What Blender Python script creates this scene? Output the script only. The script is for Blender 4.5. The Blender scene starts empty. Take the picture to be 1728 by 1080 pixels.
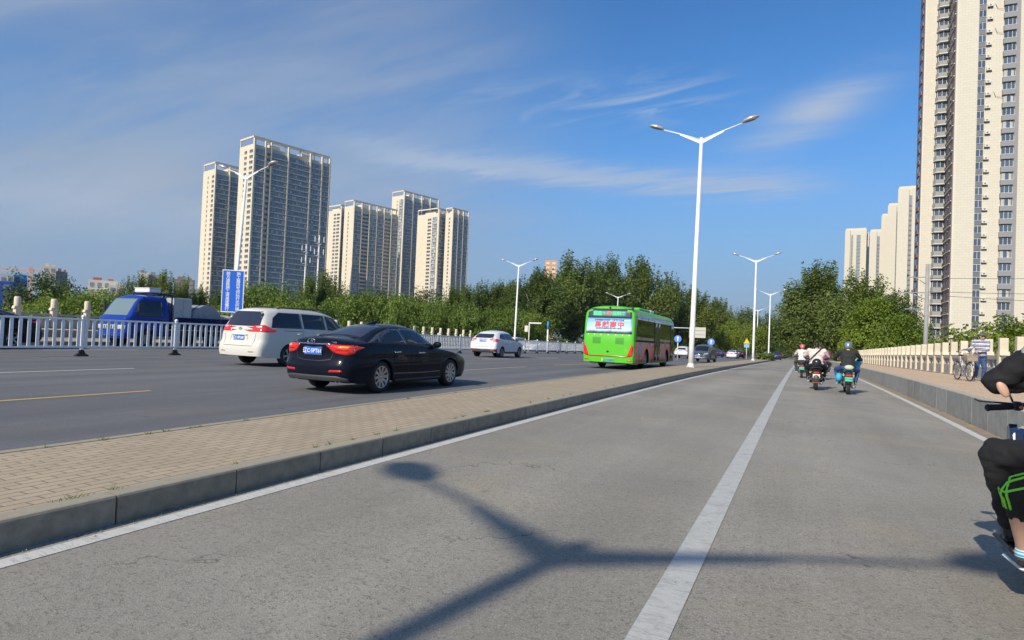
import bpy, bmesh, math, random
from math import radians, sin, cos, pi, sqrt, atan2, tan, exp, log1p
from mathutils import Vector, Matrix
from mathutils.bvhtree import BVHTree
from mathutils.geometry import delaunay_2d_cdt
sc = bpy.context.scene
COL = sc.collection
rnd = random.Random(7)

# ---------------------------------------------------------------- camera
cam_d = bpy.data.cameras.new("camera"); cam = bpy.data.objects.new("camera", cam_d); COL.objects.link(cam)
cam_d.sensor_width = 36; cam_d.lens = 1060 / 1728 * 36; cam_d.clip_start = .05; cam_d.clip_end = 9000
CR = Matrix.Rotation(radians(24.8), 4, 'Z') @ Matrix.Rotation(radians(91.2), 4, 'X') @ Matrix.Rotation(radians(2.35), 4, 'Z')
cam.matrix_world = Matrix.Translation((0, 0, 1.4)) @ CR
sc.camera = cam
sc.render.resolution_x, sc.render.resolution_y = 1024, 640

# ---------------------------------------------------------------- sun, sky, exposure
SUN_EL = 32.4
SUN_AZ = 191.4            # clockwise from +Y
sun_d = bpy.data.lights.new("sun", 'SUN'); sun_d.energy = 4.5; sun_d.angle = radians(.36); sun_d.color = (1, .91, .77)
sun = bpy.data.objects.new("sun", sun_d); COL.objects.link(sun)
sd = Vector((sin(radians(SUN_AZ)) * cos(radians(SUN_EL)), cos(radians(SUN_AZ)) * cos(radians(SUN_EL)), sin(radians(SUN_EL))))
sun.rotation_euler = sd.to_track_quat('Z', 'Y').to_euler()
sun.location = sd * 50
sc.view_settings.view_transform = 'Standard'; sc.view_settings.look = 'None'
sc.view_settings.exposure = .15; sc.view_settings.gamma = 1

class NT:
    """tiny node-expression helper"""
    def __init__(s, nt): s.nt = nt; s.n = nt.nodes; s.l = nt.links
    def new(s, t, **k):
        nd = s.n.new(t)
        for a, b in k.items(): setattr(nd, a, b)
        return nd
    def put(s, sock, v):
        if isinstance(v, bpy.types.NodeSocket): s.l.new(v, sock)
        else: sock.default_value = v
    def m(s, op, a, b=None, c=None, clamp=False):
        nd = s.new('ShaderNodeMath', operation=op, use_clamp=clamp); s.put(nd.inputs[0], a)
        if b is not None: s.put(nd.inputs[1], b)
        if c is not None: s.put(nd.inputs[2], c)
        return nd.outputs[0]
    def mix(s, f, a, b, blend='MIX'):
        nd = s.new('ShaderNodeMix', data_type='RGBA', blend_type=blend); s.put(nd.inputs[0], f)
        s.put(nd.inputs[6], a if isinstance(a, bpy.types.NodeSocket) else (*a, 1)[:4]); s.put(nd.inputs[7], b if isinstance(b, bpy.types.NodeSocket) else (*b, 1)[:4])
        return nd.outputs[2]
    def noise(s, vec, scale, detail=4, rough=.5, dist=0, dim='3D'):
        nd = s.new('ShaderNodeTexNoise', noise_dimensions=dim)
        if vec is not None: s.l.new(vec, nd.inputs['Vector'])
        nd.inputs['Scale'].default_value = scale; nd.inputs['Detail'].default_value = detail
        nd.inputs['Roughness'].default_value = rough; nd.inputs['Distortion'].default_value = dist
        return nd.outputs['Fac']
    def ramp(s, f, stops, interp='LINEAR'):
        nd = s.new('ShaderNodeValToRGB'); s.l.new(f, nd.inputs[0]); cr = nd.color_ramp; cr.interpolation = interp
        while len(cr.elements) < len(stops): cr.elements.new(.5)
        for e, (p, c) in zip(cr.elements, stops):
            e.position = p; e.color = (c, c, c, 1) if isinstance(c, (int, float)) else (*c, 1)
        return nd.outputs[0]
    def step(s, x, lo, hi):
        nd = s.new('ShaderNodeMapRange', interpolation_type='SMOOTHSTEP'); s.put(nd.inputs[0], x)
        s.put(nd.inputs[1], lo); s.put(nd.inputs[2], hi); nd.inputs[3].default_value = 0; nd.inputs[4].default_value = 1
        return nd.outputs[0]
    def gauss(s, x, c, w):
        d = s.m('DIVIDE', s.m('SUBTRACT', x, c), w); return s.m('EXPONENT', s.m('MULTIPLY', s.m('MULTIPLY', d, d), -1.0))

world = bpy.data.worlds.new("World"); sc.world = world; world.use_nodes = True
W = NT(world.node_tree); W.n.clear()
sky = W.new('ShaderNodeTexSky', sky_type='NISHITA'); sky.sun_disc = False
sky.sun_elevation = radians(SUN_EL); sky.sun_rotation = radians(SUN_AZ); sky.air_density = 1.0; sky.dust_density = .6; sky.ozone_density = 3.0
tc = W.new('ShaderNodeTexCoord'); sx = W.new('ShaderNodeSeparateXYZ'); W.l.new(tc.outputs['Generated'], sx.inputs[0])
X, Y, Z = sx.outputs
az = W.m('MULTIPLY', W.m('ARCTAN2', X, Y), 57.2958); el = W.m('MULTIPLY', W.m('ARCSINE', Z), 57.2958)
den = W.m('ADD', W.m('ABSOLUTE', Z), .18)
cv = W.new('ShaderNodeCombineXYZ'); W.l.new(W.m('DIVIDE', X, den), cv.inputs[0]); W.l.new(W.m('DIVIDE', Y, den), cv.inputs[1]); cv.inputs[2].default_value = 3.3
mp = W.new('ShaderNodeMapping'); W.l.new(cv.outputs[0], mp.inputs[0]); mp.inputs['Rotation'].default_value = (0, 0, radians(38)); mp.inputs['Scale'].default_value = (.5, 2.1, 1)
n1 = W.noise(mp.outputs[0], 1.6, 7, .56, .5)
n2 = W.noise(mp.outputs[0], 4.5, 10, .66, 1.0)
wv = W.noise(cv.outputs[0], .8, 3)
elw = W.m('ADD', el, W.m('MULTIPLY', W.m('SUBTRACT', n2, .5), 4.0))
veil = W.m('MULTIPLY', W.m('SUBTRACT', 1.0, W.step(az, -44, -14)), W.step(el, 1.0, 9))
veil = W.m('MULTIPLY', veil, W.m('SUBTRACT', 1.0, W.m('MULTIPLY', W.step(el, 24, 36), .35)))
veil = W.m('MULTIPLY', veil, W.m('ADD', .22, W.m('ADD', W.m('MULTIPLY', W.step(n1, .36, .62), .4), W.m('MULTIPLY', W.step(wv, .3, .7), .5))))
bel = W.m('SUBTRACT', 14.4, W.m('MULTIPLY', W.m('ADD', az, 20), .065))
band = W.m('MULTIPLY', W.gauss(W.m('SUBTRACT', elw, bel), 0.0, 1.0), W.m('MULTIPLY', W.step(az, -46, -30), W.m('SUBTRACT', 1.0, W.step(az, -4, 5))))
band = W.m('MULTIPLY', band, W.m('ADD', .35, W.m('MULTIPLY', n2, .8)))
w1 = W.m('MULTIPLY', W.m('MULTIPLY', W.gauss(az, -13.0, 6.0), W.gauss(elw, 21.0, 1.9)), W.step(n2, .38, .68))
w2 = W.m('MULTIPLY', W.m('MULTIPLY', W.gauss(W.m('SUBTRACT', az, W.m('MULTIPLY', W.m('SUBTRACT', el, 18.0), 1.3)), -.5, 3.6), W.gauss(elw, 18.3, 2.4)), W.step(n1, .3, .7))
w3 = W.m('MULTIPLY', W.m('MULTIPLY', W.gauss(az, -24.0, 9.0), W.gauss(elw, 21.0, 2.0)), W.step(n2, .45, .7))
low = W.m('MULTIPLY', W.gauss(elw, 8.2, 2.0), W.m('SUBTRACT', 1.0, W.step(az, -52, -42)))
cl = W.m('ADD', W.m('ADD', W.m('MULTIPLY', W.m('MULTIPLY', veil, W.step(n1, .45, .7)), .22), W.m('MULTIPLY', band, .95)), W.m('ADD', W.m('MULTIPLY', w1, .6), W.m('ADD', W.m('MULTIPLY', w2, 1.05), W.m('ADD', W.m('MULTIPLY', w3, .3), W.m('MULTIPLY', low, .38)))), clamp=True)
hz = W.m('SUBTRACT', 1.0, W.step(el, 0, 20))
# sky colour: the physical sky, a little richer, hazier at the horizon
hs = W.new('ShaderNodeHueSaturation'); hs.inputs['Saturation'].default_value = 1.22; hs.inputs['Value'].default_value = 1.0
W.l.new(sky.outputs[0], hs.inputs['Color'])
tint = W.mix(1.0, hs.outputs[0], (.72, .90, 1.04), 'MULTIPLY')
base = W.mix(W.m('MULTIPLY', hz, .85), tint, (1.5, 2.15, 3.45))
colr = W.mix(W.m('MULTIPLY', veil, .85), base, (2.3, 2.85, 3.7)); colr = W.mix(cl, colr, (3.0, 3.65, 4.7))
bg = W.new('ShaderNodeBackground'); W.l.new(colr, bg.inputs[0]); bg.inputs[1].default_value = .13
wo = W.new('ShaderNodeOutputWorld'); W.l.new(bg.outputs[0], wo.inputs[0])

# ---------------------------------------------------------------- helpers
def zg(y, x=0):
    """road height: the bridge crest, then a gentle descent"""
    y = min(y, 230)
    return -.0155 * 8 * log1p(exp(min((y - 22) / 8, 50)))

MATS = {}
def mat(name, col, rough=.6, metal=0, var=0, vscale=3, bump=0, bscale=30, spec=.5, coat=0, emit=None, island=0, objvar=0, detail=5):
    if name in MATS: return MATS[name]
    m = bpy.data.materials.new(name); m.use_nodes = True; n = NT(m.node_tree); b = n.n['Principled BSDF']
    b.inputs['Roughness'].default_value = rough; b.inputs['Metallic'].default_value = metal
    b.inputs['Specular IOR Level'].default_value = spec; b.inputs['Coat Weight'].default_value = coat; b.inputs['Coat Roughness'].default_value = .04
    b.inputs['Base Color'].default_value = (*col, 1)
    t = n.new('ShaderNodeTexCoord'); c = None
    if var:
        f = n.noise(t.outputs['Object'], vscale, detail, .6)
        c = n.mix(n.ramp(f, [(.3, 0.), (.7, 1.)]), tuple(v * (1 - var) for v in col), tuple(min(1, v * (1 + var)) for v in col))
        n.l.new(n.m('ADD', n.m('MULTIPLY', f, .2), rough - .1, clamp=True), b.inputs['Roughness'])
    if island or objvar:
        g = n.new('ShaderNodeNewGeometry') if island else n.new('ShaderNodeObjectInfo')
        r = g.outputs['Random Per Island'] if island else g.outputs['Random']
        k = island or objvar
        src = c if c is not None else col
        c = n.mix(1.0, src, n.ramp(r, [(0, 1 - k), (1, 1 + k)]) , 'MULTIPLY') if True else c
    if c is not None: n.l.new(c, b.inputs['Base Color'])
    if bump:
        bp = n.new('ShaderNodeBump'); bp.inputs['Strength'].default_value = bump; bp.inputs['Distance'].default_value = .02
        n.l.new(n.noise(t.outputs['Object'], bscale, 6, .65), bp.inputs['Height']); n.l.new(bp.outputs[0], b.inputs['Normal'])
    if emit: b.inputs['Emission Color'].default_value = (*emit[:3], 1); b.inputs['Emission Strength'].default_value = emit[3]
    MATS[name] = m; return m

class MB:
    """collects shapes; build() links them as ONE mesh object"""
    def __init__(s): s.v = []; s.f = []; s.mi = []; s.sm = []
    def add(s, vs, fs, mi=0, smooth=False):
        o = len(s.v); s.v += [tuple(v) for v in vs]
        for f in fs: s.f.append(tuple(i + o for i in f)); s.mi.append(mi); s.sm.append(smooth)
    def box(s, c, d, mi=0, M=None, skip=()):
        x, y, z = d[0] / 2, d[1] / 2, d[2] / 2
        vs = [Vector((c[0] + a * x, c[1] + b * y, c[2] + e * z)) for a in (-1, 1) for b in (-1, 1) for e in (-1, 1)]
        if M is not None: vs = [M @ v for v in vs]
        s.add(vs, [(0, 1, 3, 2), (4, 6, 7, 5), (0, 4, 5, 1), (2, 3, 7, 6), (0, 2, 6, 4), (1, 5, 7, 3)], mi)
    def bbox(s, c, d, bv=.01, mi=0, M=None):
        """box with chamfered vertical+horizontal edges"""
        x, y, z = [q / 2 for q in d]; b = min(bv, x * .9, y * .9, z * .9); vs = []; ring = []
        def rect(hx, hy, zz): return [(-hx + b, -hy, zz), (hx - b, -hy, zz), (hx, -hy + b, zz), (hx, hy - b, zz), (hx - b, hy, zz), (-hx + b, hy, zz), (-hx, hy - b, zz), (-hx, -hy + b, zz)]
        L = [rect(x - b, y - b, -z), rect(x, y, -z + b), rect(x, y, z - b), rect(x - b, y - b, z)]
        for r in L: vs += [Vector((c[0] + p[0], c[1] + p[1], c[2] + p[2])) for p in r]
        if M is not None: vs = [M @ v for v in vs]
        fs = [tuple(range(7, -1, -1)), tuple(range(24, 32))]
        for k in range(3):
            for i in range(8): j = (i + 1) % 8; fs.append((k * 8 + i, k * 8 + j, k * 8 + 8 + j, k * 8 + 8 + i))
        s.add(vs, fs, mi)
    def tube(s, pts, rs, n=10, mi=0, cap=True, ry=None):
        """smooth tapered tube through pts"""
        P = [Vector(p) for p in pts]
        if isinstance(rs, (int, float)): rs = [rs] * len(P)
        vs = []; fs = []; up = Vector((0, 0, 1)); pu = None
        for i, p in enumerate(P):
            t = (P[min(i + 1, len(P) - 1)] - P[max(i - 1, 0)]).normalized()
            if pu is None: a = up if abs(t.z) < .9 else Vector((0, 1, 0)); u = t.cross(a).normalized()
            else: u = (pu - t * pu.dot(t)).normalized()
            pu = u; w = t.cross(u)
            for k in range(n):
                a = 2 * pi * k / n; vs.append(p + u * cos(a) * rs[i] + w * sin(a) * rs[i])
        for i in range(len(P) - 1):
            for k in range(n): j = (k + 1) % n; fs.append((i * n + k, i * n + j, i * n + n + j, i * n + n + k))
        if cap: fs += [tuple(range(n - 1, -1, -1)), tuple(range((len(P) - 1) * n, len(P) * n))]
        s.add(vs, fs, mi, True)
    def lathe(s, prof, c=(0, 0, 0), n=24, mi=0, M=None, closed=False, smooth=True):
        """prof [(r,z)] about local z"""
        vs = []; fs = []; m = len(prof)
        for k in range(n):
            a = 2 * pi * k / n
            for r, z in prof: vs.append(Vector((r * cos(a), r * sin(a), z)))
        if M is not None: vs = [M @ v for v in vs]
        vs = [v + Vector(c) for v in vs]
        for k in range(n):
            j = (k + 1) % n
            for i in range(m - 1 if not closed else m): i2 = (i + 1) % m; fs.append((k * m + i, j * m + i, j * m + i2, k * m + i2))
        s.add(vs, fs, mi, smooth)
    def ell(s, c, r, mi=0, M=None, nu=16, nv=10):
        prof = [(max(sin(pi * i / nv), .001), -cos(pi * i / nv)) for i in range(nv + 1)]
        S = Matrix.Diagonal((*r, 1)); S = (M.to_4x4() @ S) if M is not None else S
        s.lathe(prof, c, nu, mi, S)
    def prism(s, poly, axis, a, b, mi=0, M=None):
        """extrude 2-D polygon along axis from a to b; axis 0: (y,z), 1: (x,z), 2: (x,y)"""
        def P(p, t): q = [p[0], p[1]]; q.insert(axis, t); return Vector(q)
        n = len(poly); vs = [P(p, a) for p in poly] + [P(p, b) for p in poly]
        if M is not None: vs = [M @ v for v in vs]
        fs = [tuple(range(n)), tuple(range(2 * n - 1, n - 1, -1))] + [(i, (i + 1) % n, n + (i + 1) % n, n + i) for i in range(n)]
        s.add(vs, fs, mi)
    def quad(s, a, b, c, d, mi=0): s.add([a, b, c, d], [(0, 1, 2, 3)], mi)
    def mesh(s, name, mats, fix=True):
        me = bpy.data.meshes.new(name); me.from_pydata(s.v, [], s.f)
        for m in (mats if isinstance(mats, (list, tuple)) else [mats]): me.materials.append(m)
        me.polygons.foreach_set('material_index', s.mi); me.polygons.foreach_set('use_smooth', s.sm)
        if fix:
            bm = bmesh.new(); bm.from_mesh(me); bmesh.ops.recalc_face_normals(bm, faces=bm.faces); bm.to_mesh(me); bm.free()
        me.update(); return me
    def build(s, name, mats, parent=None, loc=None, fix=True):
        return link(name, s.mesh(name, mats, fix), parent, loc)

def link(name, me, parent=None, loc=None, rz=0):
    o = bpy.data.objects.new(name, me); COL.objects.link(o)
    if parent is not None: o.parent = parent
    if loc is not None: o.location = loc
    if rz: o.rotation_euler = (0, 0, rz)
    return o
def tag(o, label=None, cat=None, group=None, kind=None):
    for k, v in (('label', label), ('category', cat), ('group', group), ('kind', kind)):
        if v: o[k] = v
    return o
def thing(name, label, cat, loc=(0, 0, 0), rz=0, group=None):
    o = link(name, None, None, loc, rz); o.empty_display_size = .3; return tag(o, label, cat, group)
def copy_tree(o, parent=None, label=None, loc=None, rz=None):
    c = o.copy(); COL.objects.link(c)
    if parent is not None: c.parent = parent
    for ch in list(o.children): copy_tree(ch, c)
    if label: c['label'] = label
    if loc is not None: c.location = loc
    if rz is not None: c.rotation_euler = (0, 0, rz)
    return c
def structure(o): o['kind'] = 'structure'; return o

def text_mesh(txt, size, mat_, name, parent, M, align='CENTER', ext=.002, bold=0, shear=0):
    cu = bpy.data.curves.new('t', 'FONT'); cu.body = txt; cu.size = size; cu.align_x = align; cu.align_y = 'CENTER'; cu.extrude = ext; cu.offset = bold; cu.shear = shear
    cu.resolution_u = 2
    ob = bpy.data.objects.new('t', cu); COL.objects.link(ob)
    dg = bpy.context.evaluated_depsgraph_get(); me = bpy.data.meshes.new_from_object(ob.evaluated_get(dg))
    bpy.data.objects.remove(ob); bpy.data.curves.remove(cu)
    me.transform(M); me.materials.clear(); me.materials.append(mat_); me.name = name
    return link(name, me, parent)
# text facing -Y (read by someone looking towards +Y)
FACE_BACK = Matrix.Rotation(pi / 2, 4, 'X')

# ---------------------------------------------------------------- materials
def asphalt(name, c1, c2, streak=.25, speck=.5, crack=True):
    m = bpy.data.materials.new(name); m.use_nodes = True; n = NT(m.node_tree); b = n.n['Principled BSDF']
    t = n.new('ShaderNodeTexCoord'); o = t.outputs['Object']
    big = n.noise(o, .18, 5, .6); mpp = n.new('ShaderNodeMapping'); n.l.new(o, mpp.inputs[0]); mpp.inputs['Scale'].default_value = (1, .06, 1)
    st = n.noise(mpp.outputs[0], 1.1, 4, .6)
    f = n.m('ADD', n.m('MULTIPLY', big, 1 - streak), n.m('MULTIPLY', st, streak))
    c = n.mix(n.step(f, .40, .60), c1, c2)
    tw = n.noise(o, .5, 4, .6, 0); c = n.mix(n.m('MULTIPLY', n.step(tw, .5, .72), .5), c, (c2[0] * 1.12, c2[1] * 1.02, c2[2] * .82))
    g1 = n.noise(o, 46, 5, .85); g2 = n.noise(o, 120, 3, .8)
    c = n.mix(n.m('MULTIPLY', n.step(g1, .53, .60), min(1, speck * 1.35)), c, tuple(v * .25 for v in c1))
    c = n.mix(n.m('MULTIPLY', n.step(g2, .56, .63), speck), c, tuple(min(1, v * 2.1) for v in c2))
    pit = n.noise(o, 24, 5, .75); c = n.mix(n.m('MULTIPLY', n.step(pit, .64, .69), .6), c, tuple(v * .28 for v in c1)); gm = n.noise(o, 11, 5, .7); c = n.mix(n.m('MULTIPLY', n.step(gm, .4, .7), .22), c, tuple(v * .7 for v in c1))
    sxx = n.new('ShaderNodeSeparateXYZ'); n.l.new(o, sxx.inputs[0])      # tyre polished tracks
    wob = n.m('ADD', sxx.outputs[0], n.m('MULTIPLY', n.m('SUBTRACT', n.noise(mpp.outputs[0], .6, 2), .5), .8))
    trk = n.m('POWER', n.m('ABSOLUTE', n.m('SINE', n.m('MULTIPLY', wob, 1.75 if not crack else 1.35))), 3.0)
    c = n.mix(n.m('MULTIPLY', trk, .30 if not crack else .20), c, tuple(v * .62 for v in c1))
    ptc = n.noise(o, .35, 2, .4); c = n.mix(n.m('MULTIPLY', n.step(ptc, .58, .63), .18), c, tuple(v * .7 for v in c1))
    oil = n.noise(o, 1.7, 3, .5); c = n.mix(n.m('MULTIPLY', n.step(oil, .70, .76), .35), c, tuple(v * .45 for v in c1))
    if crack:
        vo = n.new('ShaderNodeTexVoronoi', feature='DISTANCE_TO_EDGE'); n.put(vo.inputs['Scale'], .55)
        wp = n.new('ShaderNodeVectorMath', operation='ADD'); n.l.new(o, wp.inputs[0])
        nv = n.new('ShaderNodeTexNoise'); n.l.new(o, nv.inputs['Vector']); nv.inputs['Scale'].default_value = 2.5; nv.inputs['Detail'].default_value = 6
        sc_ = n.new('ShaderNodeVectorMath', operation='SCALE'); n.l.new(nv.outputs['Color'], sc_.inputs[0]); sc_.inputs['Scale'].default_value = .9
        n.l.new(sc_.outputs[0], wp.inputs[1]); n.l.new(wp.outputs[0], vo.inputs['Vector'])
        ck = n.m('SUBTRACT', 1.0, n.step(vo.outputs['Distance'], .0, .007))
        ck = n.m('MULTIPLY', ck, n.step(n.noise(o, .6, 3), .53, .60))
        c = n.mix(n.m('MULTIPLY', ck, .75), c, tuple(v * .3 for v in c1))
    n.l.new(c, b.inputs['Base Color']); b.inputs['Roughness'].default_value = .85; b.inputs['Specular IOR Level'].default_value = .3
    bp = n.new('ShaderNodeBump'); bp.inputs['Strength'].default_value = .8; bp.inputs['Distance'].default_value = .008
    n.l.new(n.m('ADD', g1, n.m('MULTIPLY', g2, .5)), bp.inputs['Height']); n.l.new(bp.outputs[0], b.inputs['Normal'])
    return m
M_BIKE = asphalt('bike_asphalt', (.29, .266, .218), (.375, .346, .288), .3, .5)
M_ROAD = asphalt('road_asphalt', (.14, .142, .145), (.185, .185, .185), .55, .35, False)

def bricks(name, c1, c2, mortar, bw, rh, ms, rot=0, rough=.85, bias=0, offs=.5, bump=.6, wear=.35, plane='XY'):
    m = bpy.data.materials.new(name); m.use_nodes = True; n = NT(m.node_tree); b = n.n['Principled BSDF']
    t = n.new('ShaderNodeTexCoord'); o = t.outputs['Object']; mpp = n.new('ShaderNodeMapping')
    if plane != 'XY':
        s = n.new('ShaderNodeSeparateXYZ'); n.l.new(o, s.inputs[0]); cb = n.new('ShaderNodeCombineXYZ')
        n.l.new(n.m('ADD', s.outputs[0], s.outputs[1]), cb.inputs[0]); n.l.new(s.outputs[2], cb.inputs[1]); n.l.new(cb.outputs[0], mpp.inputs[0])
    else: n.l.new(o, mpp.inputs[0])
    mpp.inputs['Rotation'].default_value = (0, 0, rot)
    br = n.new('ShaderNodeTexBrick'); n.l.new(mpp.outputs[0], br.inputs['Vector']); br.offset = offs
    br.inputs['Color1'].default_value = (*c1, 1); br.inputs['Color2'].default_value = (*c2, 1); br.inputs['Mortar'].default_value = (*mortar, 1)
    for k, v in (('Scale', 1), ('Mortar Size', ms), ('Mortar Smooth', .2), ('Bias', bias), ('Brick Width', bw), ('Row Height', rh)): br.inputs[k].default_value = v
    f = n.noise(o, 1.2, 6, .65); c = n.mix(n.m('MULTIPLY', n.step(f, .35, .7), wear), br.outputs['Color'], tuple(v * .6 for v in c1))
    f2 = n.noise(o, 40, 4, .7); c = n.mix(n.m('MULTIPLY', f2, .25), c, tuple(v * .55 for v in c2))
    n.l.new(c, b.inputs['Base Color']); b.inputs['Roughness'].default_value = rough
    bp = n.new('ShaderNodeBump'); bp.inputs['Strength'].default_value = bump; bp.inputs['Distance'].default_value = .01
    n.l.new(n.m('ADD', n.m('MULTIPLY', br.outputs['Fac'], -1.0), n.m('MULTIPLY', f2, .4)), bp.inputs['Height']); n.l.new(bp.outputs[0], b.inputs['Normal'])
    return m
M_PAVE = bricks('tan_pavers', (.52, .415, .275), (.455, .365, .24), (.20, .16, .11), .24, .10, .007, rot=pi / 2)
M_WALK = bricks('walkway_tiles', (.74, .52, .32), (.66, .49, .32), (.28, .20, .14), .6, .3, .008, rot=0, bias=-.2, bump=.2)
M_KERB = mat('grey_granite', (.25, .23, .175), .7, var=.25, vscale=9, bump=.25, bscale=60, island=.14)
def tan_tops(m, col):  # mixes col onto upward-facing faces, mottled by noise, plus scattered dark specks
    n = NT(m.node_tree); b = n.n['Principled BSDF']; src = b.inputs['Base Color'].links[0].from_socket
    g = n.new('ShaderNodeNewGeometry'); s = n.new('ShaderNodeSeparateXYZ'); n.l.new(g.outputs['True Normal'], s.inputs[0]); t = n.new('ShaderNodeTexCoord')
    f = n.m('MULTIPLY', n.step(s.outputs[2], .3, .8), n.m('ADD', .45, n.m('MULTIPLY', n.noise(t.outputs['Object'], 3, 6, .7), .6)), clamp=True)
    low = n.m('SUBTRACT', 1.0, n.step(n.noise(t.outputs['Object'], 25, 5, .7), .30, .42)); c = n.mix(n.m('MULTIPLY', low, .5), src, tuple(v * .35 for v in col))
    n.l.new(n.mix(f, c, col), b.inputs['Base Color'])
tan_tops(M_KERB, (.42, .36, .25))
M_KERBR = mat('pale_granite', (.37, .36, .325), .7, var=.16, vscale=5, bump=.15, bscale=60, island=.12); tan_tops(M_KERBR, (.50, .44, .33))
def paint(name, col, wear=.5):
    m = bpy.data.materials.new(name); m.use_nodes = True; n = NT(m.node_tree); b = n.n['Principled BSDF']
    t = n.new('ShaderNodeTexCoord'); o = t.outputs['Object']
    f = n.noise(o, 6, 6, .75); mpp = n.new('ShaderNodeMapping'); n.l.new(o, mpp.inputs[0]); mpp.inputs['Scale'].default_value = (1.2, 7, 1)
    f2 = n.noise(mpp.outputs[0], 2.3, 5, .6, .6)
    cr = n.m('SUBTRACT', 1.0, n.step(n.m('ABSOLUTE', n.m('SUBTRACT', f2, .5)), .0, .018))
    sp = n.noise(o, 90, 3, .8)
    c = n.mix(n.m('MULTIPLY', n.step(f, .45, .75), wear), col, tuple(v * .55 for v in col))
    c = n.mix(n.m('MULTIPLY', cr, .7), c, tuple(v * .45 for v in col))
    c = n.mix(n.m('MULTIPLY', n.step(sp, .55, .7), .5), c, tuple(v * .45 for v in col))
    n.l.new(c, b.inputs['Base Color']); b.inputs['Roughness'].default_value = .7
    return m
M_WHITE = paint('worn_white_paint', (.52, .51, .46), .6)
M_WHITE2 = paint('white_road_paint', (.62, .61, .56), .35)
M_YEL = paint('orange_road_paint', (.62, .40, .12), .3)
M_YEL2 = paint('faded_yellow_paint', (.50, .42, .28), .3)
M_METALW = mat('white_enamel', (.78, .79, .78), .35, var=.06, vscale=4, spec=.5)
M_BLACK = mat('black_rubber', (.015, .015, .016), .75)
M_DARK = mat('dark_plastic', (.02, .02, .022), .45)
M_CHROME = mat('chrome', (.75, .76, .78), .12, 1)
M_STEEL = mat('grey_steel', (.35, .36, .37), .4, .8)
M_GLASSD = mat('dark_tinted_glass', (.012, .015, .02), .05, spec=.7)
M_PLATE = mat('blue_plate', (.02, .13, .62), .4)
M_PLW = mat('plate_white', (.8, .8, .8), .5)
M_RED = mat('red_lamp_plastic', (.55, .015, .015), .15, spec=.6, coat=.5, island=0)

# ---------------------------------------------------------------- ground, roads, kerbs
YB, YE = -30, 420
def ylist(a, b, st=4.0):
    n = max(1, int(abs(b - a) / st)); return [a + (b - a) * i / n for i in range(n + 1)]
def strip(name, x0, x1, y0, y1, dz, m, thick=0):
    """sheet following the road profile; x0/x1 may be functions of y"""
    mb = MB(); ys = ylist(y0, y1, 3.0); f0 = x0 if callable(x0) else (lambda y: x0); f1 = x1 if callable(x1) else (lambda y: x1)
    vs = []; fs = []
    for y in ys: vs += [(f0(y), y, zg(y) + dz), (f1(y), y, zg(y) + dz)]
    for i in range(len(ys) - 1): fs.append((2 * i, 2 * i + 1, 2 * i + 3, 2 * i + 2))
    mb.add(vs, fs)
    if thick:
        vb = [(a, b, c - thick) for a, b, c in vs]; n = len(ys)
        mb.add(vs + vb, [f for i in range(n - 1) for f in ((2 * i, 2 * i + 2, 2 * n + 2 * i + 2, 2 * n + 2 * i), (2 * i + 1, 2 * n + 2 * i + 1, 2 * n + 2 * i + 3, 2 * i + 3))])
        mb.add(vs + vb, [(0, 2 * n, 2 * n + 1, 1), (2 * n - 2, 2 * n - 1, 4 * n - 1, 4 * n - 2)])
    return structure(mb.build(name, m, fix=False))

def landz(x, y):
    """natural ground: river bank beside the bridge, rising to the road beyond it"""
    t = min(1, max(0, (y - 88) / 22)); t = t * t * (3 - 2 * t)
    return -5.2 * (1 - t) + (zg(y) - .12) * t
gm = MB()
gx = [-4000, -1500, -700, -400, -260, -160, -110, -80, -60, -52, -40, -20, 0, 9, 14, 24, 40, 70, 120, 220, 500, 1500, 4000]
gy = [-1500, -400, -100, -30, 0, 40, 80, 88, 92, 96, 100, 104, 108, 112, 120, 135, 150, 170, 190, 210, 230, 260, 320, 420, 700, 1500, 4500]
gv = [(x, y, landz(x, y)) for y in gy for x in gx]
gm.add(gv, [(j * len(gx) + i, j * len(gx) + i + 1, (j + 1) * len(gx) + i + 1, (j + 1) * len(gx) + i) for j in range(len(gy) - 1) for i in range(len(gx) - 1)])
structure(gm.build('ground', mat('dry_grass_ground', (.075, .085, .035), .95, var=.4, vscale=.15), fix=False))

strip('main_road', -32.4, -6.35, YB, YE, -.004, M_ROAD, 1.0)
strip('bike_lane', -4.2, 3.12, YB, YE, 0, M_BIKE, 1.0)
strip('far_bike_lane', -44.9, -36.9, YB, YE, 0, M_BIKE, 1.0)
strip('median_paving', -6.22, -4.35, YB, 103, .195, M_PAVE)
strip('far_median_paving', -36.78, -32.62, YB, 103, .18, M_PAVE)
strip('walkway', 3.3, 7.4, YB, 108, .50, M_WALK)
strip('far_walkway', -49.4, -45.12, YB, 108, .50, M_WALK)
def kerb(name, xf, w, h, y0, y1, m, L=1.0, gap=.013, b=.018):
    """row of kerb stones: face at xf, extending w (signed) away from the road"""
    mb = MB(); y = y0; r = random.Random(int(abs(xf) * 10))
    while y < y1:
        l = L if y < 60 else L * 6; ya, yb = y + gap / 2, y + l - gap / 2; za, zb = zg(ya), zg(yb); s = 1 if w > 0 else -1
        prof = [(xf, -.06), (xf, h - b), (xf + s * b * .5, h - b * .25), (xf + s * b * 1.3, h), (xf + w, h), (xf + w, -.06)]
        jit = r.uniform(-.002, .002)
        vs = [(p[0] + jit, ya, za + p[1]) for p in prof] + [(p[0] + jit, yb, zb + p[1]) for p in prof]; n = 6
        mb.add(vs, [tuple(range(n)), tuple(range(2 * n - 1, n - 1, -1))] + [(i, (i + 1) % n, n + (i + 1) % n, n + i) for i in range(n)])
        y += l
    return structure(mb.build(name, m))
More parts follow.
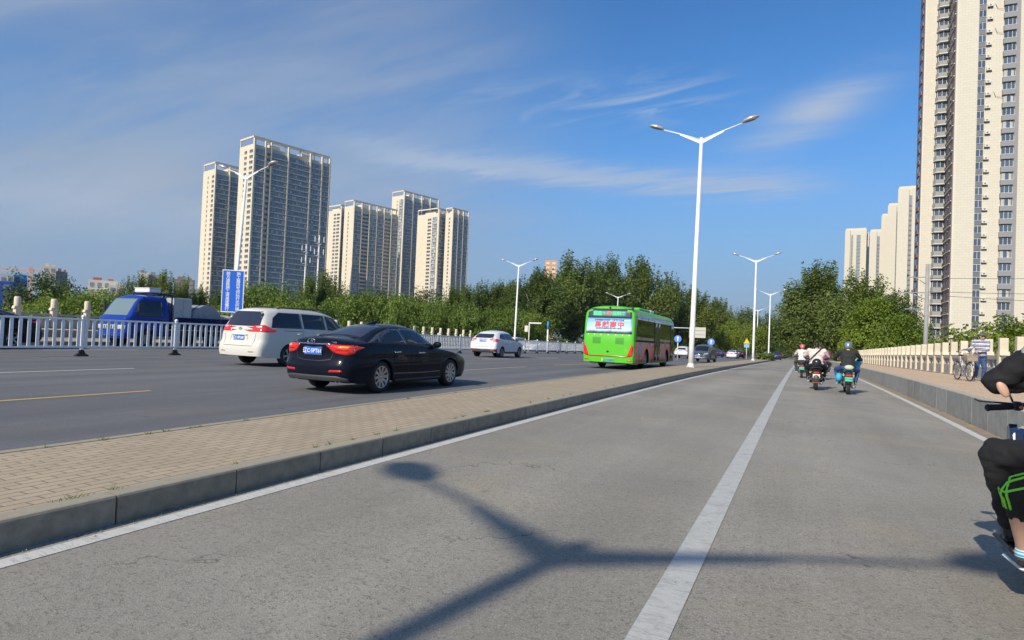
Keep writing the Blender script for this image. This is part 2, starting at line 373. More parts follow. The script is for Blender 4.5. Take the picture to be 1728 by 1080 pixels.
kerb('kerb', -4.2, -.15, .20, -30.2, 108, M_KERB)
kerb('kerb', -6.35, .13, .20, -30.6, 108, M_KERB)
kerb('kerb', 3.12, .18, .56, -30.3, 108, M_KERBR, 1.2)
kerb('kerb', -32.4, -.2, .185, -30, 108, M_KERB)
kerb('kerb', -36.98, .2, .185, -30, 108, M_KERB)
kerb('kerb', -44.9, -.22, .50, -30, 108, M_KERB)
def line(x, w, y0, y1, m, dz=.004, name='road_marking'):
    return strip(name, (lambda y: (x(y) if callable(x) else x) - w / 2), (lambda y: (x(y) if callable(x) else x) + w / 2), y0, y1, dz, m)
line(-.62, .185, YB, 240, M_WHITE); line(-4.03, .14, YB, 240, M_WHITE2); line(2.78, .15, YB, 240, M_WHITE2)
strip('gutter_dust', 2.92, 3.12, YB, 108, .003, mat('gutter_sand', (.30, .235, .16), .9, var=.2, vscale=6))
for a, b in ((-4.5, 1.4), (2.3, 8.3), (20.8, 26.8), (30.5, 37), (46, 52), (61, 67), (76, 82), (91, 97)): line(-11.6, .13, a, b, M_YEL if b < 20 else M_YEL2, dz=0)
for a, b in ((-8, 2), (5.6, 11.7), (33, 37), (42, 46), (52, 56), (62, 66), (72, 76), (82, 86)): line(-17.1, .14, a, b, M_WHITE2, dz=0)
line(lambda y: -22.7, .15, YB, 60, M_YEL2, dz=0)
for a in (-3, 6, 15, 24, 33, 42, 51, 60): line(-27.6, .14, a, a + 4, M_WHITE2, dz=0)
# ---------------------------------------------------------------- towers
M_CREAM = bricks('cream_facade_tiles', (.66, .61, .50), (.63, .585, .48), (.46, .43, .36), 1.2, .6, .02, plane='XZ', bump=.05, wear=.06)
M_CREAM2 = mat('cream_render', (.68, .60, .465), .8, var=.05, vscale=.3)
M_CREAMW = mat('pale_render', (.63, .60, .53), .8, var=.05, vscale=.3)
M_TGLASS = mat('window_glass', (.06, .085, .12), .12, spec=.9, objvar=.25)
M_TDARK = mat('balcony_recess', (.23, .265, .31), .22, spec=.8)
M_SLAB = mat('pale_slab', (.66, .65, .62), .75)
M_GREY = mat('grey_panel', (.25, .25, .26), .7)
M_BROWN = mat('brown_panel', (.24, .16, .145), .7); M_SPAN = mat('slate_spandrel', (.13, .145, .175), .4)
M_AC = mat('ac_casing', (.60, .57, .50), .6)

def tower(name, label, C, L, Dp, H, rot, longf, endf, base=-5, fl=2.95, wall=None, frame=True, group=None, top=4.5):
    """C: near corner (world x,y); long face runs +y local (normal +x), end face runs -x local (normal -y)
    longf/endf: list of (a0,a1,kind) in metres along the face; kinds: pier, balc, win"""
    wall = wall or M_CREAM2
    t = thing(name, label, 'apartment tower', (C[0], C[1], base), -radians(rot + 2.4), group)
    H -= base; nf = int((H - 3) / fl)
    b = MB(); b.box((-Dp / 2, L / 2, H / 2), (Dp, L, H)); b.build('wall', wall, t)
    def face(segs, isl):
        sgn = 1 if isl else -1
        def P(a, o, z): return (o, a, z) if isl else (-a, -o, z)
        def bx(mb, a0, a1, o0, o1, z0, z1, mi=0):
            if isl: mb.box(((o0 + o1) / 2, (a0 + a1) / 2, (z0 + z1) / 2), (abs(o1 - o0), a1 - a0, z1 - z0), mi)
            else: mb.box((-(a0 + a1) / 2, -(o0 + o1) / 2, (z0 + z1) / 2), (a1 - a0, abs(o1 - o0), z1 - z0), mi)
        for a0, a1, kd in segs:
            if kd == 'pier':
                mb = MB(); bx(mb, a0, a1, .02, 1.15, 0, H + (3.0 if frame else 0)); mb.build('pier', wall, t)
            elif kd == 'balc':
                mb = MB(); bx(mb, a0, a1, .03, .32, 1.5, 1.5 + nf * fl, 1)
                w = (a1 - a0)
                for k in range(nf):
                    z = 1.5 + k * fl
                    bx(mb, a0 + .05, a1 - .05, .34, 1.0, z - .15, z + .25, 0)
                    bx(mb, a0 + .05, a1 - .05, .9, .98, z + .16, z + .72, 3)
                    nw = max(1, int(w / 1.4))
                    for i in range(nw + 1):
                        q = a0 + .08 + (w - .16) * i / nw; bx(mb, q - .05, q + .05, .34, .55, z + .16, z + fl - .1, 2)
                    for i in range(nw):
                        if rnd.random() < .45: q = a0 + .2 + (w - .2) * i / nw; bx(mb, q, q + w / nw * .7, .36, .4, z + .9, z + 2.3, 4 if rnd.random() < .6 else 0)
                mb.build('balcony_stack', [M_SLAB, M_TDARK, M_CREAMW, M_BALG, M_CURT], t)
            elif kd == 'win':
                mb = MB(); z = 1.5; bx(mb, a0, a1, .01, .09, z + .7, z + 2.2, 0); bx(mb, a0 - .12, a1 + .12, .01, .25, z + .55, z + .69, 1); bx(mb, (a0 + a1) / 2 - .05, (a0 + a1) / 2 + .05, .01, .14, z + .68, z + 2.2, 1)
                wm = mb.mesh('window', [M_TGLASS, wall])
                for k in range(nf): link('window', wm, t, (0, 0, k * fl))
            elif kd == 'rec':
                mb = MB(); bx(mb, a0, a1, .01, .05, .5, H - 1, 0)
                for k in range(nf):
                    z = 1.5 + k * fl; bx(mb, a0 + .1, a1 - .1, .06, .35, z, z + .5, 1)
                mb.build('window_stack', [M_TDARK, M_BROWN], t)
    face(longf, True); face(endf, False)
    if frame:
        mb = MB(); z = H + top
        mb.box((-.4, L / 2, z - .5), (.8, L, .9)); mb.box((-Dp / 2 - .45, .4, z - .5), (Dp - .9, .8, .9)); mb.box((-3.6, L / 2 + .5, z - .5), (.5, L - 1.2, .6))
        q = .5
        while q < L: mb.box((-.4, q, H + top / 2 - .5), (.6, .6, top - 1.02)); q += L / 5.2
        mb.box((-Dp + .4, .4, H + top / 2 - .5), (.6, .6, top - 1.02))
        mb.build('roof_frame', wall, t)
        for q in (.3, .72): mb = MB(); mb.box((-Dp / 2, L * q, H + 1.4), (Dp * .5, min(6, L * .3), 2.8)); mb.build('lift_house', wall, t)
    return t
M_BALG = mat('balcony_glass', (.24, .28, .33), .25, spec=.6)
M_CURT = mat('pale_curtain', (.42, .42, .40), .8)
def segs(L, n, pw=.7, kinds=None):
    out = []; w = L / n
    for i in range(n): out += [(i * w, i * w + pw, 'pier'), (i * w + pw + .05, (i + 1) * w - .05, (kinds or ['balc'] * n)[i])]
    out.append((L - .02, L + pw - .02, 'pier')); return out
G1 = 'high-rise towers behind the left bank'
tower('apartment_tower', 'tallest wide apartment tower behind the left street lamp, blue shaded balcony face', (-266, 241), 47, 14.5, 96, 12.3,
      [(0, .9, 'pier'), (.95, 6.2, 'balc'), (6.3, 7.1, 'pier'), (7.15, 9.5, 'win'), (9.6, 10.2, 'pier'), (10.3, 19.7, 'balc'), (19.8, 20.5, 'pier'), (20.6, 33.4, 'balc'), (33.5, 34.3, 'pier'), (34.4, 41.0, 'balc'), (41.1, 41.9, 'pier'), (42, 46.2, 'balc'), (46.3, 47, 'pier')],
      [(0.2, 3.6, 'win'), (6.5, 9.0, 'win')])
tower('apartment_tower', 'slimmer cream tower at the far left of the high-rise group, left of the tallest tower', (-327, 268), 44, 15, 94, 12.3,
      segs(44, 5), [(0.4, 3.0, 'win'), (7.6, 8.6, 'win')])
tower('apartment_tower', 'narrow cream tower showing just right of the tallest tower', (-343, 402), 16, 20, 96, 12.3, segs(16, 2), [(1, 4.8, 'win'), (6.2, 9, 'win')])
tower('apartment_tower', 'long lower blue-grey slab block in the middle of the left high-rise group', (-317, 386), 44, 11.5, 95, 12.3,
      segs(44, 6, .6, ['balc', 'win', 'balc', 'balc', 'win', 'balc']), [(5.5, 6.6, 'win')])
tower('apartment_tower', 'second tallest tower rising behind the middle slab block', (-327, 466), 42, 16, 121, 12.3, segs(42, 4, 1.0), [(0.5, 5, 'balc'), (8, 9, 'win')])
tower('apartment_tower', 'cream tower with sunlit side just right of the second tallest tower', (-272, 437), 20, 25, 97, 12.3, segs(20, 2), [(1, 6, 'balc'), (8, 12, 'win')])
tower('apartment_tower', 'cream tower at the right end of the left high-rise group', (-260, 439), 18, 7.5, 97, 12.3, segs(18, 3), [(2.2, 3.6, 'win')])

# --- the big tower on the right
def right_tower():
    base = -3.0; H = 112; fl = 2.9; n = 34
    t = thing('apartment_tower', 'huge near cream tiled tower filling the right edge, with grey window bays', 'apartment tower', (0, 0, base))
    mb = MB(); mb.box((41.05, 184, H / 2), (21.2, 24, H)); mb.box((28.2, 184.5, H / 2), (5.4, 7, H)); mb.build('wall', M_CREAM, t)
    y0 = 172.0; yw = 181.0
    # stone trim strips
    for x0, x1, yy in ((30.45, 30.8, y0), (25.5, 25.8, yw)):
        mb = MB(); mb.box(((x0 + x1) / 2, yy - .06, H / 2), (x1 - x0, .1, H)); mb.build('trim', M_CREAMW, t)
    # recessed dark shaft
    for x0, x1 in ((41.6, 42.3),):
        mb = MB(); mb.box(((x0 + x1) / 2, y0 - .05, H / 2), (x1 - x0, .08, H)); mb.build('recess', M_GREY, t)
    # brown side face of the main block with small windows
    mb = MB(); mb.box((30.39, 176.4, H / 2), (.1, 8.0, H - 1)); mb.build('brown_cladding', M_BROWN, t)
    def rep(parts, zs, lim, stuffname):
        """parts: list of (name, mesh, [z offsets]) linked per floor, the rest as one stuff part"""
        pass
    # grey glazed column A (narrow) and AC units, grey bay column B, small windows on brown face
    def unit(name, f, mats):
        mb = MB(); f(mb); return mb.mesh(name, mats)
    mA = unit('window', lambda m: (m.box((35.75, y0 - .05, 1.85), (1.3, .1, 1.6), 0), m.box((35.75, y0 - .06, .5), (1.3, .1, 1.1), 3), m.box((35.75, y0 - .11, 1.85), (.07, .1, 1.6), 2), m.box((35.75, y0 - .12, 1.06), (1.36, .2, .06), 2)), [M_TGLASS, M_GREY, M_SLAB, M_SPAN])
    mB = unit('window', lambda m: (m.box((40.75, y0 - .15, 1.9), (2.0, .28, 1.55), 0), m.box((40.75, y0 - .35, .55), (2.3, .7, 1.1), 1), m.box((40.4, y0 - .32, 1.9), (.07, .08, 1.55), 2), m.box((41.2, y0 - .32, 1.9), (.07, .08, 1.55), 2), m.box((40.75, y0 - .37, 1.12), (2.36, .74, .07), 2), m.box((41.85, y0 - .15, 1.9), (.12, .3, 1.6), 1)), [M_TGLASS, M_GREY, M_SLAB])
    mC = unit('balcony', lambda m: (m.prism([(28.4, yw), (28.8, yw - 1.3), (30.5, yw - 1.3), (30.9, yw)], 2, 0, 1.05, 1), m.prism([(28.3, yw), (28.7, yw - 1.4), (30.6, yw - 1.4), (31.0, yw)], 2, -.18, 0, 2),
              m.box((29.7, yw - .6, 1.85), (1.5, .06, 1.5), 0), m.box((28.8, yw - .5, 1.85), (.1, .1, 1.5), 2), m.box((30.6, yw - .5, 1.85), (.1, .1, 1.5), 2), m.box((29.7, yw - .82, 1.85), (.08, .1, 1.5), 2), m.box((29.7, yw - .03, 1.9), (2.2, .05, 1.6), 0)), [M_TGLASS, M_GREYG, M_SLAB])
    mE = unit('small_window', lambda m: (m.box((30.75, 175.5, 1.6), (.12, 1.3, 1.3), 0), m.box((30.73, 178.6, 1.6), (.14, 1.0, 1.3), 0), m.box((30.7, 176.4, .1), (.3, 8, .14), 1)), [M_TGLASS, M_SLAB])
    mD = unit('air_conditioner', lambda m: (m.bbox((37.0, y0 - .32, .55), (1.0, .5, .75), .04, 0), m.lathe([(.02, 0), (.2, 0), (.2, .02), (.02, .02)], (36.95, y0 - .58, .55), 12, 2, Matrix.Rotation(pi / 2, 4, 'X')), m.box((36.95, y0 - .3, .2), (.95, .5, .06), 1)), [M_AC, M_DARK, M_GREY])
    mB2 = unit('window', lambda m: (m.box((40.75, y0 - .15, 1.9), (2.0, .28, 1.55), 0), m.box((40.75, y0 - .35, .55), (2.3, .7, 1.1), 1), m.box((40.4, y0 - .32, 1.9), (.07, .08, 1.55), 2), m.box((41.2, y0 - .32, 1.9), (.07, .08, 1.55), 2), m.box((40.75, y0 - .37, 1.12), (2.36, .74, .07), 2), m.box((41.85, y0 - .15, 1.9), (.12, .3, 1.6), 1), m.box((40.08, y0 - .305, 1.95), (.5, .03, 1.4), 3), m.box((41.45, y0 - .305, 1.85), (.4, .03, 1.3), 3)), [M_TGLASS, M_GREY, M_SLAB, M_CURT])
    for me in (mA, mB, mC, mD, mE):
        hid = MB()
        for k in range(n):
            z = 1.2 + k * fl
            if me.name.startswith('window') and me is mA and k > 32: continue
            mm = mB2 if me is mB and rnd.random() < .4 else me
            o = link(me.name.split('.')[0], mm, t, ((rnd.uniform(-.12, .12) if me is mD else 0) - .45, 0, z + (rnd.uniform(-.1, .1) if me is mD else 0)))
            if me is mD:
                pass
    # side face (-x) of the wing: brown-grey balconies seen edge on
    mb = MB(); mb.box((25.46, 184.6, H / 2), (.08, 6.6, H - 1)); mb.build('brown_cladding', M_BROWN, t)
    me = unit('side_balcony', lambda m: (m.box((25.36, 184.2, .5), (.3, 3.0, 1.0), 0), m.box((25.38, 184.2, 1.8), (.22, 2.9, 1.4), 1)), [M_BROWN, M_TGLASS])
    for k in range(n): link('side_balcony', me, t, (0, 0, 1.2 + k * fl))
    # mirrored bays further right (beyond the frame)
    for k in range(0, n): link('window', mB, t, (7.0, 0, 1.2 + k * fl))
    # thin cables down the facade
    mb = MB()
    for x, z in ((38.3, 94), (38.6, 82), (38.2, 76.5), (38.9, 62)):
        mb.tube([(37.6, y0 - .12, z + 1.2), (38, y0 - .25, z), (38.9, y0 - .3, z - .3), (40, y0 - .3, z - .1)], .035, 5)
    mb.build('loose_cable', M_DARK, t)
M_GREYG = mat('grey_green_parapet', (.30, .30, .285), .75, var=.1)
right_tower()
def row_tower(x0, x1, y, H, label, sub, rec, base=-3):
    t = thing('apartment_tower', label, 'apartment tower', (x0, y, base), radians(-6.5), 'receding towers in the right row'); H -= base
    Wd = x1 - x0; mb = MB(); mb.box((Wd / 2, 13, H / 2), (Wd, 26, H)); mb.build('wall', M_CREAM, t)
    for a, b, kd in rec:
        mb = MB(); nf = int((H - 8) / 2.95)
        mb.box(((a + b) / 2, -.06, (H - 4) / 2), (b - a, .1, H - 4), 0)
        for k in range(nf):
            z = 1 + k * 2.95; mb.box(((a + b) / 2, -.25, z + .45), (b - a - .15, .5, .9), 1)
            if kd == 2: mb.box((b - .4, -.3, z + 1.9), (.5, .5, .6), 2)
        mb.build('window_stack', [M_TDARK, M_BROWN if kd == 1 else M_GREY, M_AC], t)
    for a, b in sub:
        mb = MB(); mb.box(((a + b) / 2, -1.1, H / 2), (b - a, 2.0, H)); mb.build('wall_bay', M_CREAM, t)
    mb = MB(); mb.box((Wd / 2, 13, H + .9), (Wd - 1, 24, 1.8)); mb.build('parapet', M_CREAM, t)
row_tower(50, 66, 436, 97, 'cream tower right beside the huge near tower, with a brown window recess', [(0, 5.6), (7.4, 12.5)], [(5.8, 7.2, 1)])
row_tower(50, 66, 485, 97, 'plain cream slab second in the receding row left of the near tower', [(0, 5.0)], [(5.2, 6.6, 1)])
row_tower(50, 66, 522, 97, 'plain cream slab third in the receding row left of the near tower', [(0, 4.0)], [(4.2, 5.6, 2)])
row_tower(47.5, 64, 578, 95, 'cream tower fourth in the receding row, brown strip down its right', [(0, 5.0)], [(5.2, 7.0, 1)])
row_tower(31, 47, 600, 100, 'farthest cream tower of the right row, grey glazed strips on its face', [(.2, 4.0), (12.5, 16)], [(4.6, 6.0, 2), (8.6, 11.6, 2)])
row_tower(43, 52, 640, 103, 'pale tower between the farthest tower and the brown-striped one', [(0, 3.0)], [(6, 7.2, 2)])

# ---------------------------------------------------------------- distant buildings on the left
def azp(a, D, z=0): return Vector((D * sin(radians(a)), D * cos(radians(a)), z))
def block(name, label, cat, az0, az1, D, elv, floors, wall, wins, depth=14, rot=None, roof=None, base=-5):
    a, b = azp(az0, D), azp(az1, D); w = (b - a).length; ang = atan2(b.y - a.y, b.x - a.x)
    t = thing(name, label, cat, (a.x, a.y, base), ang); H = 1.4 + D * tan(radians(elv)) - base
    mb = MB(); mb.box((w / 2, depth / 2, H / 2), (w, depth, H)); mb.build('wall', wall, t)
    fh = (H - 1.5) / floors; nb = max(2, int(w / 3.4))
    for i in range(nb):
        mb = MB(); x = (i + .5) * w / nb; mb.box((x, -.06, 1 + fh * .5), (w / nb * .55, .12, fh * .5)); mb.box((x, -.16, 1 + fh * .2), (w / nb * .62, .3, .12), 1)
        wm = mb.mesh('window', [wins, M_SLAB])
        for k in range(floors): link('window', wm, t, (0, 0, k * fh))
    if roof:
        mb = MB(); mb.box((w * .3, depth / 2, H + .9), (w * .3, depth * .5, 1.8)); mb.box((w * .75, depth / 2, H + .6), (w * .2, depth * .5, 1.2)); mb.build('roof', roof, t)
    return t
M_BLUEN = mat('blue_mesh_netting', (.02, .09, .42), .7, var=.2, vscale=.3)
M_BLUES = mat('bright_blue_sheeting', (.03, .28, .75), .6)
block('building_site', 'blue netted unfinished building at the left edge of the skyline', 'building site', -65.5, -63.3, 330, 2.2, 6, M_BLUEN, M_TDARK)
block('building_site', 'bright blue sheeted block right of the netted building', 'building site', -63.3, -62.55, 350, 2.75, 5, M_BLUES, M_BLUEN)
block('building', 'small white block in front of the blue netted building', 'building', -64.1, -63.35, 345, 2.75, 5, M_CREAMW, M_TDARK)
block('apartment_block', 'lone beige and grey apartment block above the dark tree, far left', 'apartment block', -61.7, -60.9, 420, 3.5, 12, M_CREAM2, M_GREY, 10, roof=M_CREAM2)
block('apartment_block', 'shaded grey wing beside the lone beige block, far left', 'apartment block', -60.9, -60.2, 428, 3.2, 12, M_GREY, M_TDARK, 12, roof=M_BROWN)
block('building', 'white low-rise with red roof details above the bushes left of the blue truck', 'building', -58.9, -57.0, 480, 2.75, 6, M_CREAMW, M_TDARK, 12, roof=mat('red_roof', (.45, .10, .07), .7))
block('building', 'white stepped low-rise behind the blue truck', 'building', -57.6, -56.5, 470, 2.45, 5, M_CREAMW, M_TDARK, 12, roof=M_CREAMW)
block('apartment_block', 'beige ended block left of the tall trees above the truck', 'apartment block', -55.6, -55.0, 430, 3.55, 10, M_CREAM2, M_CREAM2, 10, roof=M_GREY)
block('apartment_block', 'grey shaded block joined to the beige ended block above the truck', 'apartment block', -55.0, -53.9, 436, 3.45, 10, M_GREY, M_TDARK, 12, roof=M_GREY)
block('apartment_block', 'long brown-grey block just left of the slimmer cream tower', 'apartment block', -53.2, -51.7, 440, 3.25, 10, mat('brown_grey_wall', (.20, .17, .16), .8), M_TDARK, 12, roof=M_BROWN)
block('apartment_tower', 'orange-beige tower peeking over the big poplar trees', 'apartment tower', -22.0, -20.9, 420, 6.75, 18, mat('orange_render', (.58, .33, .19), .8), M_CREAM2, 12, base=-3)
# tower crane
t = thing('tower_crane', 'orange tower crane above the blue building site, far left', 'crane', azp(-62.35, 400, -5), radians(28))
mb = MB()
for sx in (-.7, .7):
    for sy in (-.7, .7): mb.box((sx, sy, 15), (.16, .16, 30))
for k in range(15): mb.tube([(-.7, -.7, k * 2), (.7, -.7, k * 2 + 2)], .08, 4); mb.tube([(.7, .7, k * 2), (-.7, .7, k * 2 + 2)], .08, 4)
M_CRANE = mat('crane_orange', (.62, .27, .08), .6); mb.build('mast', M_CRANE, t)
mb = MB(); mb.box((-15, 0, 27.6), (42, .3, .2)); mb.box((-15, 0, 28.9), (40, .16, .14))
for k in range(20): mb.tube([(-35 + k * 2, 0, 27.6), (-34 + k * 2, 0, 28.9)], .07, 4); mb.tube([(-34 + k * 2, 0, 28.9), (-33 + k * 2, 0, 27.6)], .07, 4)
mb.build('jib', M_CRANE, t)
mb = MB(); mb.box((5, 0, 26.6), (1.6, 1.2, 1.6)); mb.build('counterweight', M_GREY, t)
# telecom monopoles
def monopole(a, D, H, label):
    p = azp(a, D); t = thing('telecom_mast', label, 'mast', (p.x, p.y, -5), .3, 'telecom masts before the towers')
    mb = MB(); mb.tube([(0, 0, 0), (0, 0, H)], [.36, .16], 10); mb.build('pole', M_SLAB, t)
    for zz in (H - 1.2, H - 4.6):
        mb = MB(); mb.lathe([(1.1, -.06), (1.2, -.06), (1.2, .06), (1.1, .06)], (0, 0, zz - 1.1), 16, closed=True)
        for k in range(6): mb.tube([(0, 0, zz - 1.1), (1.15 * cos(k * pi / 3), 1.15 * sin(k * pi / 3), zz - 1.1)], .05, 5)
        mb.build('ring_platform', M_STEEL, t)
        for k in range(3):
            a_ = k * 2 * pi / 3; mb = MB(); mb.bbox((1.35 * cos(a_), 1.35 * sin(a_), zz), (.2, .2, 1.5), .03); mb.build('antenna', M_SLAB, t)
    mb = MB(); mb.tube([(0, 0, H), (0, 0, H + 3.5)], .05, 6); mb.build('lightning_rod', M_STEEL, t)
monopole(-43.2, 190, 29.5, 'left telecom mast in front of the tallest tower')
monopole(-42.15, 180, 31.0, 'right telecom mast with two antenna rings, at the edge of the tallest tower')

# ---------------------------------------------------------------- trees
def leafmat(name, c, trans=.25):
    m = bpy.data.materials.new(name); m.use_nodes = True; n = NT(m.node_tree); b = n.n['Principled BSDF']
    g = n.new('ShaderNodeNewGeometry'); oi = n.new('ShaderNodeObjectInfo')
    k = n.mix(g.outputs['Random Per Island'], tuple(v * .55 for v in c), (c[0] * 1.5, c[1] * 1.35, c[2] * 1.1))
    k2 = n.mix(1.0, k, n.ramp(oi.outputs['Random'], [(0, (.72, .8, .8)), (.5, (1, 1, 1)), (1, (1.25, 1.12, .9))]), 'MULTIPLY')
    n.l.new(k2, b.inputs['Base Color']); b.inputs['Roughness'].default_value = .55; b.inputs['Specular IOR Level'].default_value = .3
    tr = n.new('ShaderNodeBsdfTranslucent'); n.l.new(n.mix(1.0, k2, (1.2, 1.35, .6), 'MULTIPLY'), tr.inputs[0])
    mx = n.new('ShaderNodeMixShader'); mx.inputs[0].default_value = trans
    n.l.new(b.outputs[0], mx.inputs[1]); n.l.new(tr.outputs[0], mx.inputs[2]); n.l.new(mx.outputs[0], n.n['Material Output'].inputs[0])
    return m
M_LEAF = leafmat('poplar_leaves', (.145, .205, .055), .4); M_LEAF2 = leafmat('bright_leaves', (.20, .28, .035), .4); M_LEAF3 = leafmat('bank_leaves', (.16, .24, .045), .4); M_LEAF4 = leafmat('dark_leaves', (.085, .135, .04), .35)
M_BARK = mat('pale_bark', (.26, .24, .20), .9, var=.35, vscale=2)

def crown(kind, seed, R, H, nclump, nleaf, ls, mat_):
    """leaf cards gathered in clumps through the crown volume; base of crown at z=0"""
    r = random.Random(seed); V = []; F = []
    for c in range(nclump):
        while True:
            u, v, w = r.uniform(-1, 1), r.uniform(-1, 1), r.uniform(-1, 1); q = u * u + v * v + w * w
            if .18 < q < 1: break
        if kind == 'poplar':
            hh = (w + 1) / 2; rad = R * (.62 + .62 * sin(pi * min(1, hh * .9 + .12)) ** .8) * (.72 + .28 * sin(3 * atan2(v, u) + seed)); cx, cy, cz = u * rad * .9, v * rad * .9, H * hh
            ex, ez = R * r.uniform(.09, .17), R * r.uniform(.22, .42); lean = Vector((u * .25, v * .25, 1)).normalized()
            if hh > .75: ex *= .6; ez *= 1.35
        elif kind == 'layer':
            hh = (w + 1) / 2; rad = R * (1.05 - .6 * hh); cx, cy, cz = u * rad, v * rad, H * hh
            ex, ez = R * r.uniform(.22, .36), R * r.uniform(.07, .12); lean = Vector((u * .5, v * .5, 1)).normalized()
        else:
            m = 1 + .18 * sin(4 * atan2(v, u) + seed) + r.uniform(-.12, .12)
            cx, cy, cz = u * R * m, v * R * m, H / 2 + w * H / 2 * m
            ex = ez = R * r.uniform(.13, .26); lean = Vector((0, 0, 1))
        Cn = Vector((cx, cy, cz)); rot = Vector((0, 0, 1)).rotation_difference(lean)
        for k in range(nleaf):
            p = Vector((r.gauss(0, 1), r.gauss(0, 1), r.gauss(0, 1)))
            if p.length > 1.9: p *= 1.9 / p.length
            p = p * .6
            p = Cn + rot @ Vector((p.x * ex, p.y * ex, p.z * ez))
            n = (Vector((r.uniform(-1, 1), r.uniform(-1, 1), r.uniform(-.2, 1))) + (p - Vector((0, 0, H * .4))).normalized() * .6).normalized()
            a = n.orthogonal().normalized(); b = n.cross(a); th = r.uniform(0, 2 * pi); a, b = a * cos(th) + b * sin(th), b * cos(th) - a * sin(th)
            s = ls * r.uniform(.6, 1.3); o = len(V)
            V += [p - a * s * .5, p - b * s * .28 + a * s * .05, p + a * s * .55, p + b * s * .3]; F.append((o, o + 1, o + 2, o + 3))
    me = bpy.data.meshes.new('crown'); me.from_pydata([tuple(v) for v in V], [], F); me.materials.append(mat_); me.update(); return me
def trunk(seed, h, ch, R, r0, nb=7):
    r = random.Random(seed); mb = MB()
    pts = [(0, 0, 0)]; x = y = 0
    for k in range(1, 7): x += r.uniform(-.15, .15) * h * .1; y += r.uniform(-.15, .15) * h * .1; pts.append((x, y, (h + ch * .75) * k / 6))
    mb.tube(pts, [r0 * (1 - .13 * k) for k in range(7)], 9)
    for k in range(nb):
        z0 = h * r.uniform(.75, 1.0) + ch * .4 * k / nb; a = 2.4 * k + r.uniform(-.4, .4); L = R * r.uniform(.6, .85); t = z0 / (h + ch * .75) * 6; i = min(5, int(t)); f = t - i
        b = Vector(pts[i]).lerp(Vector(pts[i + 1]), f)
        mb.tube([b, b + Vector((cos(a) * L * .4, sin(a) * L * .4, L * .45)), b + Vector((cos(a) * L * .8, sin(a) * L * .8, L * 1.1))], [r0 * .42, r0 * .26, r0 * .07], 6)
    return mb.mesh('trunk', M_BARK)
TREES = {}
def proto(key, kind, R, H, nc, nl, ls, m, th, r0, nv=3):
    TREES[key] = [(trunk(i * 7 + len(key), th, H, R, r0), crown(kind, i * 31 + len(key), R, H, nc, nl, ls, m), th) for i in range(nv)]
proto('poplar', 'poplar', 6.5, 15, 220, 130, .44, M_LEAF, 3.2, .38, 3)
proto('broad', 'round', 4.6, 6.5, 110, 130, .31, M_LEAF3, 2.0, .2, 3)
proto('dark', 'round', 5, 8, 110, 120, .34, M_LEAF4, 2.2, .25, 2)
proto('bright', 'layer', 4.3, 8.5, 130, 110, .28, M_LEAF2, 1.6, .2, 2)
proto('bush', 'round', 2.4, 3.0, 45, 70, .28, M_LEAF3, .6, .1, 2)
tcount = 0
def tree(key, x, y, s=1, label='', group=None, z=None, sz=None, cat='tree'):
    global tcount
    tr, cr, th = TREES[key][tcount % len(TREES[key])]; tcount += 1
    z = landz(x, y) if z is None else z
    t = thing('tree' if cat == 'tree' else 'bush', label, cat, (x, y, z - .1), rnd.uniform(0, 6.3), group); t.scale = (s, s, sz or s)
    link('trunk', tr, t); link('crown', cr, t, (0, 0, th * .8)); return t
def treeaz(key, a, D, top, label, group, **k):
    """tree at azimuth/distance whose top reaches world height top"""
    p = azp(a, D); tr, cr, th = TREES[key][tcount % len(TREES[key])]
    H = dict(poplar=19.2, broad=9.3, dark=11.2, bright=10.6, bush=4.0)[key]; z = landz(p.x, p.y)
    s = (top - z) / H; return tree(key, p.x, p.y, k.pop('w', s), label, group, sz=s)
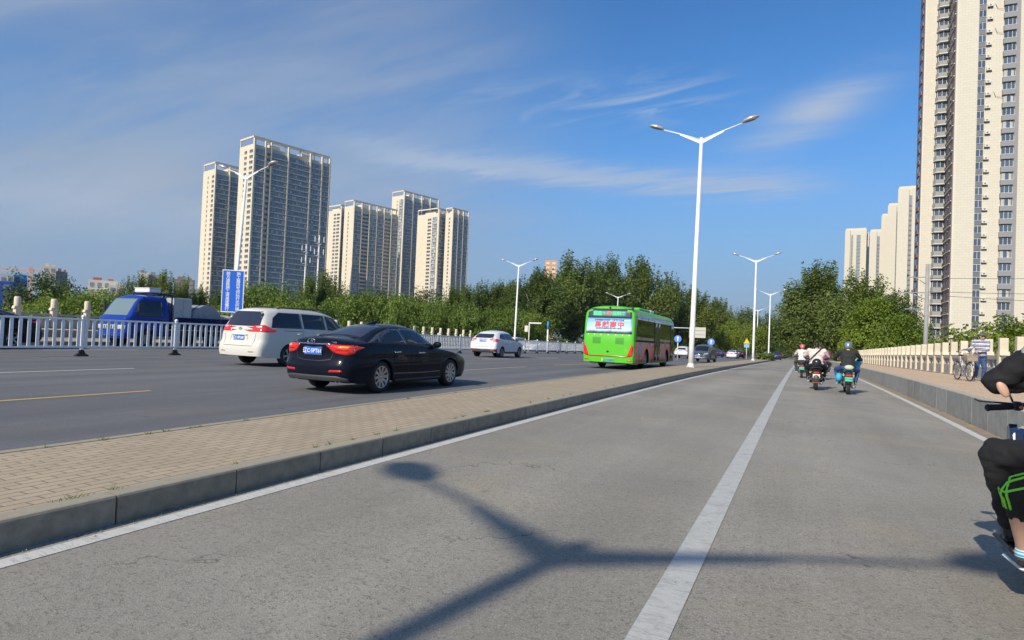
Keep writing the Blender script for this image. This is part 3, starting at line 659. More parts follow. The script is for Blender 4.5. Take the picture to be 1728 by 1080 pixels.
# ---------------------------------------------------------------- street lamps
M_LAMPTOP = mat('lamp_shell', (.62, .60, .55), .3, .5); M_LAMPB = mat('lamp_underside', (.10, .09, .08), .35)
def make_lamp(h):
    t = thing('street_lamp', '', 'street lamp', (0, 0, 0), 0, 'double armed white street lamps')
    mb = MB(); mb.tube([(0, 0, .02), (0, 0, 1.6), (0, 0, h)], [.145, .138, .088], 16); mb.build('pole', M_METALW, t)
    mb = MB(); mb.bbox((0, 0, .012), (.42, .42, .024), .01); mb.lathe([(.12, .02), (.17, .03), (.19, .10), (.15, .20), (.135, .22)], n=12)
    for a in range(4): mb.tube([(.16 * (-1) ** (a % 2), .16 * (-1) ** (a // 2), .02), (.16 * (-1) ** (a % 2), .16 * (-1) ** (a // 2), .07)], .018, 6)
    mb.build('base_flange', M_METALW, t)
    mb = MB(); mb.bbox((0, -.118, .95), (.12, .03, .26), .008); mb.build('service_hatch', M_METALW, t)
    for s in (-1, 1):
        mb = MB(); mb.tube([(s * .02, 0, h - .12), (s * 1.1, 0, h + .28), (s * 2.1, 0, h + .62)], [.045, .036, .03], 8)
        mb.prism([(s * .03, h - .33), (s * .03, h - .15), (s * 1.15, h + .28), (s * 1.15, h + .23)], 1, -.022, .022)
        a = mb.build('arm', M_METALW, t)
        R_ = Matrix.Rotation(-s * .30, 4, 'Y'); c = Vector((s * 2.45, 0, h + .76))
        mb = MB(); prof = [(-.42, .05), (-.3, .13), (0, .19), (.25, .16), (.42, .03)]; prof = [(a * 1.05, b * 1.45) for a, b in prof]
        n = 14; vs = []; fs = []
        for x, w in prof:
            for k in range(n):
                q = 2 * pi * k / n; z = sin(q) * w * (.62 if sin(q) > 0 else .25); vs.append(c + R_ @ Vector((x * s, cos(q) * w, z)))
        for i in range(len(prof) - 1):
            for k in range(n): j = (k + 1) % n; fs.append((i * n + k, i * n + j, i * n + n + j, i * n + n + k))
        fs += [tuple(range(n)), tuple(range((len(prof) - 1) * n, len(prof) * n))]
        mb.add(vs, fs, 0, True); hd = mb.build('lamp_head', M_LAMPTOP, t)
        mb = MB(); mb.ell(c + R_ @ Vector((0, 0, -.035)), (.34, .15, .035), 0, R_.to_3x3().to_4x4()); mb.build('lens', M_LAMPB, hd)
    return t
lamp0 = make_lamp(12.35)
LS = [(-5.35, 34.6, .195, 'near tall street lamp on the paved median, tallest in view'), (-5.35, 82.4, .195, 'second street lamp on the paved median, in line with the hedge start'), (-5.6, 128, .1, 'third street lamp on the median, over the hedge, against the big right tree'),
      (-10.6, 176, .1, 'small far street lamp peeking beside the second lamp pole'), (-5.22, -15.28, .195, 'street lamp behind the viewpoint whose forked shadow lies on the bike lane')]
for i, (x, y, dz, lb) in enumerate(LS):
    o = lamp0 if i == 0 else copy_tree(lamp0); o.location = (x, y, zg(y) + dz); o['label'] = lb
    o.rotation_euler = (0, .012 if i == 0 else 0, 0)
for i, (x, y, s, lb) in enumerate([(-36.75, 32.1, .965, 'left street lamp with the blue hanging sign, in front of the tallest tower'), (-36, 79, .94, 'street lamp behind the white hatchback on the far side of the road'), (-36, 131, .94, 'street lamp rising over the green bus roof'), (-31, 184, .95, 'small far street lamp left of the near lamp pole')]):
    o = copy_tree(lamp0); o.location = (x, y, zg(y) + .18); o['label'] = lb; o.scale = (1, 1, s); o.rotation_euler = (-.032, .030, 0) if i == 0 else (-.012, .012, 0)

# ---------------------------------------------------------------- hanging blue sign, other signs
def cjk(txt, size, m, parent, M, name='lettering', **k): return text_mesh(txt, size, m, name, parent, M, **k)
M_SIGNB = mat('blue_sign_face', (.012, .12, .60), .45); M_SIGNW = mat('white_lettering', (.75, .78, .82), .5)
t = thing('hanging_sign', 'tall blue sign with two columns of white Chinese writing on the left lamp pole', 'sign', (-36.50, 31.9, 2.05), radians(38))
mb = MB(); mb.bbox((0, 0, 1.5), (1.45, .05, 3.0), .01); mb.build('panel', M_SIGNB, t)
mb = MB()
for c, d in (((0, -.03, .03), (1.47, .02, .06)), ((0, -.03, 2.97), (1.47, .02, .06)), ((-.7, -.03, 1.5), (.05, .02, 2.88)), ((.7, -.03, 1.5), (.05, .02, 2.88))): mb.box(c, d)
mb.build('border', M_SIGNW, t)
for cx, s in ((.34, '施工路段封闭绕行北行辅路'), (-.34, '前方道路施工请减速慢行谢谢')):
    for i, ch in enumerate(s[:11]): cjk(ch, .27, M_SIGNW, t, Matrix.Translation((cx, -.035, 2.72 - i * .25)) @ FACE_BACK, bold=.004)
def gantry():
    t = thing('direction_sign', 'pale direction sign on a long arm between the bus and the near lamp', 'road sign', (-30, 117, zg(117)))
    mb = MB(); mb.tube([(0, 0, 0), (0, 0, 6.4)], [.16, .12], 10); mb.build('post', M_METALW, t)
    mb = MB(); mb.tube([(0, 0, 5.1), (12.2, 0, 5.1)], .08, 8); mb.build('arm', M_METALW, t)
    mb = MB(); mb.bbox((12.9, -.12, 4.35), (2.9, .06, 1.9), .02); p = mb.build('panel', mat('sign_back', (.50, .49, .43), .6), t)
    mb = MB(); mb.box((12.9, -.18, 4.75), (2.6, .05, .05)); mb.box((12.9, -.18, 4.0), (2.6, .05, .05)); mb.build('bracket', M_GREY, t)
gantry()
def roundsign(x, y, z, r, label):
    t = thing('round_sign', label, 'road sign', (x, y, zg(y)), 0, 'blue round arrow signs'); mb = MB(); mb.tube([(0, 0, 0), (0, 0, z + r)], .045, 8); mb.build('post', M_METALW, t)
    mb = MB(); mb.lathe([(.001, 0), (r, 0), (r, .03), (.001, .03)], (0, -.05, z), 24, 0, Matrix.Rotation(pi / 2, 4, 'X'), smooth=False); f = mb.build('panel', mat('blue_round_sign', (.10, .24, .75), .4), t)
    mb = MB(); mb.prism([(-.06 * r / .4, -.6 * r), (.06 * r / .4, -.6 * r), (.06 * r / .4, .2 * r), (.4 * r, .2 * r), (0, .75 * r), (-.4 * r, .2 * r), (-.06 * r / .4, .2 * r)], 1, -.095, -.085)
    mb2 = MB(); mb2.add([(v[0], v[1], v[2] + z) for v in mb.v], mb.f); mb2.build('arrow', M_SIGNW, t)
p = azp(-9.95, 70); roundsign(p.x, p.y, 2.25, .38, 'blue round sign beside the front of the green bus')
p = azp(-7.15, 100); roundsign(p.x, p.y, 2.5, .5, 'blue round sign right above the grey oncoming car')
p = azp(-4.25, 118); t = thing('triangle_sign', 'yellow triangle warning sign over a small blue plate by the hedge', 'road sign', (p.x, p.y, zg(p.y)))
mb = MB(); mb.tube([(0, 0, 0), (0, 0, 3.6)], .06, 8); mb.build('post', M_METALW, t)
mb = MB(); mb.prism([(-.5, 2.75), (.5, 2.75), (0, 3.7)], 1, -.1, -.06); mb.build('triangle_panel', mat('warning_yellow', (.80, .50, .03), .5), t)
mb = MB(); mb.bbox((0, -.08, 2.35), (.85, .04, .6), .01); mb.build('blue_panel', mat('pale_blue_sign', (.18, .42, .8), .5), t)
# pale camera post and blue topped banner post behind the barrier
p = azp(-23.2, 74); t = thing('camera_post', 'short cream post with side box and arm behind the barrier near the white hatchback', 'post', (p.x, p.y, zg(p.y) - .2))
mb = MB(); mb.tube([(0, 0, 0), (0, 0, 3.6)], .075, 8); mb.build('post', M_CREAMW, t)
mb = MB(); mb.bbox((.75, 0, 3.6), (1.6, .16, .18), .02); mb.build('arm', M_CREAMW, t); mb = MB(); mb.bbox((-.3, -.05, 2.9), (.42, .3, .75), .03); mb.build('control_box', M_CREAMW, t)
p = azp(-21.5, 72); t = thing('banner_post', 'slim white post with a blue top behind the barrier, left of the bus', 'post', (p.x, p.y, zg(p.y) - .2))
mb = MB(); mb.tube([(0, 0, 0), (0, 0, 2.9)], .09, 8); mb.build('post', M_METALW, t); mb = MB(); mb.tube([(0, 0, 2.9), (0, 0, 3.8)], .1, 8); mb.build('blue_cap', M_BLUES, t)

# ---------------------------------------------------------------- central barrier, one thing per section
def make_fence():
    L = 3.66; t = thing('barrier_section', '', 'barrier', (0, 0, 0), 0, 'white picket barrier sections down the road middle')
    mb = MB(); mb.bbox((0, 0, .72), (.085, .085, 1.32), .01); p = mb.build('post', M_FENCE, t)
    mb = MB(); mb.lathe([(.001, 1.47), (.03, 1.46), (.065, 1.42), (.065, 1.38), (.001, 1.38)], n=12); mb.build('post_cap', M_FENCE, p)
    mb = MB(); mb.lathe([(.24, 0), (.23, .035), (.12, .10), (.085, .21), (.06, .22)], n=8, smooth=False); mb.build('rubber_base', M_BLACK, t)
    mb = MB(); mb.bbox((0, L / 2, 1.30), (.05, L - .09, .06), .006); mb.build('top_rail', M_FENCE, t)
    mb = MB(); mb.bbox((0, L / 2, .32), (.05, L - .09, .06), .006); mb.build('bottom_rail', M_FENCE, t)
    mb = MB()
    for k in range(14): mb.bbox((0, L * (k + .5) / 14, .81), (.022, .11, .918), .004)
    mb.build('pickets', M_FENCE, t)
    return t
M_FENCE = mat('white_barrier_enamel', (.86, .86, .85), .3, var=.08, vscale=5, spec=.6)
f0 = make_fence(); N_F = 28; y = -.75; k = 0
ordn = ['nearest', '2nd', '3rd', '4th', '5th', '6th', '7th', '8th', '9th', '10th', '11th', '12th', '13th', '14th', '15th', '16th', '17th', '18th', '19th', '20th', '21st', '22nd', '23rd', '24th', '25th', '26th', '27th', '28th']
for k in range(N_F):
    o = f0 if k == 0 else copy_tree(f0); xx = -23.2 - max(0, y - 22) * .055; o.location = (xx, y, zg(y) + .0)
    sl = (zg(y + 3.66) - zg(y)) / 3.66; o.rotation_euler = (sl, 0, .055 if y > 20 else 0)
    o['label'] = '%s white picket barrier section from the left edge%s' % (ordn[k], {4: ', foot by the truck headlamp', 5: ', beside the white minivan'}.get(k, '')); y += 3.66

# ---------------------------------------------------------------- stone balustrades on both bridge edges
M_STONE = mat('beige_stone_post', (.60, .53, .40), .8, var=.1, vscale=3, bump=.1, bscale=40, objvar=.08); M_STONEG = mat('grey_stone_panel', (.36, .35, .33), .85, var=.15, vscale=3)
def balustrade(x, y0, n, sp, ph, label, base, cyl, px=1):
    t = thing('stone_balustrade', label, 'balustrade', (x, y0, 0))
    mb = MB(); w = .32
    mb.bbox((0, 0, ph * .34), (w, w, ph * .68), .015)
    if cyl: mb.lathe([(.19, ph * .68), (.19, ph * .95), (.16, ph), (.001, ph)], n=16)
    else: mb.bbox((0, 0, ph * .84), (w * .86, w * .86, ph * .32), .015)
    mb.prism([(-.26, ph * .60), (.26, ph * .60), (.2, ph * .69), (-.2, ph * .69)], 0, -.15, .15)
    pm = mb.mesh('post', M_STONE)
    mb = MB(); l = sp - w
    mb.bbox((0, sp / 2, .27), (.14, l, .46), .01); mb.bbox((0, sp / 2, .86), (.20, l, .13), .02); mb.bbox((0, sp / 2, .03), (.3, l, .07), .01)
    for q in (.12, .5, .88):
        c = w / 2 + l * q
        mb.prism([(c - .08, .50), (c + .08, .50), (c + .05, .58), (c + .11, .66), (c + .14, .795), (c - .14, .795), (c - .11, .66), (c - .05, .58)], 0, -.055, .055)
    pan = mb.mesh('panel', M_STONEG)
    for k in range(n):
        y = y0 + k * sp; s = (zg(y + sp) - zg(y)) / sp
        link('post', pm, t, (0, k * sp, zg(y) + base))
        if k < n - 1: o = link('panel', pan, t, (0, k * sp, zg(y) + base)); o.rotation_euler = (atan2(s, 1), 0, 0)
    return t
balustrade(6.8, 30.92 - 2.08 * 17, 52, 2.08, 1.62, 'right hand balustrade of square beige stone posts along the pavement', .50, False)
balustrade(-46.3, 23.56 - 2.2 * 11, 48, 2.2, 1.95, 'left hand balustrade of round topped beige posts on the far bridge edge', .62, True)

# ---------------------------------------------------------------- hedge on the median, poles, gatehouse
r_ = random.Random(5); V = []; F = []
for i in range(5200):
    y = r_.uniform(104, 150); x = -5.3 + r_.uniform(-1.0, 1.0) - max(0, y - 118) * .05; z = zg(y) + .1 + r_.uniform(0, 1.0)
    p = Vector((x, y, z)); n = Vector((r_.uniform(-1, 1), r_.uniform(-1, 1), r_.uniform(0, 1))).normalized(); u = n.orthogonal().normalized(); w = n.cross(u); s = r_.uniform(.14, .3); o = len(V)
    V += [p - u * s, p - w * s * .6, p + u * s, p + w * s * .6]; F.append((o, o + 1, o + 2, o + 3))
me = bpy.data.meshes.new('hedge'); me.from_pydata([tuple(v) for v in V], [], F); me.materials.append(M_LEAF)
tag(link('hedge', me), 'clipped green hedge on the median at the foot of the third lamp', 'hedge')
p = azp(8.6, 68); t = thing('utility_pole', 'grey concrete utility pole with three side arms in front of the near tower', 'utility pole', (p.x, p.y, -5.0))
M_CONC = mat('grey_concrete', (.30, .30, .29), .85, var=.1)
mb = MB(); mb.tube([(0, 0, 0), (0, 0, 14.2)], [.22, .15], 12); mb.build('pole', M_CONC, t)
for zz, l in ((13.0, 1.5), (11.6, 2.2), (10.1, 1.6)):
    mb = MB(); mb.bbox((-l / 2 - .1, 0, zz), (l, .09, .09), .01); mb.tube([(-.15, 0, zz - .6), (-l * .6, 0, zz)], .03, 6); a = mb.build('cross_arm', M_STEEL, t)
    for q in (.5, .98): mb = MB(); mb.lathe([(.03, 0), (.07, .05), (.04, .1), (.07, .15), (.03, .2)], (-l * q - .05, 0, zz + .05), 8); mb.build('insulator', M_DARK, a)
mb = MB()
for zz, e in ((12.9, 3.2), (11.7, 2.6), (11.4, 1.0)):
    pts = [(0 + 40 * i / 8, -2 * i / 8, zz + e * (i / 8) - 1.2 * sin(pi * i / 8)) for i in range(9)]; mb.tube(pts, .018, 4)
tag(mb.build('power_cable', M_DARK, None, (p.x, p.y, -5)), 'thin power cables running right from the utility pole across the tower', 'cables')
p = azp(9.3, 150); t = thing('gatehouse', 'small grey gatehouse with an orange panel at the foot of the near tower', 'gatehouse', (p.x, p.y, -2.5))
mb = MB(); mb.box((1.5, 3, 2.2), (7, 5, 4.4)); mb.build('wall', M_GREY, t); mb = MB(); mb.box((1.5, 3, 4.55), (7.8, 5.8, .3)); mb.build('roof', M_SLAB, t)
mb = MB(); mb.box((-3.2, -.6, 3.2), (1.6, .1, 2.0)); mb.build('orange_panel', mat('orange_paint', (.75, .33, .03), .5), t); mb = MB(); mb.box((2.6, .44, 2.6), (3.2, .1, 1.6)); mb.build('window', M_TGLASS, t)

# ---------------------------------------------------------------- vehicles
def pchip(tab):
    xs = [a for a, b in tab]; ys = [b for a, b in tab]; n = len(xs)
    h = [xs[i + 1] - xs[i] for i in range(n - 1)]; d = [(ys[i + 1] - ys[i]) / h[i] for i in range(n - 1)]; m = [0] * n
    m[0] = d[0]; m[-1] = d[-1]
    for i in range(1, n - 1):
        if d[i - 1] * d[i] <= 0: m[i] = 0
        else: w1 = 2 * h[i] + h[i - 1]; w2 = h[i] + 2 * h[i - 1]; m[i] = (w1 + w2) / (w1 / d[i - 1] + w2 / d[i])
    def f(x):
        if x <= xs[0]: return ys[0]
        if x >= xs[-1]: return ys[-1]
        i = max(j for j in range(n - 1) if xs[j] <= x); t = (x - xs[i]) / h[i]
        return (2 * t ** 3 - 3 * t * t + 1) * ys[i] + (t ** 3 - 2 * t * t + t) * h[i] * m[i] + (-2 * t ** 3 + 3 * t * t) * ys[i + 1] + (t ** 3 - t * t) * h[i] * m[i + 1]
    return f
class Body:
    def __init__(s, L, W, zb, belt, top, wr, plan, side, yr, yf, wheels, aR, axz, crown=.07, drop=.09, NS=12, NG=6, NR=6):
        s.L, s.W = L, W; fs = [pchip(q) for q in (zb, belt, top, wr, plan, side, yr, yf)]; ZB, BE, TO, WR, PL, SI, YR, YF = fs; hw = W / 2
        st = set(round(i / 110, 4) for i in range(111)) | {.004, .01, .016, .984, .99, .996}
        for yw in wheels:
            for k in range(25): a = pi * k / 24; st.add(round((yw + aR * cos(a)) / L, 4))
            st.add(round((yw - aR - .002) / L, 4)); st.add(round((yw + aR + .002) / L, 4))
        st = sorted(q for q in st if 0 <= q <= 1); s.rings = []
        def ypos(z, w, q):
            y = YR(z) * (1 - q) + YF(z) * q; c = (1 - min(1, w / (hw * .95)) ** 2)
            if q < .15: y -= crown * c * (1 - q / .15) ** 2
            if q > .85: y += crown * 1.6 * c * ((q - .85) / .15) ** 2
            return y
        for q in st:
            y = q * L; b = ZB(q)
            for yw in wheels:
                dd = aR * aR - (y - yw) ** 2
                if dd > 0: b = max(b, axz + sqrt(dd))
            B = max(BE(q), b + .02); T = max(TO(q), B + .012); p = PL(q); dr = min(drop, (T - B) * .55); ring = []
            for j in range(NS + 1): z = b + (B - b) * j / NS; ring.append((hw * SI(z) * p, z))
            wB = ring[-1][0]; wR = min(WR(q) * p, wB * .985)
            for j in range(1, NG + 1): u = j / NG; ring.append((wB + (wR - wB) * u ** 1.2, B + (T - dr - B) * u))
            for j in range(1, NR + 1): u = j / NR; ring.append((wR * (1 - u), T - dr * (1 - u) ** 2.6))
            s.rings.append([(w, ypos(z, w, q), z) for w, z in ring])
        n = len(s.rings[0]); V = []; F = []
        for sg in (1, -1):
            o = len(V)
            for r in s.rings: V += [(sg * w, y, z) for w, y, z in r]
            for i in range(len(s.rings) - 1):
                for j in range(n - 1):
                    f = (o + i * n + j, o + i * n + j + 1, o + (i + 1) * n + j + 1, o + (i + 1) * n + j); F.append(f if sg > 0 else f[::-1])
            for e, r in ((0, s.rings[0]), (1, s.rings[-1])):     # end caps
                m = NS + NG + 1; o2 = len(V); K = NR
                for j in range(m):
                    w, y, z = r[j]
                    for k in range(K + 1): ww = w * (1 - k / K); V.append((sg * ww, ypos(z, ww, float(e)), z))
                for j in range(m - 1):
                    for k in range(K):
                        f = (o2 + j * (K + 1) + k, o2 + j * (K + 1) + k + 1, o2 + (j + 1) * (K + 1) + k + 1, o2 + (j + 1) * (K + 1) + k); F.append(f if (sg > 0) == (e == 0) else f[::-1])
                base = o + (0 if e == 0 else (len(s.rings) - 1) * n) + NS + NG
                for k in range(K):
                    f = (o2 + (m - 1) * (K + 1) + k, o2 + (m - 1) * (K + 1) + k + 1, base + k + 1, base + k); F.append(f if (sg > 0) == (e == 0) else f[::-1])
        s.V, s.F = V, F
        me = bpy.data.meshes.new('body'); me.from_pydata(V, [], F)
        bm = bmesh.new(); bm.from_mesh(me); bmesh.ops.remove_doubles(bm, verts=bm.verts, dist=.0008)
        bmesh.ops.dissolve_degenerate(bm, dist=.0004, edges=bm.edges); bmesh.ops.recalc_face_normals(bm, faces=bm.faces)
        for f in bm.faces: f.smooth = True
        bm.to_mesh(me); s.bvh = BVHTree.FromBMesh(bm); bm.free(); s.me = me
    def hit(s, a, b, view):
        o, d = {'side': ((3, a, b), (-1, 0, 0)), 'sideL': ((-3, a, b), (1, 0, 0)), 'rear': ((a, -2, b), (0, 1, 0)), 'front': ((a, s.L + 2, b), (0, -1, 0)), 'top': ((a, b, 5), (0, 0, -1))}[view]
        loc, nor, i, dist = s.bvh.ray_cast(Vector(o), Vector(d))
        if loc is None: loc, nor, i, dist = s.bvh.find_nearest(Vector(o) + Vector(d) * (2.2 if view != 'top' else 3.8))
        if (view == 'rear' and loc.y > .5) or (view == 'front' and loc.y < s.L - (.9 if b > 1.0 else .5)): loc, nor, i, dist = s.bvh.find_nearest(Vector((a, .16 if view == 'rear' else s.L - .2, b)))
        if nor.dot(Vector(d)) > 0 and abs(nor.dot(Vector(d))) > .3: nor = -nor
        return loc, nor
    def decal(s, poly, view, name, m, parent, off=.004, res=.05, edge=True):
        """patch whose outline is drawn in side / rear / front / top view, laid on the body surface"""
        pts = []; n = len(poly)
        for i in range(n):
            a, b = Vector(poly[i]), Vector(poly[(i + 1) % n]); k = max(1, int((b - a).length / res))
            for j in range(k): pts.append(a.lerp(b, j / k))
        nb = len(pts); es = [(i, (i + 1) % nb) for i in range(nb)]
        x0, x1 = min(p.x for p in pts), max(p.x for p in pts); y0, y1 = min(p.y for p in pts), max(p.y for p in pts)
        nx, ny = int((x1 - x0) / res), int((y1 - y0) / res)
        def inside(q):
            c = False
            for i in range(nb):
                a, b = pts[i], pts[(i + 1) % nb]
                if (a.y > q.y) != (b.y > q.y) and q.x < (b.x - a.x) * (q.y - a.y) / (b.y - a.y) + a.x: c = not c
            return c
        gp = []
        for i in range(1, nx + 1):
            for j in range(1, ny + 1):
                q = Vector((x0 + (x1 - x0) * i / (nx + 1), y0 + (y1 - y0) * j / (ny + 1)))
                if inside(q) and min((q - p).length for p in pts) > res * .45: gp.append(q)
        vo, eo, fo, *_ = delaunay_2d_cdt(pts + gp, es, [], 1, 1e-5)
        V = []; N = []
        for v in vo: l, nn = s.hit(v.x, v.y, view); V.append(l + nn * off); N.append(nn)
        nv = len(V); F = [tuple(f) for f in fo]
        if edge:      # a turned-down rim so the patch has thickness
            cnt = {}
            for f in F:
                for i in range(len(f)): e = (f[i], f[(i + 1) % len(f)]); cnt[tuple(sorted(e))] = cnt.get(tuple(sorted(e)), []) + [e]
            mp = {}
            for e2, l in cnt.items():
                if len(l) == 1:
                    a, b = l[0]
                    for q in (a, b):
                        if q not in mp: mp[q] = len(V); V.append(V[q] - N[q] * (off + .004))
                    F.append((b, a, mp[a], mp[b]))
        me = bpy.data.meshes.new(name); me.from_pydata([tuple(v) for v in V], [], F); me.materials.append(m)
        nf = len(fo)
        for i, p in enumerate(me.polygons): p.use_smooth = i < nf
        bm = bmesh.new(); bm.from_mesh(me); bmesh.ops.recalc_face_normals(bm, faces=bm.faces); bm.to_mesh(me); bm.free(); me.update()
        return link(name, me, parent)
    def both(s, poly, name, m, parent, **k):
        r = s.decal(poly, 'side', name, m, parent, **k); s.decal(poly, 'sideL', name, m, parent, **k); return r
    def pair(s, poly, view, name, m, parent, **k):
        r = s.decal(poly, view, name, m, parent, **k); s.decal([(-a, b) for a, b in poly], view, name, m, parent, **k); return r
    def seam(s, pts, view, name, m, parent, w=.007, off=.002, res=.06):
        q = []
        for a, b in zip(pts, pts[1:]):
            a, b = Vector(a), Vector(b); k = max(1, int((b - a).length / res))
            for j in range(k): q.append(a.lerp(b, j / k))
        q.append(Vector(pts[-1])); V = []; F = []
        for i, p in enumerate(q):
            d = (q[min(i + 1, len(q) - 1)] - q[max(i - 1, 0)]).normalized(); n2 = Vector((-d.y, d.x)) * w / 2
            for e in (p + n2, p - n2): l, nn = s.hit(e.x, e.y, view); V.append(tuple(l + nn * off))
        for i in range(len(q) - 1): F.append((2 * i, 2 * i + 1, 2 * i + 3, 2 * i + 2))
        me = bpy.data.meshes.new(name); me.from_pydata(V, [], F); me.materials.append(m); return link(name, me, parent)

def carpaint(name, c, metal=0, rough=.25):
    return mat(name, c, rough, metal, coat=.28, spec=.06)
M_TYRE = mat('tyre_rubber', (.02, .02, .021), .8, var=.2, vscale=20); M_RIM = mat('alloy_rim', (.50, .51, .53), .25, .9); M_RIMD = mat('dark_wheel_well', (.012, .012, .013), .8)
def wheel_meshes(R, w, nsp, key, rimr=.64, m=None):
    prof = [(R * rimr, -w / 2), (R * .9, -w / 2), (R * .975, -w * .42), (R, -w * .3), (R, w * .3), (R * .975, w * .42), (R * .9, w / 2), (R * rimr, w / 2)]
    RY = Matrix.Rotation(pi / 2, 4, 'Y'); mb = MB(); mb.lathe(prof, n=36, M=RY, closed=False); ty = mb.mesh('tyre', M_TYRE)
    mb = MB(); rr = R * rimr
    mb.lathe([(rr, w * .5), (rr * .95, w * .51), (rr * .91, w * .44), (rr * .9, -w * .3), (rr, -w * .3)], n=32, M=RY)
    mb.lathe([(.001, w * .12), (rr * .9, w * .1)], n=24, M=RY, mi=1)
    mb.lathe([(.001, w * .46), (rr * .16, w * .45), (rr * .2, w * .3), (rr * .2, w * .1)], n=16, M=RY)
    for k in range(nsp):
        a = 2 * pi * k / nsp; A = Matrix.Rotation(a, 4, 'X')
        vs = [A @ Vector(v) for v in ((w * .42, -.022, rr * .12), (w * .42, .022, rr * .12), (w * .47, .034, rr * .93), (w * .47, -.034, rr * .93), (w * .2, -.022, rr * .12), (w * .2, .022, rr * .12), (w * .25, .034, rr * .93), (w * .25, -.034, rr * .93))]
        mb.add(vs, [(0, 1, 2, 3), (7, 6, 5, 4), (0, 4, 5, 1), (1, 5, 6, 2), (2, 6, 7, 3), (3, 7, 4, 0)], 0)
    return ty, mb.mesh('rim', [m or M_RIM, M_RIMD])
def put_wheels(t, B, ys, R, w, track, wm):
    for y in ys:
        for s in (1, -1):
            e = link('wheel', None, t, (s * track, y, R)); e.rotation_euler = (.37 * y, 0, pi if s < 0 else 0) if s > 0 else (.2, 0, pi); e.empty_display_size = .1
            link('tyre', wm[0], e); link('rim', wm[1], e)
def under(t, L, W, ys, z0=.2, z1=.75, aR=.38):
    mb = MB(); hw = W / 2 - .24; mb.box((0, L / 2, (z0 + z1) / 2 + .02), (hw * 2, L - .5, z1 - z0)); q = .25
    for a, b in zip([.30] + [y + aR + .03 for y in ys], [y - aR - .03 for y in ys] + [L - .45]):
        if b > a: mb.box((0, (a + b) / 2, (z0 + z1) / 2), (W - .22, b - a - .12, z1 - z0 - .1))
    mb.build('underbody', M_RIMD, t)
def plate(t, B, x, z, w, h, view, text, face=None, txc=None, tm=None):
    face = face or M_PLATE; l, n = B.hit(x, z, view); s = -1 if view == 'rear' else 1
    mb = MB(); c = l + Vector((0, s * .02, 0)); mb.bbox(tuple(c), (w, .015, h), .004); o = mb.build('plate', face, t)
    M = Matrix.Translation(c + Vector((0, s * .010, -.005))) @ (FACE_BACK if s < 0 else Matrix.Rotation(pi, 4, 'Z') @ FACE_BACK)
    text_mesh(text, h * .78, tm or M_PLW, 'lettering', o, M, bold=.0015); return o
def mirrors(t, y, z, x, m):
    for s in (1, -1):
        mb = MB(); mb.ell((s * (x + .11), y, z), (.12, .06, .075), 0); mb.prism([(y - .05, z - .08), (y + .04, z - .08), (y + .03, z - .02), (y - .03, z - .02)], 0, s * (x - .06), s * (x + .06)); mb.build('mirror', m, t)
def handle(t, B, y, z, m, view, w=.2):
    l, n = B.hit(y, z, view); s = 1 if view == 'side' else -1
    mb = MB(); mb.tube([l + Vector((0, -w / 2, 0)), l + Vector((s * .035, -w / 2 + .03, 0)), l + Vector((s * .04, 0, .005)), l + Vector((s * .035, w / 2 - .03, 0)), l + Vector((0, w / 2, 0))], [.012, .016, .017, .016, .012], 8); mb.build('door_handle', m, t)

SED = dict(L=4.84, W=1.87, zb=[(0, .27), (.05, .22), (.5, .19), (.93, .20), (1, .24)],
    belt=[(0, .93), (.06, 1.0), (.14, 1.03), (.3, 1.01), (.6, .95), (.76, .90), (.9, .80), (1, .60)],
    top=[(0, 1.06), (.02, 1.13), (.05, 1.15), (.11, 1.165), (.18, 1.27), (.27, 1.395), (.36, 1.46), (.45, 1.48), (.52, 1.47), (.60, 1.415), (.68, 1.25), (.765, 1.03), (.85, .955), (.93, .86), (.975, .76), (1, .66)],
    wr=[(0, .66), (.06, .72), (.14, .68), (.24, .585), (.4, .56), (.55, .565), (.66, .63), (.76, .70), (.9, .68), (1, .55)],
    plan=[(0, .78), (.008, .86), (.025, .925), (.06, .965), (.12, .99), (.22, 1), (.75, 1), (.86, .985), (.93, .94), (.97, .87), (1, .72)],
    side=[(.18, .935), (.3, .965), (.45, .985), (.62, 1.0), (.75, .985), (.82, .988), (.92, .965), (1.05, .93)],
    yr=[(.2, .12), (.3, .05), (.42, .0), (.58, .0), (.64, .03), (.8, .06), (.97, .03), (1.08, .0), (1.14, .04), (1.5, .3)], yf=[(.2, 4.74), (.4, 4.84), (.6, 4.82), (.72, 4.72), (.9, 4.5), (1.5, 4.3)],
    wheels=(1.03, 3.84), aR=.375, axz=.335, crown=.13, drop=.085)
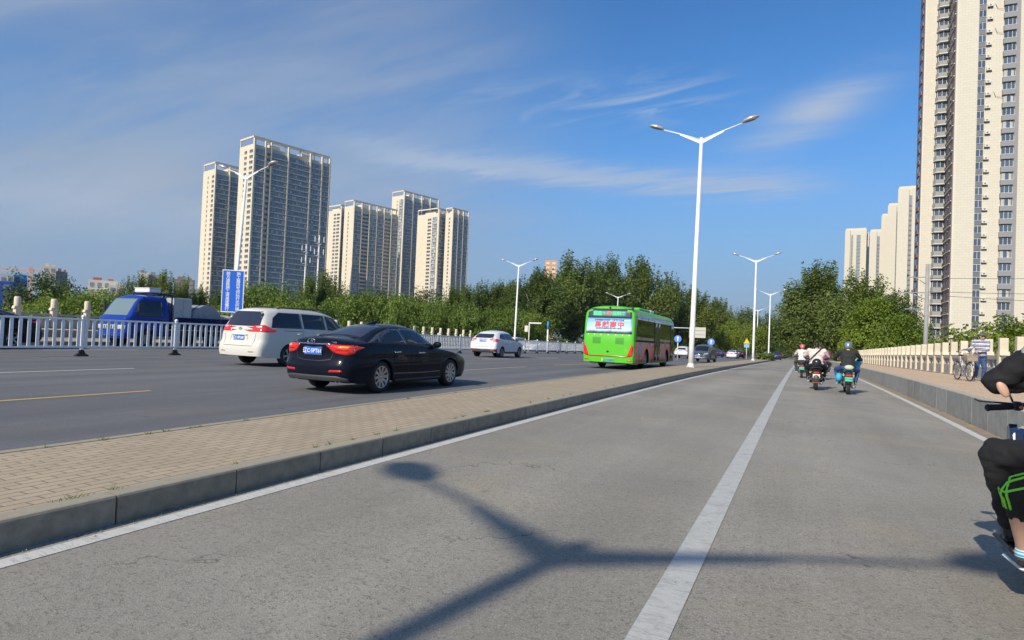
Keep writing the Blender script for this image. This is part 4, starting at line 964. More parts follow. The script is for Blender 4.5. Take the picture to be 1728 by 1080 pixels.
def sedan(label, paint, detail=True, plate_text='', name='parked_car', cat='car', group=None, lightm=None):
    B = Body(**SED); t = thing(name, label, cat, group=group); B.me.materials.append(paint); body = link('body', B.me, t)
    g = M_GLASSD
    B.both([(.60, 1.05), (1.0, 1.045), (2.05, 1.02), (2.9, 1.0), (3.52, .985), (3.3, 1.11), (2.95, 1.275), (2.6, 1.375), (2.2, 1.415), (1.7, 1.385), (1.2, 1.26), (.85, 1.13)], 'window_trim', M_TRIMC if detail else M_DARK, t, off=.002)
    B.both([(1.07, 1.065), (1.93, 1.04), (1.93, 1.36), (1.72, 1.355), (1.36, 1.265), (1.15, 1.17)], 'side_window', g, t, off=.006)
    B.both([(2.0, 1.04), (2.9, 1.02), (3.38, 1.01), (3.2, 1.11), (2.9, 1.25), (2.58, 1.345), (2.2, 1.38), (2.0, 1.372)], 'side_window', g, t, off=.006)
    B.both([(.82, 1.075), (1.02, 1.07), (1.09, 1.16), (1.2, 1.22), (1.05, 1.17)], 'quarter_window', g, t, off=.006)
    B.decal([(-.60, .66), (.60, .66), (.56, .9), (.50, 1.2), (.45, 1.5), (-.45, 1.5), (-.50, 1.2), (-.56, .9)], 'top', 'rear_window', M_REARG, t, off=.005)
    B.decal([(-.62, 3.66), (.62, 3.66), (.56, 3.3), (.49, 2.85), (-.49, 2.85), (-.56, 3.3)], 'top', 'windscreen', g, t, off=.005)
    for y in ((1.98,), (1.05,), (3.4,)): pass
    for v in ('side', 'sideL'):
        B.seam([(1.98, 1.03), (1.98, .3)], v, 'door_seam', M_DARK, t); B.seam([(3.3, .98), (3.36, .75), (3.3, .3)], v, 'door_seam', M_DARK, t); B.seam([(1.12, 1.06), (1.28, .85), (1.42, .5), (1.5, .3)], v, 'door_seam', M_DARK, t)
        B.decal([(1.5, .2), (3.35, .2), (3.35, .27), (1.5, .27)], v, 'sill', M_DARK, t, off=.012)
        if detail:
            handle(t, B, 1.55, .86, M_CHROME, v, .24); handle(t, B, 2.5, .84, M_CHROME, v, .24)
            B.seam([(1.45, .40), (2.6, .385), (3.3, .40)], v, 'side_crease', M_STEEL, t, w=.012)
    # rear
    for s in (1, -1):
        tl = B.decal([(s * a, b) for a, b in [(.34, .985), (.50, .995), (.90, .985), (.90, .93), (.86, .84), (.78, .795), (.56, .825), (.46, .87)]], 'rear', 'tail_light', lightm or M_TAIL, t, off=.012)
        v = 'side' if s > 0 else 'sideL'
        B.decal([(.02, .98), (.16, .99), (.30, .975), (.46, .955), (.26, .90), (.14, .84), (.03, .82)], v, 'tail_light', lightm or M_TAIL, t, off=.012)
        if detail:
            B.decal([(s * a, b) for a, b in [(.60, .962), (.84, .962), (.84, .935), (.64, .935)]], 'rear', 'indicator', M_AMBER, tl, off=.016)
            B.seam([(s * .55, .90), (s * .84, .885)], 'rear', 'light_stripe', M_REDD, tl, w=.02, off=.017)
    if detail:
        B.decal([(-.46, .992), (.46, .992), (.46, 1.018), (-.46, 1.018)], 'rear', 'chrome_strip', M_CHROME, t, off=.016)
        B.seam([(-.50, .87), (-.44, .70), (-.2, .665), (.2, .665), (.44, .70), (.50, .87)], 'rear', 'boot_seam', M_DARK, t, w=.012)
        B.pair([(.44, .445), (.74, .455), (.72, .50), (.46, .49)], 'rear', 'reflector', M_RED, t, off=.008)
        B.decal([(-.80, .235), (.80, .235), (.80, .335), (.6, .375), (-.6, .375), (-.80, .335)], 'rear', 'lower_bumper', M_GREYT, t, off=.008)
        for s in (.50, .60):
            mb = MB(); mb.lathe([(.046, 0), (.052, .01), (.052, .2), (.04, .2), (.04, .02)], (s, -.0, .29), 16, 0, Matrix.Rotation(-pi / 2, 4, 'X')); mb.lathe([(.001, .03), (.04, .03)], (s, 0, .29), 12, 1, Matrix.Rotation(-pi / 2, 4, 'X')); mb.build('exhaust_tip', [M_CHROME, M_BLACK], t)
        l, n = B.hit(0, 1.055, 'rear'); mb = MB(); TL = Matrix.Translation(l + Vector((0, -.012, 0))) @ Matrix.Rotation(pi / 2, 4, 'X')
        mb.lathe([(.085, 0), (.1, .0), (.1, .01), (.085, .01)], (0, 0, 0), 24, 0, TL @ Matrix.Diagonal((1, .56, 1, 1)), closed=True)
        e = mb.build('emblem', M_CHROME, t); text_mesh('H', .085, M_CHROME, 'emblem_letter', e, TL, bold=.004, shear=.4)
        for x, s_ in ((.50, 'Sonata'), (-.50, '2.0')):
            l, n = B.hit(x, 1.045, 'rear'); text_mesh(s_, .055, M_CHROME, 'badge_lettering', t, Matrix.Translation(l + Vector((0, -.014, 0))) @ FACE_BACK, bold=.002, shear=.2)
        mb = MB(); mb.bbox((0, .62, 1.17), (1.0, .02, .02), .004); mb.build('wiper_cover', M_DARK, t)
        mb = MB(); mb.prism([(.95, 1.455), (1.25, 1.475), (1.27, 1.53), (1.2, 1.54)], 0, -.02, .02); t_ = MB(); t_.add([(v[0], v[1] + .62, v[2] - .01) for v in mb.v], mb.f); t_.build('antenna_fin', paint, t)
    pl = plate(t, B, 0, .86, .44, .14, 'rear', plate_text)
    if detail: mb = MB(); l, n = B.hit(0, .86, 'rear'); mb.bbox((l.x, l.y - .008, .86), (.47, .012, .17), .004); mb.build('plate_frame', M_CHROME, t)
    # front
    B.pair([(.42, .66), (.86, .70), (.86, .78), (.5, .76)], 'front', 'headlight', M_HEADL, t, off=.008)
    B.decal([(-.36, .5), (.36, .5), (.42, .68), (-.42, .68)], 'front', 'grille', M_DARK, t, off=.006)
    mirrors(t, 3.1, 1.03, .84, paint); under(t, 4.84, 1.87, SED['wheels'])
    return t, B
M_TRIMC = mat('window_surround', (.05, .05, .055), .25, .3); M_GREYT = mat('grey_bumper_plastic', (.055, .057, .062), .5)
M_TAIL = mat('tail_light_red', (.62, .02, .02), .12, spec=.7, coat=.6, emit=(.8, .02, .01, .12)); M_REDD = mat('deep_red', (.35, .01, .01), .3); M_AMBER = mat('amber_indicator', (.9, .42, .02), .2, emit=(1, .5, .03, .15))
M_HEADL = mat('headlamp_glass', (.75, .78, .8), .08, .4, coat=.6); M_REARG = mat('rear_window_glass', (.02, .024, .045), .06, spec=.9)
W10 = wheel_meshes(.335, .215, 10, 'a', .70); W5 = wheel_meshes(.33, .205, 5, 'b', m=M_STEEL); WB = wheel_meshes(.48, .28, 8, 'c', .55, M_STEEL); WT = wheel_meshes(.33, .2, 6, 'd', .5, M_GREYG)
P_BLACK = carpaint('black_car_paint', (.006, .008, .016)); P_WHITE = carpaint('pearl_white_paint', (.62, .61, .55)); P_WHITE2 = carpaint('cool_white_paint', (.70, .72, .74)); P_SILV = carpaint('grey_car_paint', (.16, .17, .18), .5, .3); P_BLUEC = carpaint('dark_blue_paint', (.02, .03, .10))

s1, B1 = sedan('glossy black sedan beside the paved median, chrome strip and red tail lights', P_BLACK, True, '辽C·5PT61', 'car')
put_wheels(s1, B1, SED['wheels'], .335, .215, .80, W10); s1.location = (-9.32, 10.35, zg(11)); s1.rotation_euler = (-.003, 0, radians(-1.0)); s1.scale = (1.03, 1.03, 1.04)

def hatch(L, W, H, label, paint, kind, name, cat, wheels, plate_text, aR=.37, belt=1.05, group=None, W_=None, front=False, view_lights=True):
    """minivan / suv: steep tailgate"""
    k = H
    if kind == 'van':
        top = [(0, H - .085), (.03, H - .035), (.12, H - .005), (.35, H), (.55, H - .02), (.66, H - .10), (.76, H - .36), (.85, 1.10), (.93, .99), (.98, .86), (1, .74)]
        yr = [(.2, .14), (.34, .02), (.5, 0), (.68, .03), (.76, .09), (1.0, .12), (1.15, .17), (H - .1, .42), (H, .46)]
        wr = [(0, .68), (.1, .72), (.5, .73), (.65, .72), (.78, .74), (.86, .80), (1, .6)]
    else:
        top = [(0, H - .20), (.03, H - .13), (.10, H - .05), (.25, H - .005), (.38, H), (.5, H - .03), (.60, H - .13), (.68, H - .32), (.755, 1.10), (.87, 1.01), (.95, .90), (1, .76)]
        yr = [(.2, .14), (.34, .03), (.5, 0), (.68, .01), (.85, .05), (1.0, .10), (1.15, .20), (H - .25, .42), (H, .60)]
        wr = [(0, .56), (.1, .60), (.4, .60), (.6, .62), (.76, .70), (.9, .70), (1, .55)]
    sp = dict(L=L, W=W, zb=[(0, .32), (.05, .27), (.5, .24), (.95, .25), (1, .30)], belt=[(0, belt), (.3, belt), (.6, belt - .04), (.78, belt - .08), (.9, belt - .16), (1, .66)], top=top, wr=wr,
              plan=[(0, .84), (.006, .90), (.02, .945), (.05, .975), (.1, .995), (.2, 1), (.8, 1), (.9, .975), (.96, .91), (1, .76)], side=[(.2, .95), (.4, .985), (.6, 1.0), (.85, .995), (belt, .965), (1.3, .94)],
              yr=yr, yf=[(.2, L - .1), (.45, L), (.65, L - .01), (.8, L - .1), (1.0, L - .3), (H, L - .5)], wheels=wheels, aR=aR, axz=aR - .035, crown=.10, drop=.08)
    B = Body(**sp); t = thing(name, label, cat, group=group); B.me.materials.append(paint); link('body', B.me, t); g = M_GLASSD; ht = H - .17
    if kind == 'van':
        B.both([(.42, belt + .06), (L * .33, belt + .055), (L * .33, ht + .02), (.80, ht + .02), (.55, ht - .15)], 'side_window', g, t)
        B.both([(L * .345, belt + .055), (L * .545, belt + .04), (L * .545, ht + .005), (L * .345, ht + .02)], 'side_window', g, t)
        B.both([(L * .56, belt + .04), (L * .78, belt + .0), (L * .73, ht - .28), (L * .66, ht - .08), (L * .56, ht)], 'side_window', g, t)
        rw = [(-.72, belt + .09), (.72, belt + .09), (.66, ht - .06), (.58, ht + .03), (-.58, ht + .03), (-.66, ht - .06)]
        tl = [(.46, belt + .10), (.84, belt + .13), (.95, belt + .02), (.95, belt - .07), (.58, belt - .07)]; tls = [(.05, belt + .10), (.30, belt + .05), (.60, belt + .0), (.55, belt - .07), (.05, belt - .075)]
    else:
        B.both([(.55, belt + .10), (.78, belt + .05), (1.35, belt + .03), (1.35, ht), (1.0, ht - .02), (.72, ht - .13)], 'side_window', g, t)
        B.both([(1.38, belt + .03), (2.3, belt), (2.3, ht - .01), (1.38, ht)], 'side_window', g, t)
        B.both([(2.34, belt), (3.12, belt - .03), (2.9, belt + .15), (2.6, ht - .1), (2.34, ht - .02)], 'side_window', g, t)
        rw = [(-.60, belt + .08), (.60, belt + .08), (.55, ht - .12), (.48, ht - .05), (-.48, ht - .05), (-.55, ht - .12)]
        tl = [(.38, belt + .0), (.80, belt + .05), (.86, belt - .02), (.84, belt - .12), (.62, belt - .10)]; tls = [(.05, belt + .06), (.34, belt + .02), (.30, belt - .05), (.06, belt - .12)]
    B.decal(rw, 'rear', 'rear_window', M_REARG, t, off=.006)
    for s in (1, -1):
        B.decal([(s * a, b) for a, b in tl], 'rear', 'tail_light', M_TAIL, t, off=.012, res=.04); B.decal(tls, 'side' if s > 0 else 'sideL', 'tail_light', M_TAIL, t, off=.012, res=.04)
        q = B.decal([(s * a, b) for a, b in [(tl[0][0] + .12, tl[0][1] - .02), (tl[1][0] - .06, tl[1][1] - .03), (tl[1][0] - .02, tl[0][1] - .06), (tl[0][0] + .2, tl[0][1] - .06)]], 'rear', 'clear_lens', M_HEADL, t, off=.017, res=.04)
    for v in ('side', 'sideL'):
        B.seam([(L * .335, ht), (L * .335, .5)], v, 'door_seam', M_DARK, t); B.seam([(L * .552, ht - .02), (L * .552, .38)], v, 'door_seam', M_DARK, t); B.seam([(L * .74, belt - .02), (L * .745, .4)], v, 'door_seam', M_DARK, t)
        handle(t, B, L * .30 if kind == 'van' else L * .33, belt - .12, paint, v); handle(t, B, L * .47, belt - .13, paint, v)
        if kind == 'suv': B.decal([(wheels[0] + aR + .02, .25), (wheels[1] - aR - .02, .25), (wheels[1] - aR - .02, .36), (wheels[0] + aR + .02, .36)], v, 'sill', M_DARK, t, off=.012)
        else: B.seam([(.9, belt - .02), (L * .33, belt - .03)], v, 'door_rail', M_DARK, t, w=.014)
    B.seam([(-.66, belt - .1), (-.62, .62), (.62, .62), (.66, belt - .1)], 'rear', 'tailgate_seam', M_DARK, t, w=.012)
    if kind == 'van':
        B.decal([(-.30, .935), (.32, .935), (.36, .955), (-.34, .955)], 'rear', 'plate_light_bar', paint, t, off=.03)
        B.seam([(-.32, .93), (-.38, .80)], 'rear', 'plate_recess', M_GREY, t, w=.02); B.seam([(.32, .93), (.38, .80)], 'rear', 'plate_recess', M_GREY, t, w=.02)
        B.pair([(.50, .435), (.70, .44), (.70, .46), (.50, .455)], 'rear', 'reflector', M_REDD, t, off=.006)
        l, n = B.hit(0, belt + .005, 'rear'); TL = Matrix.Translation(l + Vector((0, -.012, 0))) @ Matrix.Rotation(pi / 2, 4, 'X'); mb = MB()
        for a, b, o in ((1, .68, 0), (.42, .62, 0), (.7, .3, .02)): mb.lathe([(.064, 0), (.074, 0), (.074, .01), (.064, .01)], (0, 0, 0), 20, 0, TL @ Matrix.Translation((0, o, 0)) @ Matrix.Diagonal((a, b, 1, 1)), closed=True)
        mb.build('emblem', M_CHROME, t)
        for s in (-.62, .62): mb = MB(); mb.tube([(s, .9, H - .03), (s, 1.1, H + .015), (s, 3.0, H + .02), (s, 3.2, H - .03)], .018, 8); mb.build('roof_rail', M_DARK, t)
        plz = .86
    else:
        B.decal([(-.84, .31), (.84, .31), (.86, .52), (.7, .50), (-.7, .50), (-.86, .52)], 'rear', 'lower_bumper', M_GREYT, t, off=.008)
        B.pair([(.50, .40), (.76, .42), (.76, .46), (.50, .44)], 'rear', 'reflector', M_RED, t, off=.013)
        l, n = B.hit(0, belt + .02, 'rear'); mb = MB(); mb.bbox((0, l.y - .012, belt + .02), (.62, .02, .035), .006); mb.build('chrome_strip', M_CHROME, t); plz = belt - .09
    plate(t, B, 0, plz, .44, .14, 'rear', plate_text)
    ws = .755 if kind != 'van' else .85; wt = .60 if kind != 'van' else .66
    B.decal([(-.62, L * ws - .08), (.62, L * ws - .08), (.60, L * wt - .02), (-.60, L * wt - .02)], 'top', 'windscreen', g, t, off=.005)
    B.pair([(.48, .72), (.86, .76), (.86, .88), (.56, .84)], 'front', 'headlight', M_HEADL, t, off=.008); B.decal([(-.44, .5), (.44, .5), (.46, .80), (-.46, .80)], 'front', 'grille', M_DARK, t, off=.006)
    if front: plate(t, B, 0, .55, .44, .14, 'front', plate_text); B.decal([(-.2, .68), (.2, .68), (.2, .74), (-.2, .74)], 'front', 'chrome_bar', M_CHROME, t, off=.01); B.decal([(-.8, .36), (.8, .36), (.8, .42), (-.8, .42)], 'front', 'silver_skid', M_STEEL, t, off=.01)
    mirrors(t, L * .68, belt + .02, W / 2 - .10, paint if kind == 'van' else M_DARK); under(t, L, W, wheels, .27, .8, aR)
    put_wheels(t, B, wheels, aR - .04, .2, W / 2 - .125, W_ or W5)
    return t
v1 = hatch(5.1, 1.98, 1.80, 'pearl white minivan left of the black sedan, tinted windows and blue plate', P_WHITE, 'van', 'minivan', 'minivan', (1.12, 4.12), '辽C·8PL88', .375, 1.12)
v1.location = (-16.9, 15.1, zg(16)); v1.rotation_euler = (0, 0, radians(-1.5)); v1.scale = (1.07, 1.07, 1.10)
v2 = hatch(4.3, 1.79, 1.60, 'white hatchback SUV ahead by the central barrier', P_WHITE2, 'suv', 'car', 'car', (.82, 3.43), '辽C·2K586', .36, 1.05)
v2.location = (-19.1, 36.9, zg(38)); v2.rotation_euler = (-.01, 0, radians(1.0)); v2.scale = (1.13, 1.13, 1.13)
v3 = hatch(4.5, 1.84, 1.66, 'dark grey SUV facing the camera, right of the near lamp pole', P_SILV, 'suv', 'car', 'car', (.85, 3.6), '辽C·6F208', .37, 1.06, front=True)
v3.location = (-8.35, 64.5, zg(62)); v3.rotation_euler = (.015, 0, pi + radians(-4))
v4 = copy_tree(v2, label='white SUV seen from behind between the bus and the near lamp pole'); v4.location = (-14.3, 84, zg(85)); v4.rotation_euler = (-.015, 0, 0); v4.scale = (1, 1, 1)
s2, B2 = sedan('small white car driving away far down the road, beyond the grey SUV', P_WHITE2, False, '辽C·1T330', 'car'); put_wheels(s2, B2, SED['wheels'], .335, .215, .80, W5)
p = azp(-5.45, 118); s2.location = (p.x, p.y, zg(p.y))
s3, B3 = sedan('dark blue car in the shade left of the far white car', P_BLUEC, False, '辽C·7A115', 'car'); put_wheels(s3, B3, SED['wheels'], .335, .215, .80, W5); p = azp(-6.35, 128); s3.location = (p.x, p.y, zg(p.y)); s3.rotation_euler = (0, 0, .5)
s4, B4 = sedan('dark car following the far white car into the shade', P_BLACK, False, '辽C·9D421', 'car'); put_wheels(s4, B4, SED['wheels'], .335, .215, .80, W5); p = azp(-4.9, 128); s4.location = (p.x, p.y, zg(p.y))
s5 = copy_tree(s4, label='black sedan cut by the left edge, behind the white barrier'); s5.location = (-29.6, 15.6, zg(14)); s5.rotation_euler = (0, 0, pi); s5.scale = (1.1, 1.1, 1.15)
for a, D, src, lb in ((-22.0, 86, s2, 'white car mostly hidden behind the far barrier, below the banner post'), (-20.3, 88, s3, 'dark car hidden behind the far barrier, left of the bus'), (-23.9, 90, v2, 'pale SUV mostly hidden behind the barrier, right of the second left lamp'), (-2.6, 132, s2, 'white car beyond the hedge, right of the second lamp'), (-1.9, 140, s3, 'dark car beyond the hedge under the trees')):
    p = azp(a, D); o = copy_tree(src, label=lb); o.location = (p.x, p.y, zg(p.y)); o.rotation_euler = (0, 0, pi if a < -10 else 0)

# ---------------------------------------------------------------- the green bus
M_BGREEN = mat('bus_green', (.10, .50, .025), .4, coat=.25, spec=.3); M_BGREEN2 = mat('bus_green_dark', (.015, .10, .012), .5)
def bus():
    L, Wd, H = 10.6, 2.5, 3.05
    B = Body(L=L, W=Wd, zb=[(0, .33), (.5, .28), (1, .30)], belt=[(0, 2.62), (1, 2.62)], top=[(0, 2.93), (.012, 3.0), (.04, 3.03), (.9, 3.03), (.97, 2.98), (1, 2.85)], wr=[(0, 1.12), (1, 1.12)],
             plan=[(0, .93), (.003, .965), (.01, .99), (.02, 1), (.975, 1), (.992, .96), (1, .88)], side=[(.2, .985), (.5, 1), (2.2, 1), (2.62, .985), (3, .96)],
             yr=[(.2, .03), (.6, 0), (1.3, 0), (1.8, .05), (2.6, .14), (3.05, .2)], yf=[(.2, L), (1, L), (2, L - .08), (3.05, L - .3)], wheels=(2.75, 8.15), aR=.56, axz=.47, crown=.05, drop=.16, NS=20, NG=4, NR=8)
    t = thing('bus', 'bright green city bus seen from behind with a red lettered advert under its rear display', 'bus'); B.me.materials.append(M_BGREEN); link('body', B.me, t)
    B.decal([(-1.08, 2.42), (1.08, 2.42), (1.06, 2.83), (-1.06, 2.83)], 'rear', 'display_panel', mat('grey_display_glass', (.055, .065, .08), .2), t, off=.006, res=.12)
    B.decal([(-1.09, 2.83), (1.09, 2.83), (1.05, 2.87), (-1.05, 2.87)], 'rear', 'display_rim', M_DARK, t, off=.012, res=.15)
    def put(txt, x, z, size, m, name, bold=.004, w=None):
        l, n = B.hit(x, z, 'rear'); Mx = Matrix.Translation(l + Vector((0, -.022, 0))) @ FACE_BACK @ Matrix.Rotation(-.12, 4, 'X') @ Matrix.Diagonal((w or 1, 1, 1, 1)); text_mesh(txt, size, m, name, t, Mx, bold=bold)
    LG = mat('green_led', (.02, .35, .15), .5, emit=(.02, .75, .30, .8)); LR = mat('red_led', (.6, .05, .05), .5, emit=(.9, .12, .10, .8)); LT = mat('teal_led', (.02, .3, .3), .5, emit=(.05, .6, .6, .6))
    B.decal([(-.80, 2.50), (.82, 2.50), (.82, 2.76), (-.80, 2.76)], 'rear', 'led_screen', mat('led_screen', (.10, .20, .17), .5, emit=(.03, .12, .08, .5)), t, off=.010, res=.12)
    put('重庄', -.60, 2.63, .22, LG, 'led_text', .008); put('1', -.27, 2.63, .2, LT, 'led_text'); put('路', -.02, 2.63, .2, LR, 'led_text', .006); put('三站', .35, 2.63, .22, LG, 'led_text', .008); put('客', .68, 2.63, .2, LT, 'led_text')
    adm = bpy.data.materials.new('advert_print'); adm.use_nodes = True; n = NT(adm.node_tree); tcx = n.new('ShaderNodeTexCoord'); sx_ = n.new('ShaderNodeSeparateXYZ'); n.l.new(tcx.outputs['Object'], sx_.inputs[0])
    nz = n.noise(tcx.outputs['Object'], 3.5, 4); f = n.m('ADD', sx_.outputs[2], n.m('MULTIPLY', nz, .25))
    c = n.ramp(n.m('MULTIPLY', n.m('SUBTRACT', f, 1.7), 1.1), [(.0, (.02, .04, .10)), (.16, (.03, .10, .30)), (.30, (.55, .70, .90)), (.5, (.45, .66, .88)), (.85, (.18, .42, .80)), (1, (.12, .36, .75))]); n.l.new(c, n.n['Principled BSDF'].inputs['Base Color']); n.n['Principled BSDF'].inputs['Roughness'].default_value = .3
    B.decal([(-1.12, 1.74), (1.12, 1.74), (1.1, 2.41), (-1.1, 2.41)], 'rear', 'advert_panel', adm, t, off=.008, res=.12)
    AR = mat('advert_red', (.65, .05, .05), .5)
    for i, ch in enumerate('禹越高中'): put(ch, -.54 + i * .37, 2.10, .30, AR, 'advert_lettering', .01, 1.1)
    put('本溪市高级中学欢迎广大学子报考咨询', 0, 2.33, .085, mat('advert_ink', (.10, .12, .2), .6), 'advert_lettering', .002); put('招生电话详询招生办公室教学楼一层大厅', 0, 1.93, .07, MATS['advert_ink'], 'advert_lettering', .002)
    B.decal([(-1.13, 1.69), (1.13, 1.69), (1.12, 1.74), (-1.12, 1.74)], 'rear', 'window_ledge', M_DARK, t, off=.012, res=.15)
    for x in (-.56, .56):
        for k in range(7): B.seam([(x - .2, 1.22 + k * .045), (x + .2, 1.22 + k * .045)], 'rear', 'vent_slot', M_BGREEN2, t, w=.02, off=.006, res=.2)
    for k, x in enumerate((-1.0, -.68, -.36, 0, .36, .68, 1.0)): B.seam([(x, 1.60), (x, 1.66)], 'rear', 'hinge', mat('pale_green', (.45, .7, .3), .4), t, w=.05, off=.01)
    for s in (1, -1):
        B.decal([(s * a, b) for a, b in [(1.14, 1.24), (1.20, 1.10), (1.16, .66), (1.02, .62), (.94, .66), (1.02, .9)]], 'rear', 'tail_light', M_TAIL, t, off=.018, res=.08)
        B.decal([(s * a, b) for a, b in [(.94, .42), (1.14, .42), (1.14, .47), (.94, .47)]], 'rear', 'reflector', M_RED, t, off=.01)
    B.decal([(-1.0, .615), (1.0, .615), (1.0, .65), (-1.0, .65)], 'rear', 'red_stripe', M_RED, t, off=.012, res=.15)
    B.seam([(-.92, .60), (.92, .60)], 'rear', 'bumper_seam', M_DARK, t, w=.015, res=.2)
    mb = MB(); l, n_ = B.hit(0, .80, 'rear'); mb.ell((0, l.y - .01, .84), (.06, .02, .05)); mb.build('emblem', M_DARK, t)
    plate(t, B, .05, .44, .55, .15, 'rear', '辽CD0839', mat('green_plate', (.10, .50, .35), .5), tm=M_BLACK)
    mb = MB(); mb.bbox((-.22, -.04, .44), (.12, .02, .14), .004); mb.build('plate_sticker', M_AMBER, t)
    mb = MB(); mb.ell((0, .1, 2.93), (.05, .04, .04)); mb.build('rear_camera', M_DARK, t)
    for s in (-1, 1):
        mb = MB(); mb.bbox((s * 1.10, .10, 2.90), (.12, .06, .14), .02); mb.build('marker_lamp', M_DARK, t)
    # sides
    for v in ('side', 'sideL'):
        B.decal([(.10, 1.35), (L - .25, 1.35), (L - .25, 2.62), (.16, 2.62)], v, 'window_band', M_GLASSD, t, off=.006, res=.3)
        for y in (1.5, 3.0, 4.5, 6.9, 8.3): B.seam([(y, 1.36), (y, 2.6)], v, 'window_pillar', M_DARK, t, w=.06, off=.009, res=.3)
        gm_ = bpy.data.materials.get('side_graphic')
        if not gm_:
            gm_ = bpy.data.materials.new('side_graphic'); gm_.use_nodes = True; q = NT(gm_.node_tree); tq = q.new('ShaderNodeTexCoord')
            a = q.noise(tq.outputs['Object'], 1.3, 5, .65); cc = q.ramp(a, [(.3, (.50, .09, .06)), (.45, (.80, .22, .15)), (.55, (.85, .38, .26)), (.66, (.70, .13, .17)), (.75, (.80, .58, .42))]); q.l.new(cc, q.n['Principled BSDF'].inputs['Base Color']); q.n['Principled BSDF'].inputs['Roughness'].default_value = .5
        for a, b in ((.04, 2.75 - .60), (2.75 + .60, 8.15 - .60), (8.15 + .60, L - .12)): B.decal([(a, .36), (b, .36), (b, 1.33), (a, 1.33)], v, 'side_graphic', gm_, t, off=.005, res=.3)
        for y in (2.75, 8.15): B.decal([(y + .60, 1.33), (y - .60, 1.33), (y - .60, .38)] + [(y - .575 * cos(pi * q / 12), .47 + .575 * sin(pi * q / 12)) for q in range(13)] + [(y + .60, .38)], v, 'side_graphic', gm_, t, off=.005, res=.3)
    mb = MB(); l, n_ = B.hit(1.2, .9, 'side'); mb.lathe([(.001, 0), (.3, 0), (.3, .006), (.001, .006)], tuple(l + Vector((.008, 0, 0))), 20, 0, Matrix.Rotation(pi / 2, 4, 'Y')); mb.build('round_emblem', mat('pale_blue_print', (.30, .38, .50), .4), t)
    for y in (4.9, 5.7):
        B.decal([(y - .36, .42), (y + .36, .42), (y + .36, 2.4), (y - .36, 2.4)], 'side', 'door', M_GLASSD, t, off=.016, res=.3)
    B.seam([(5.3, .42), (5.3, 2.4)], 'side', 'door_seam', M_STEEL, t, w=.04, off=.02); B.seam([(4.5, .42), (4.5, 2.4)], 'side', 'door_seam', M_DARK, t, w=.06, off=.02)
    B.decal([(9.1, .5), (10.2, .5), (10.2, 2.4), (9.1, 2.4)], 'side', 'door', M_GLASSD, t, off=.016, res=.3)
    mb = MB(); mb.bbox((0, 4.4, 3.05), (1.5, 2.6, .14), .05); mb.build('roof_unit', M_BGREEN, t); mb = MB(); mb.bbox((0, 6.9, 3.1), (1.2, .9, .16), .04); mb.build('roof_hatch', M_METALW, t)
    B.decal([(-1.1, 1.2), (1.1, 1.2), (1.05, 2.5), (-1.05, 2.5)], 'front', 'windscreen', M_GLASSD, t, off=.006, res=.15); B.pair([(.8, .6), (1.1, .6), (1.1, .8), (.8, .75)], 'front', 'headlight', M_HEADL, t)
    mb = MB(); mb.box((0, L / 2, .62), (1.9, L - .4, .7)); mb.box((0, 1.05, .62), (2.3, 1.8, .5)); mb.box((0, 5.4, .6), (2.3, 4.1, .5)); mb.build('underbody', M_RIMD, t)
    for y in (2.75, 8.15):
        for s in (1, -1):
            e = link('wheel', None, t, (s * 1.05, y, .48)); e.rotation_euler = (0, 0, 0 if s > 0 else pi); link('tyre', WB[0], e); link('rim', WB[1], e)
    return t, B
bt, bB = bus(); bt.location = (-8.62, 30.0, zg(31)); bt.rotation_euler = (-.010, 0, radians(.3)); bt.scale = (1.03, 1.03, 1.04)

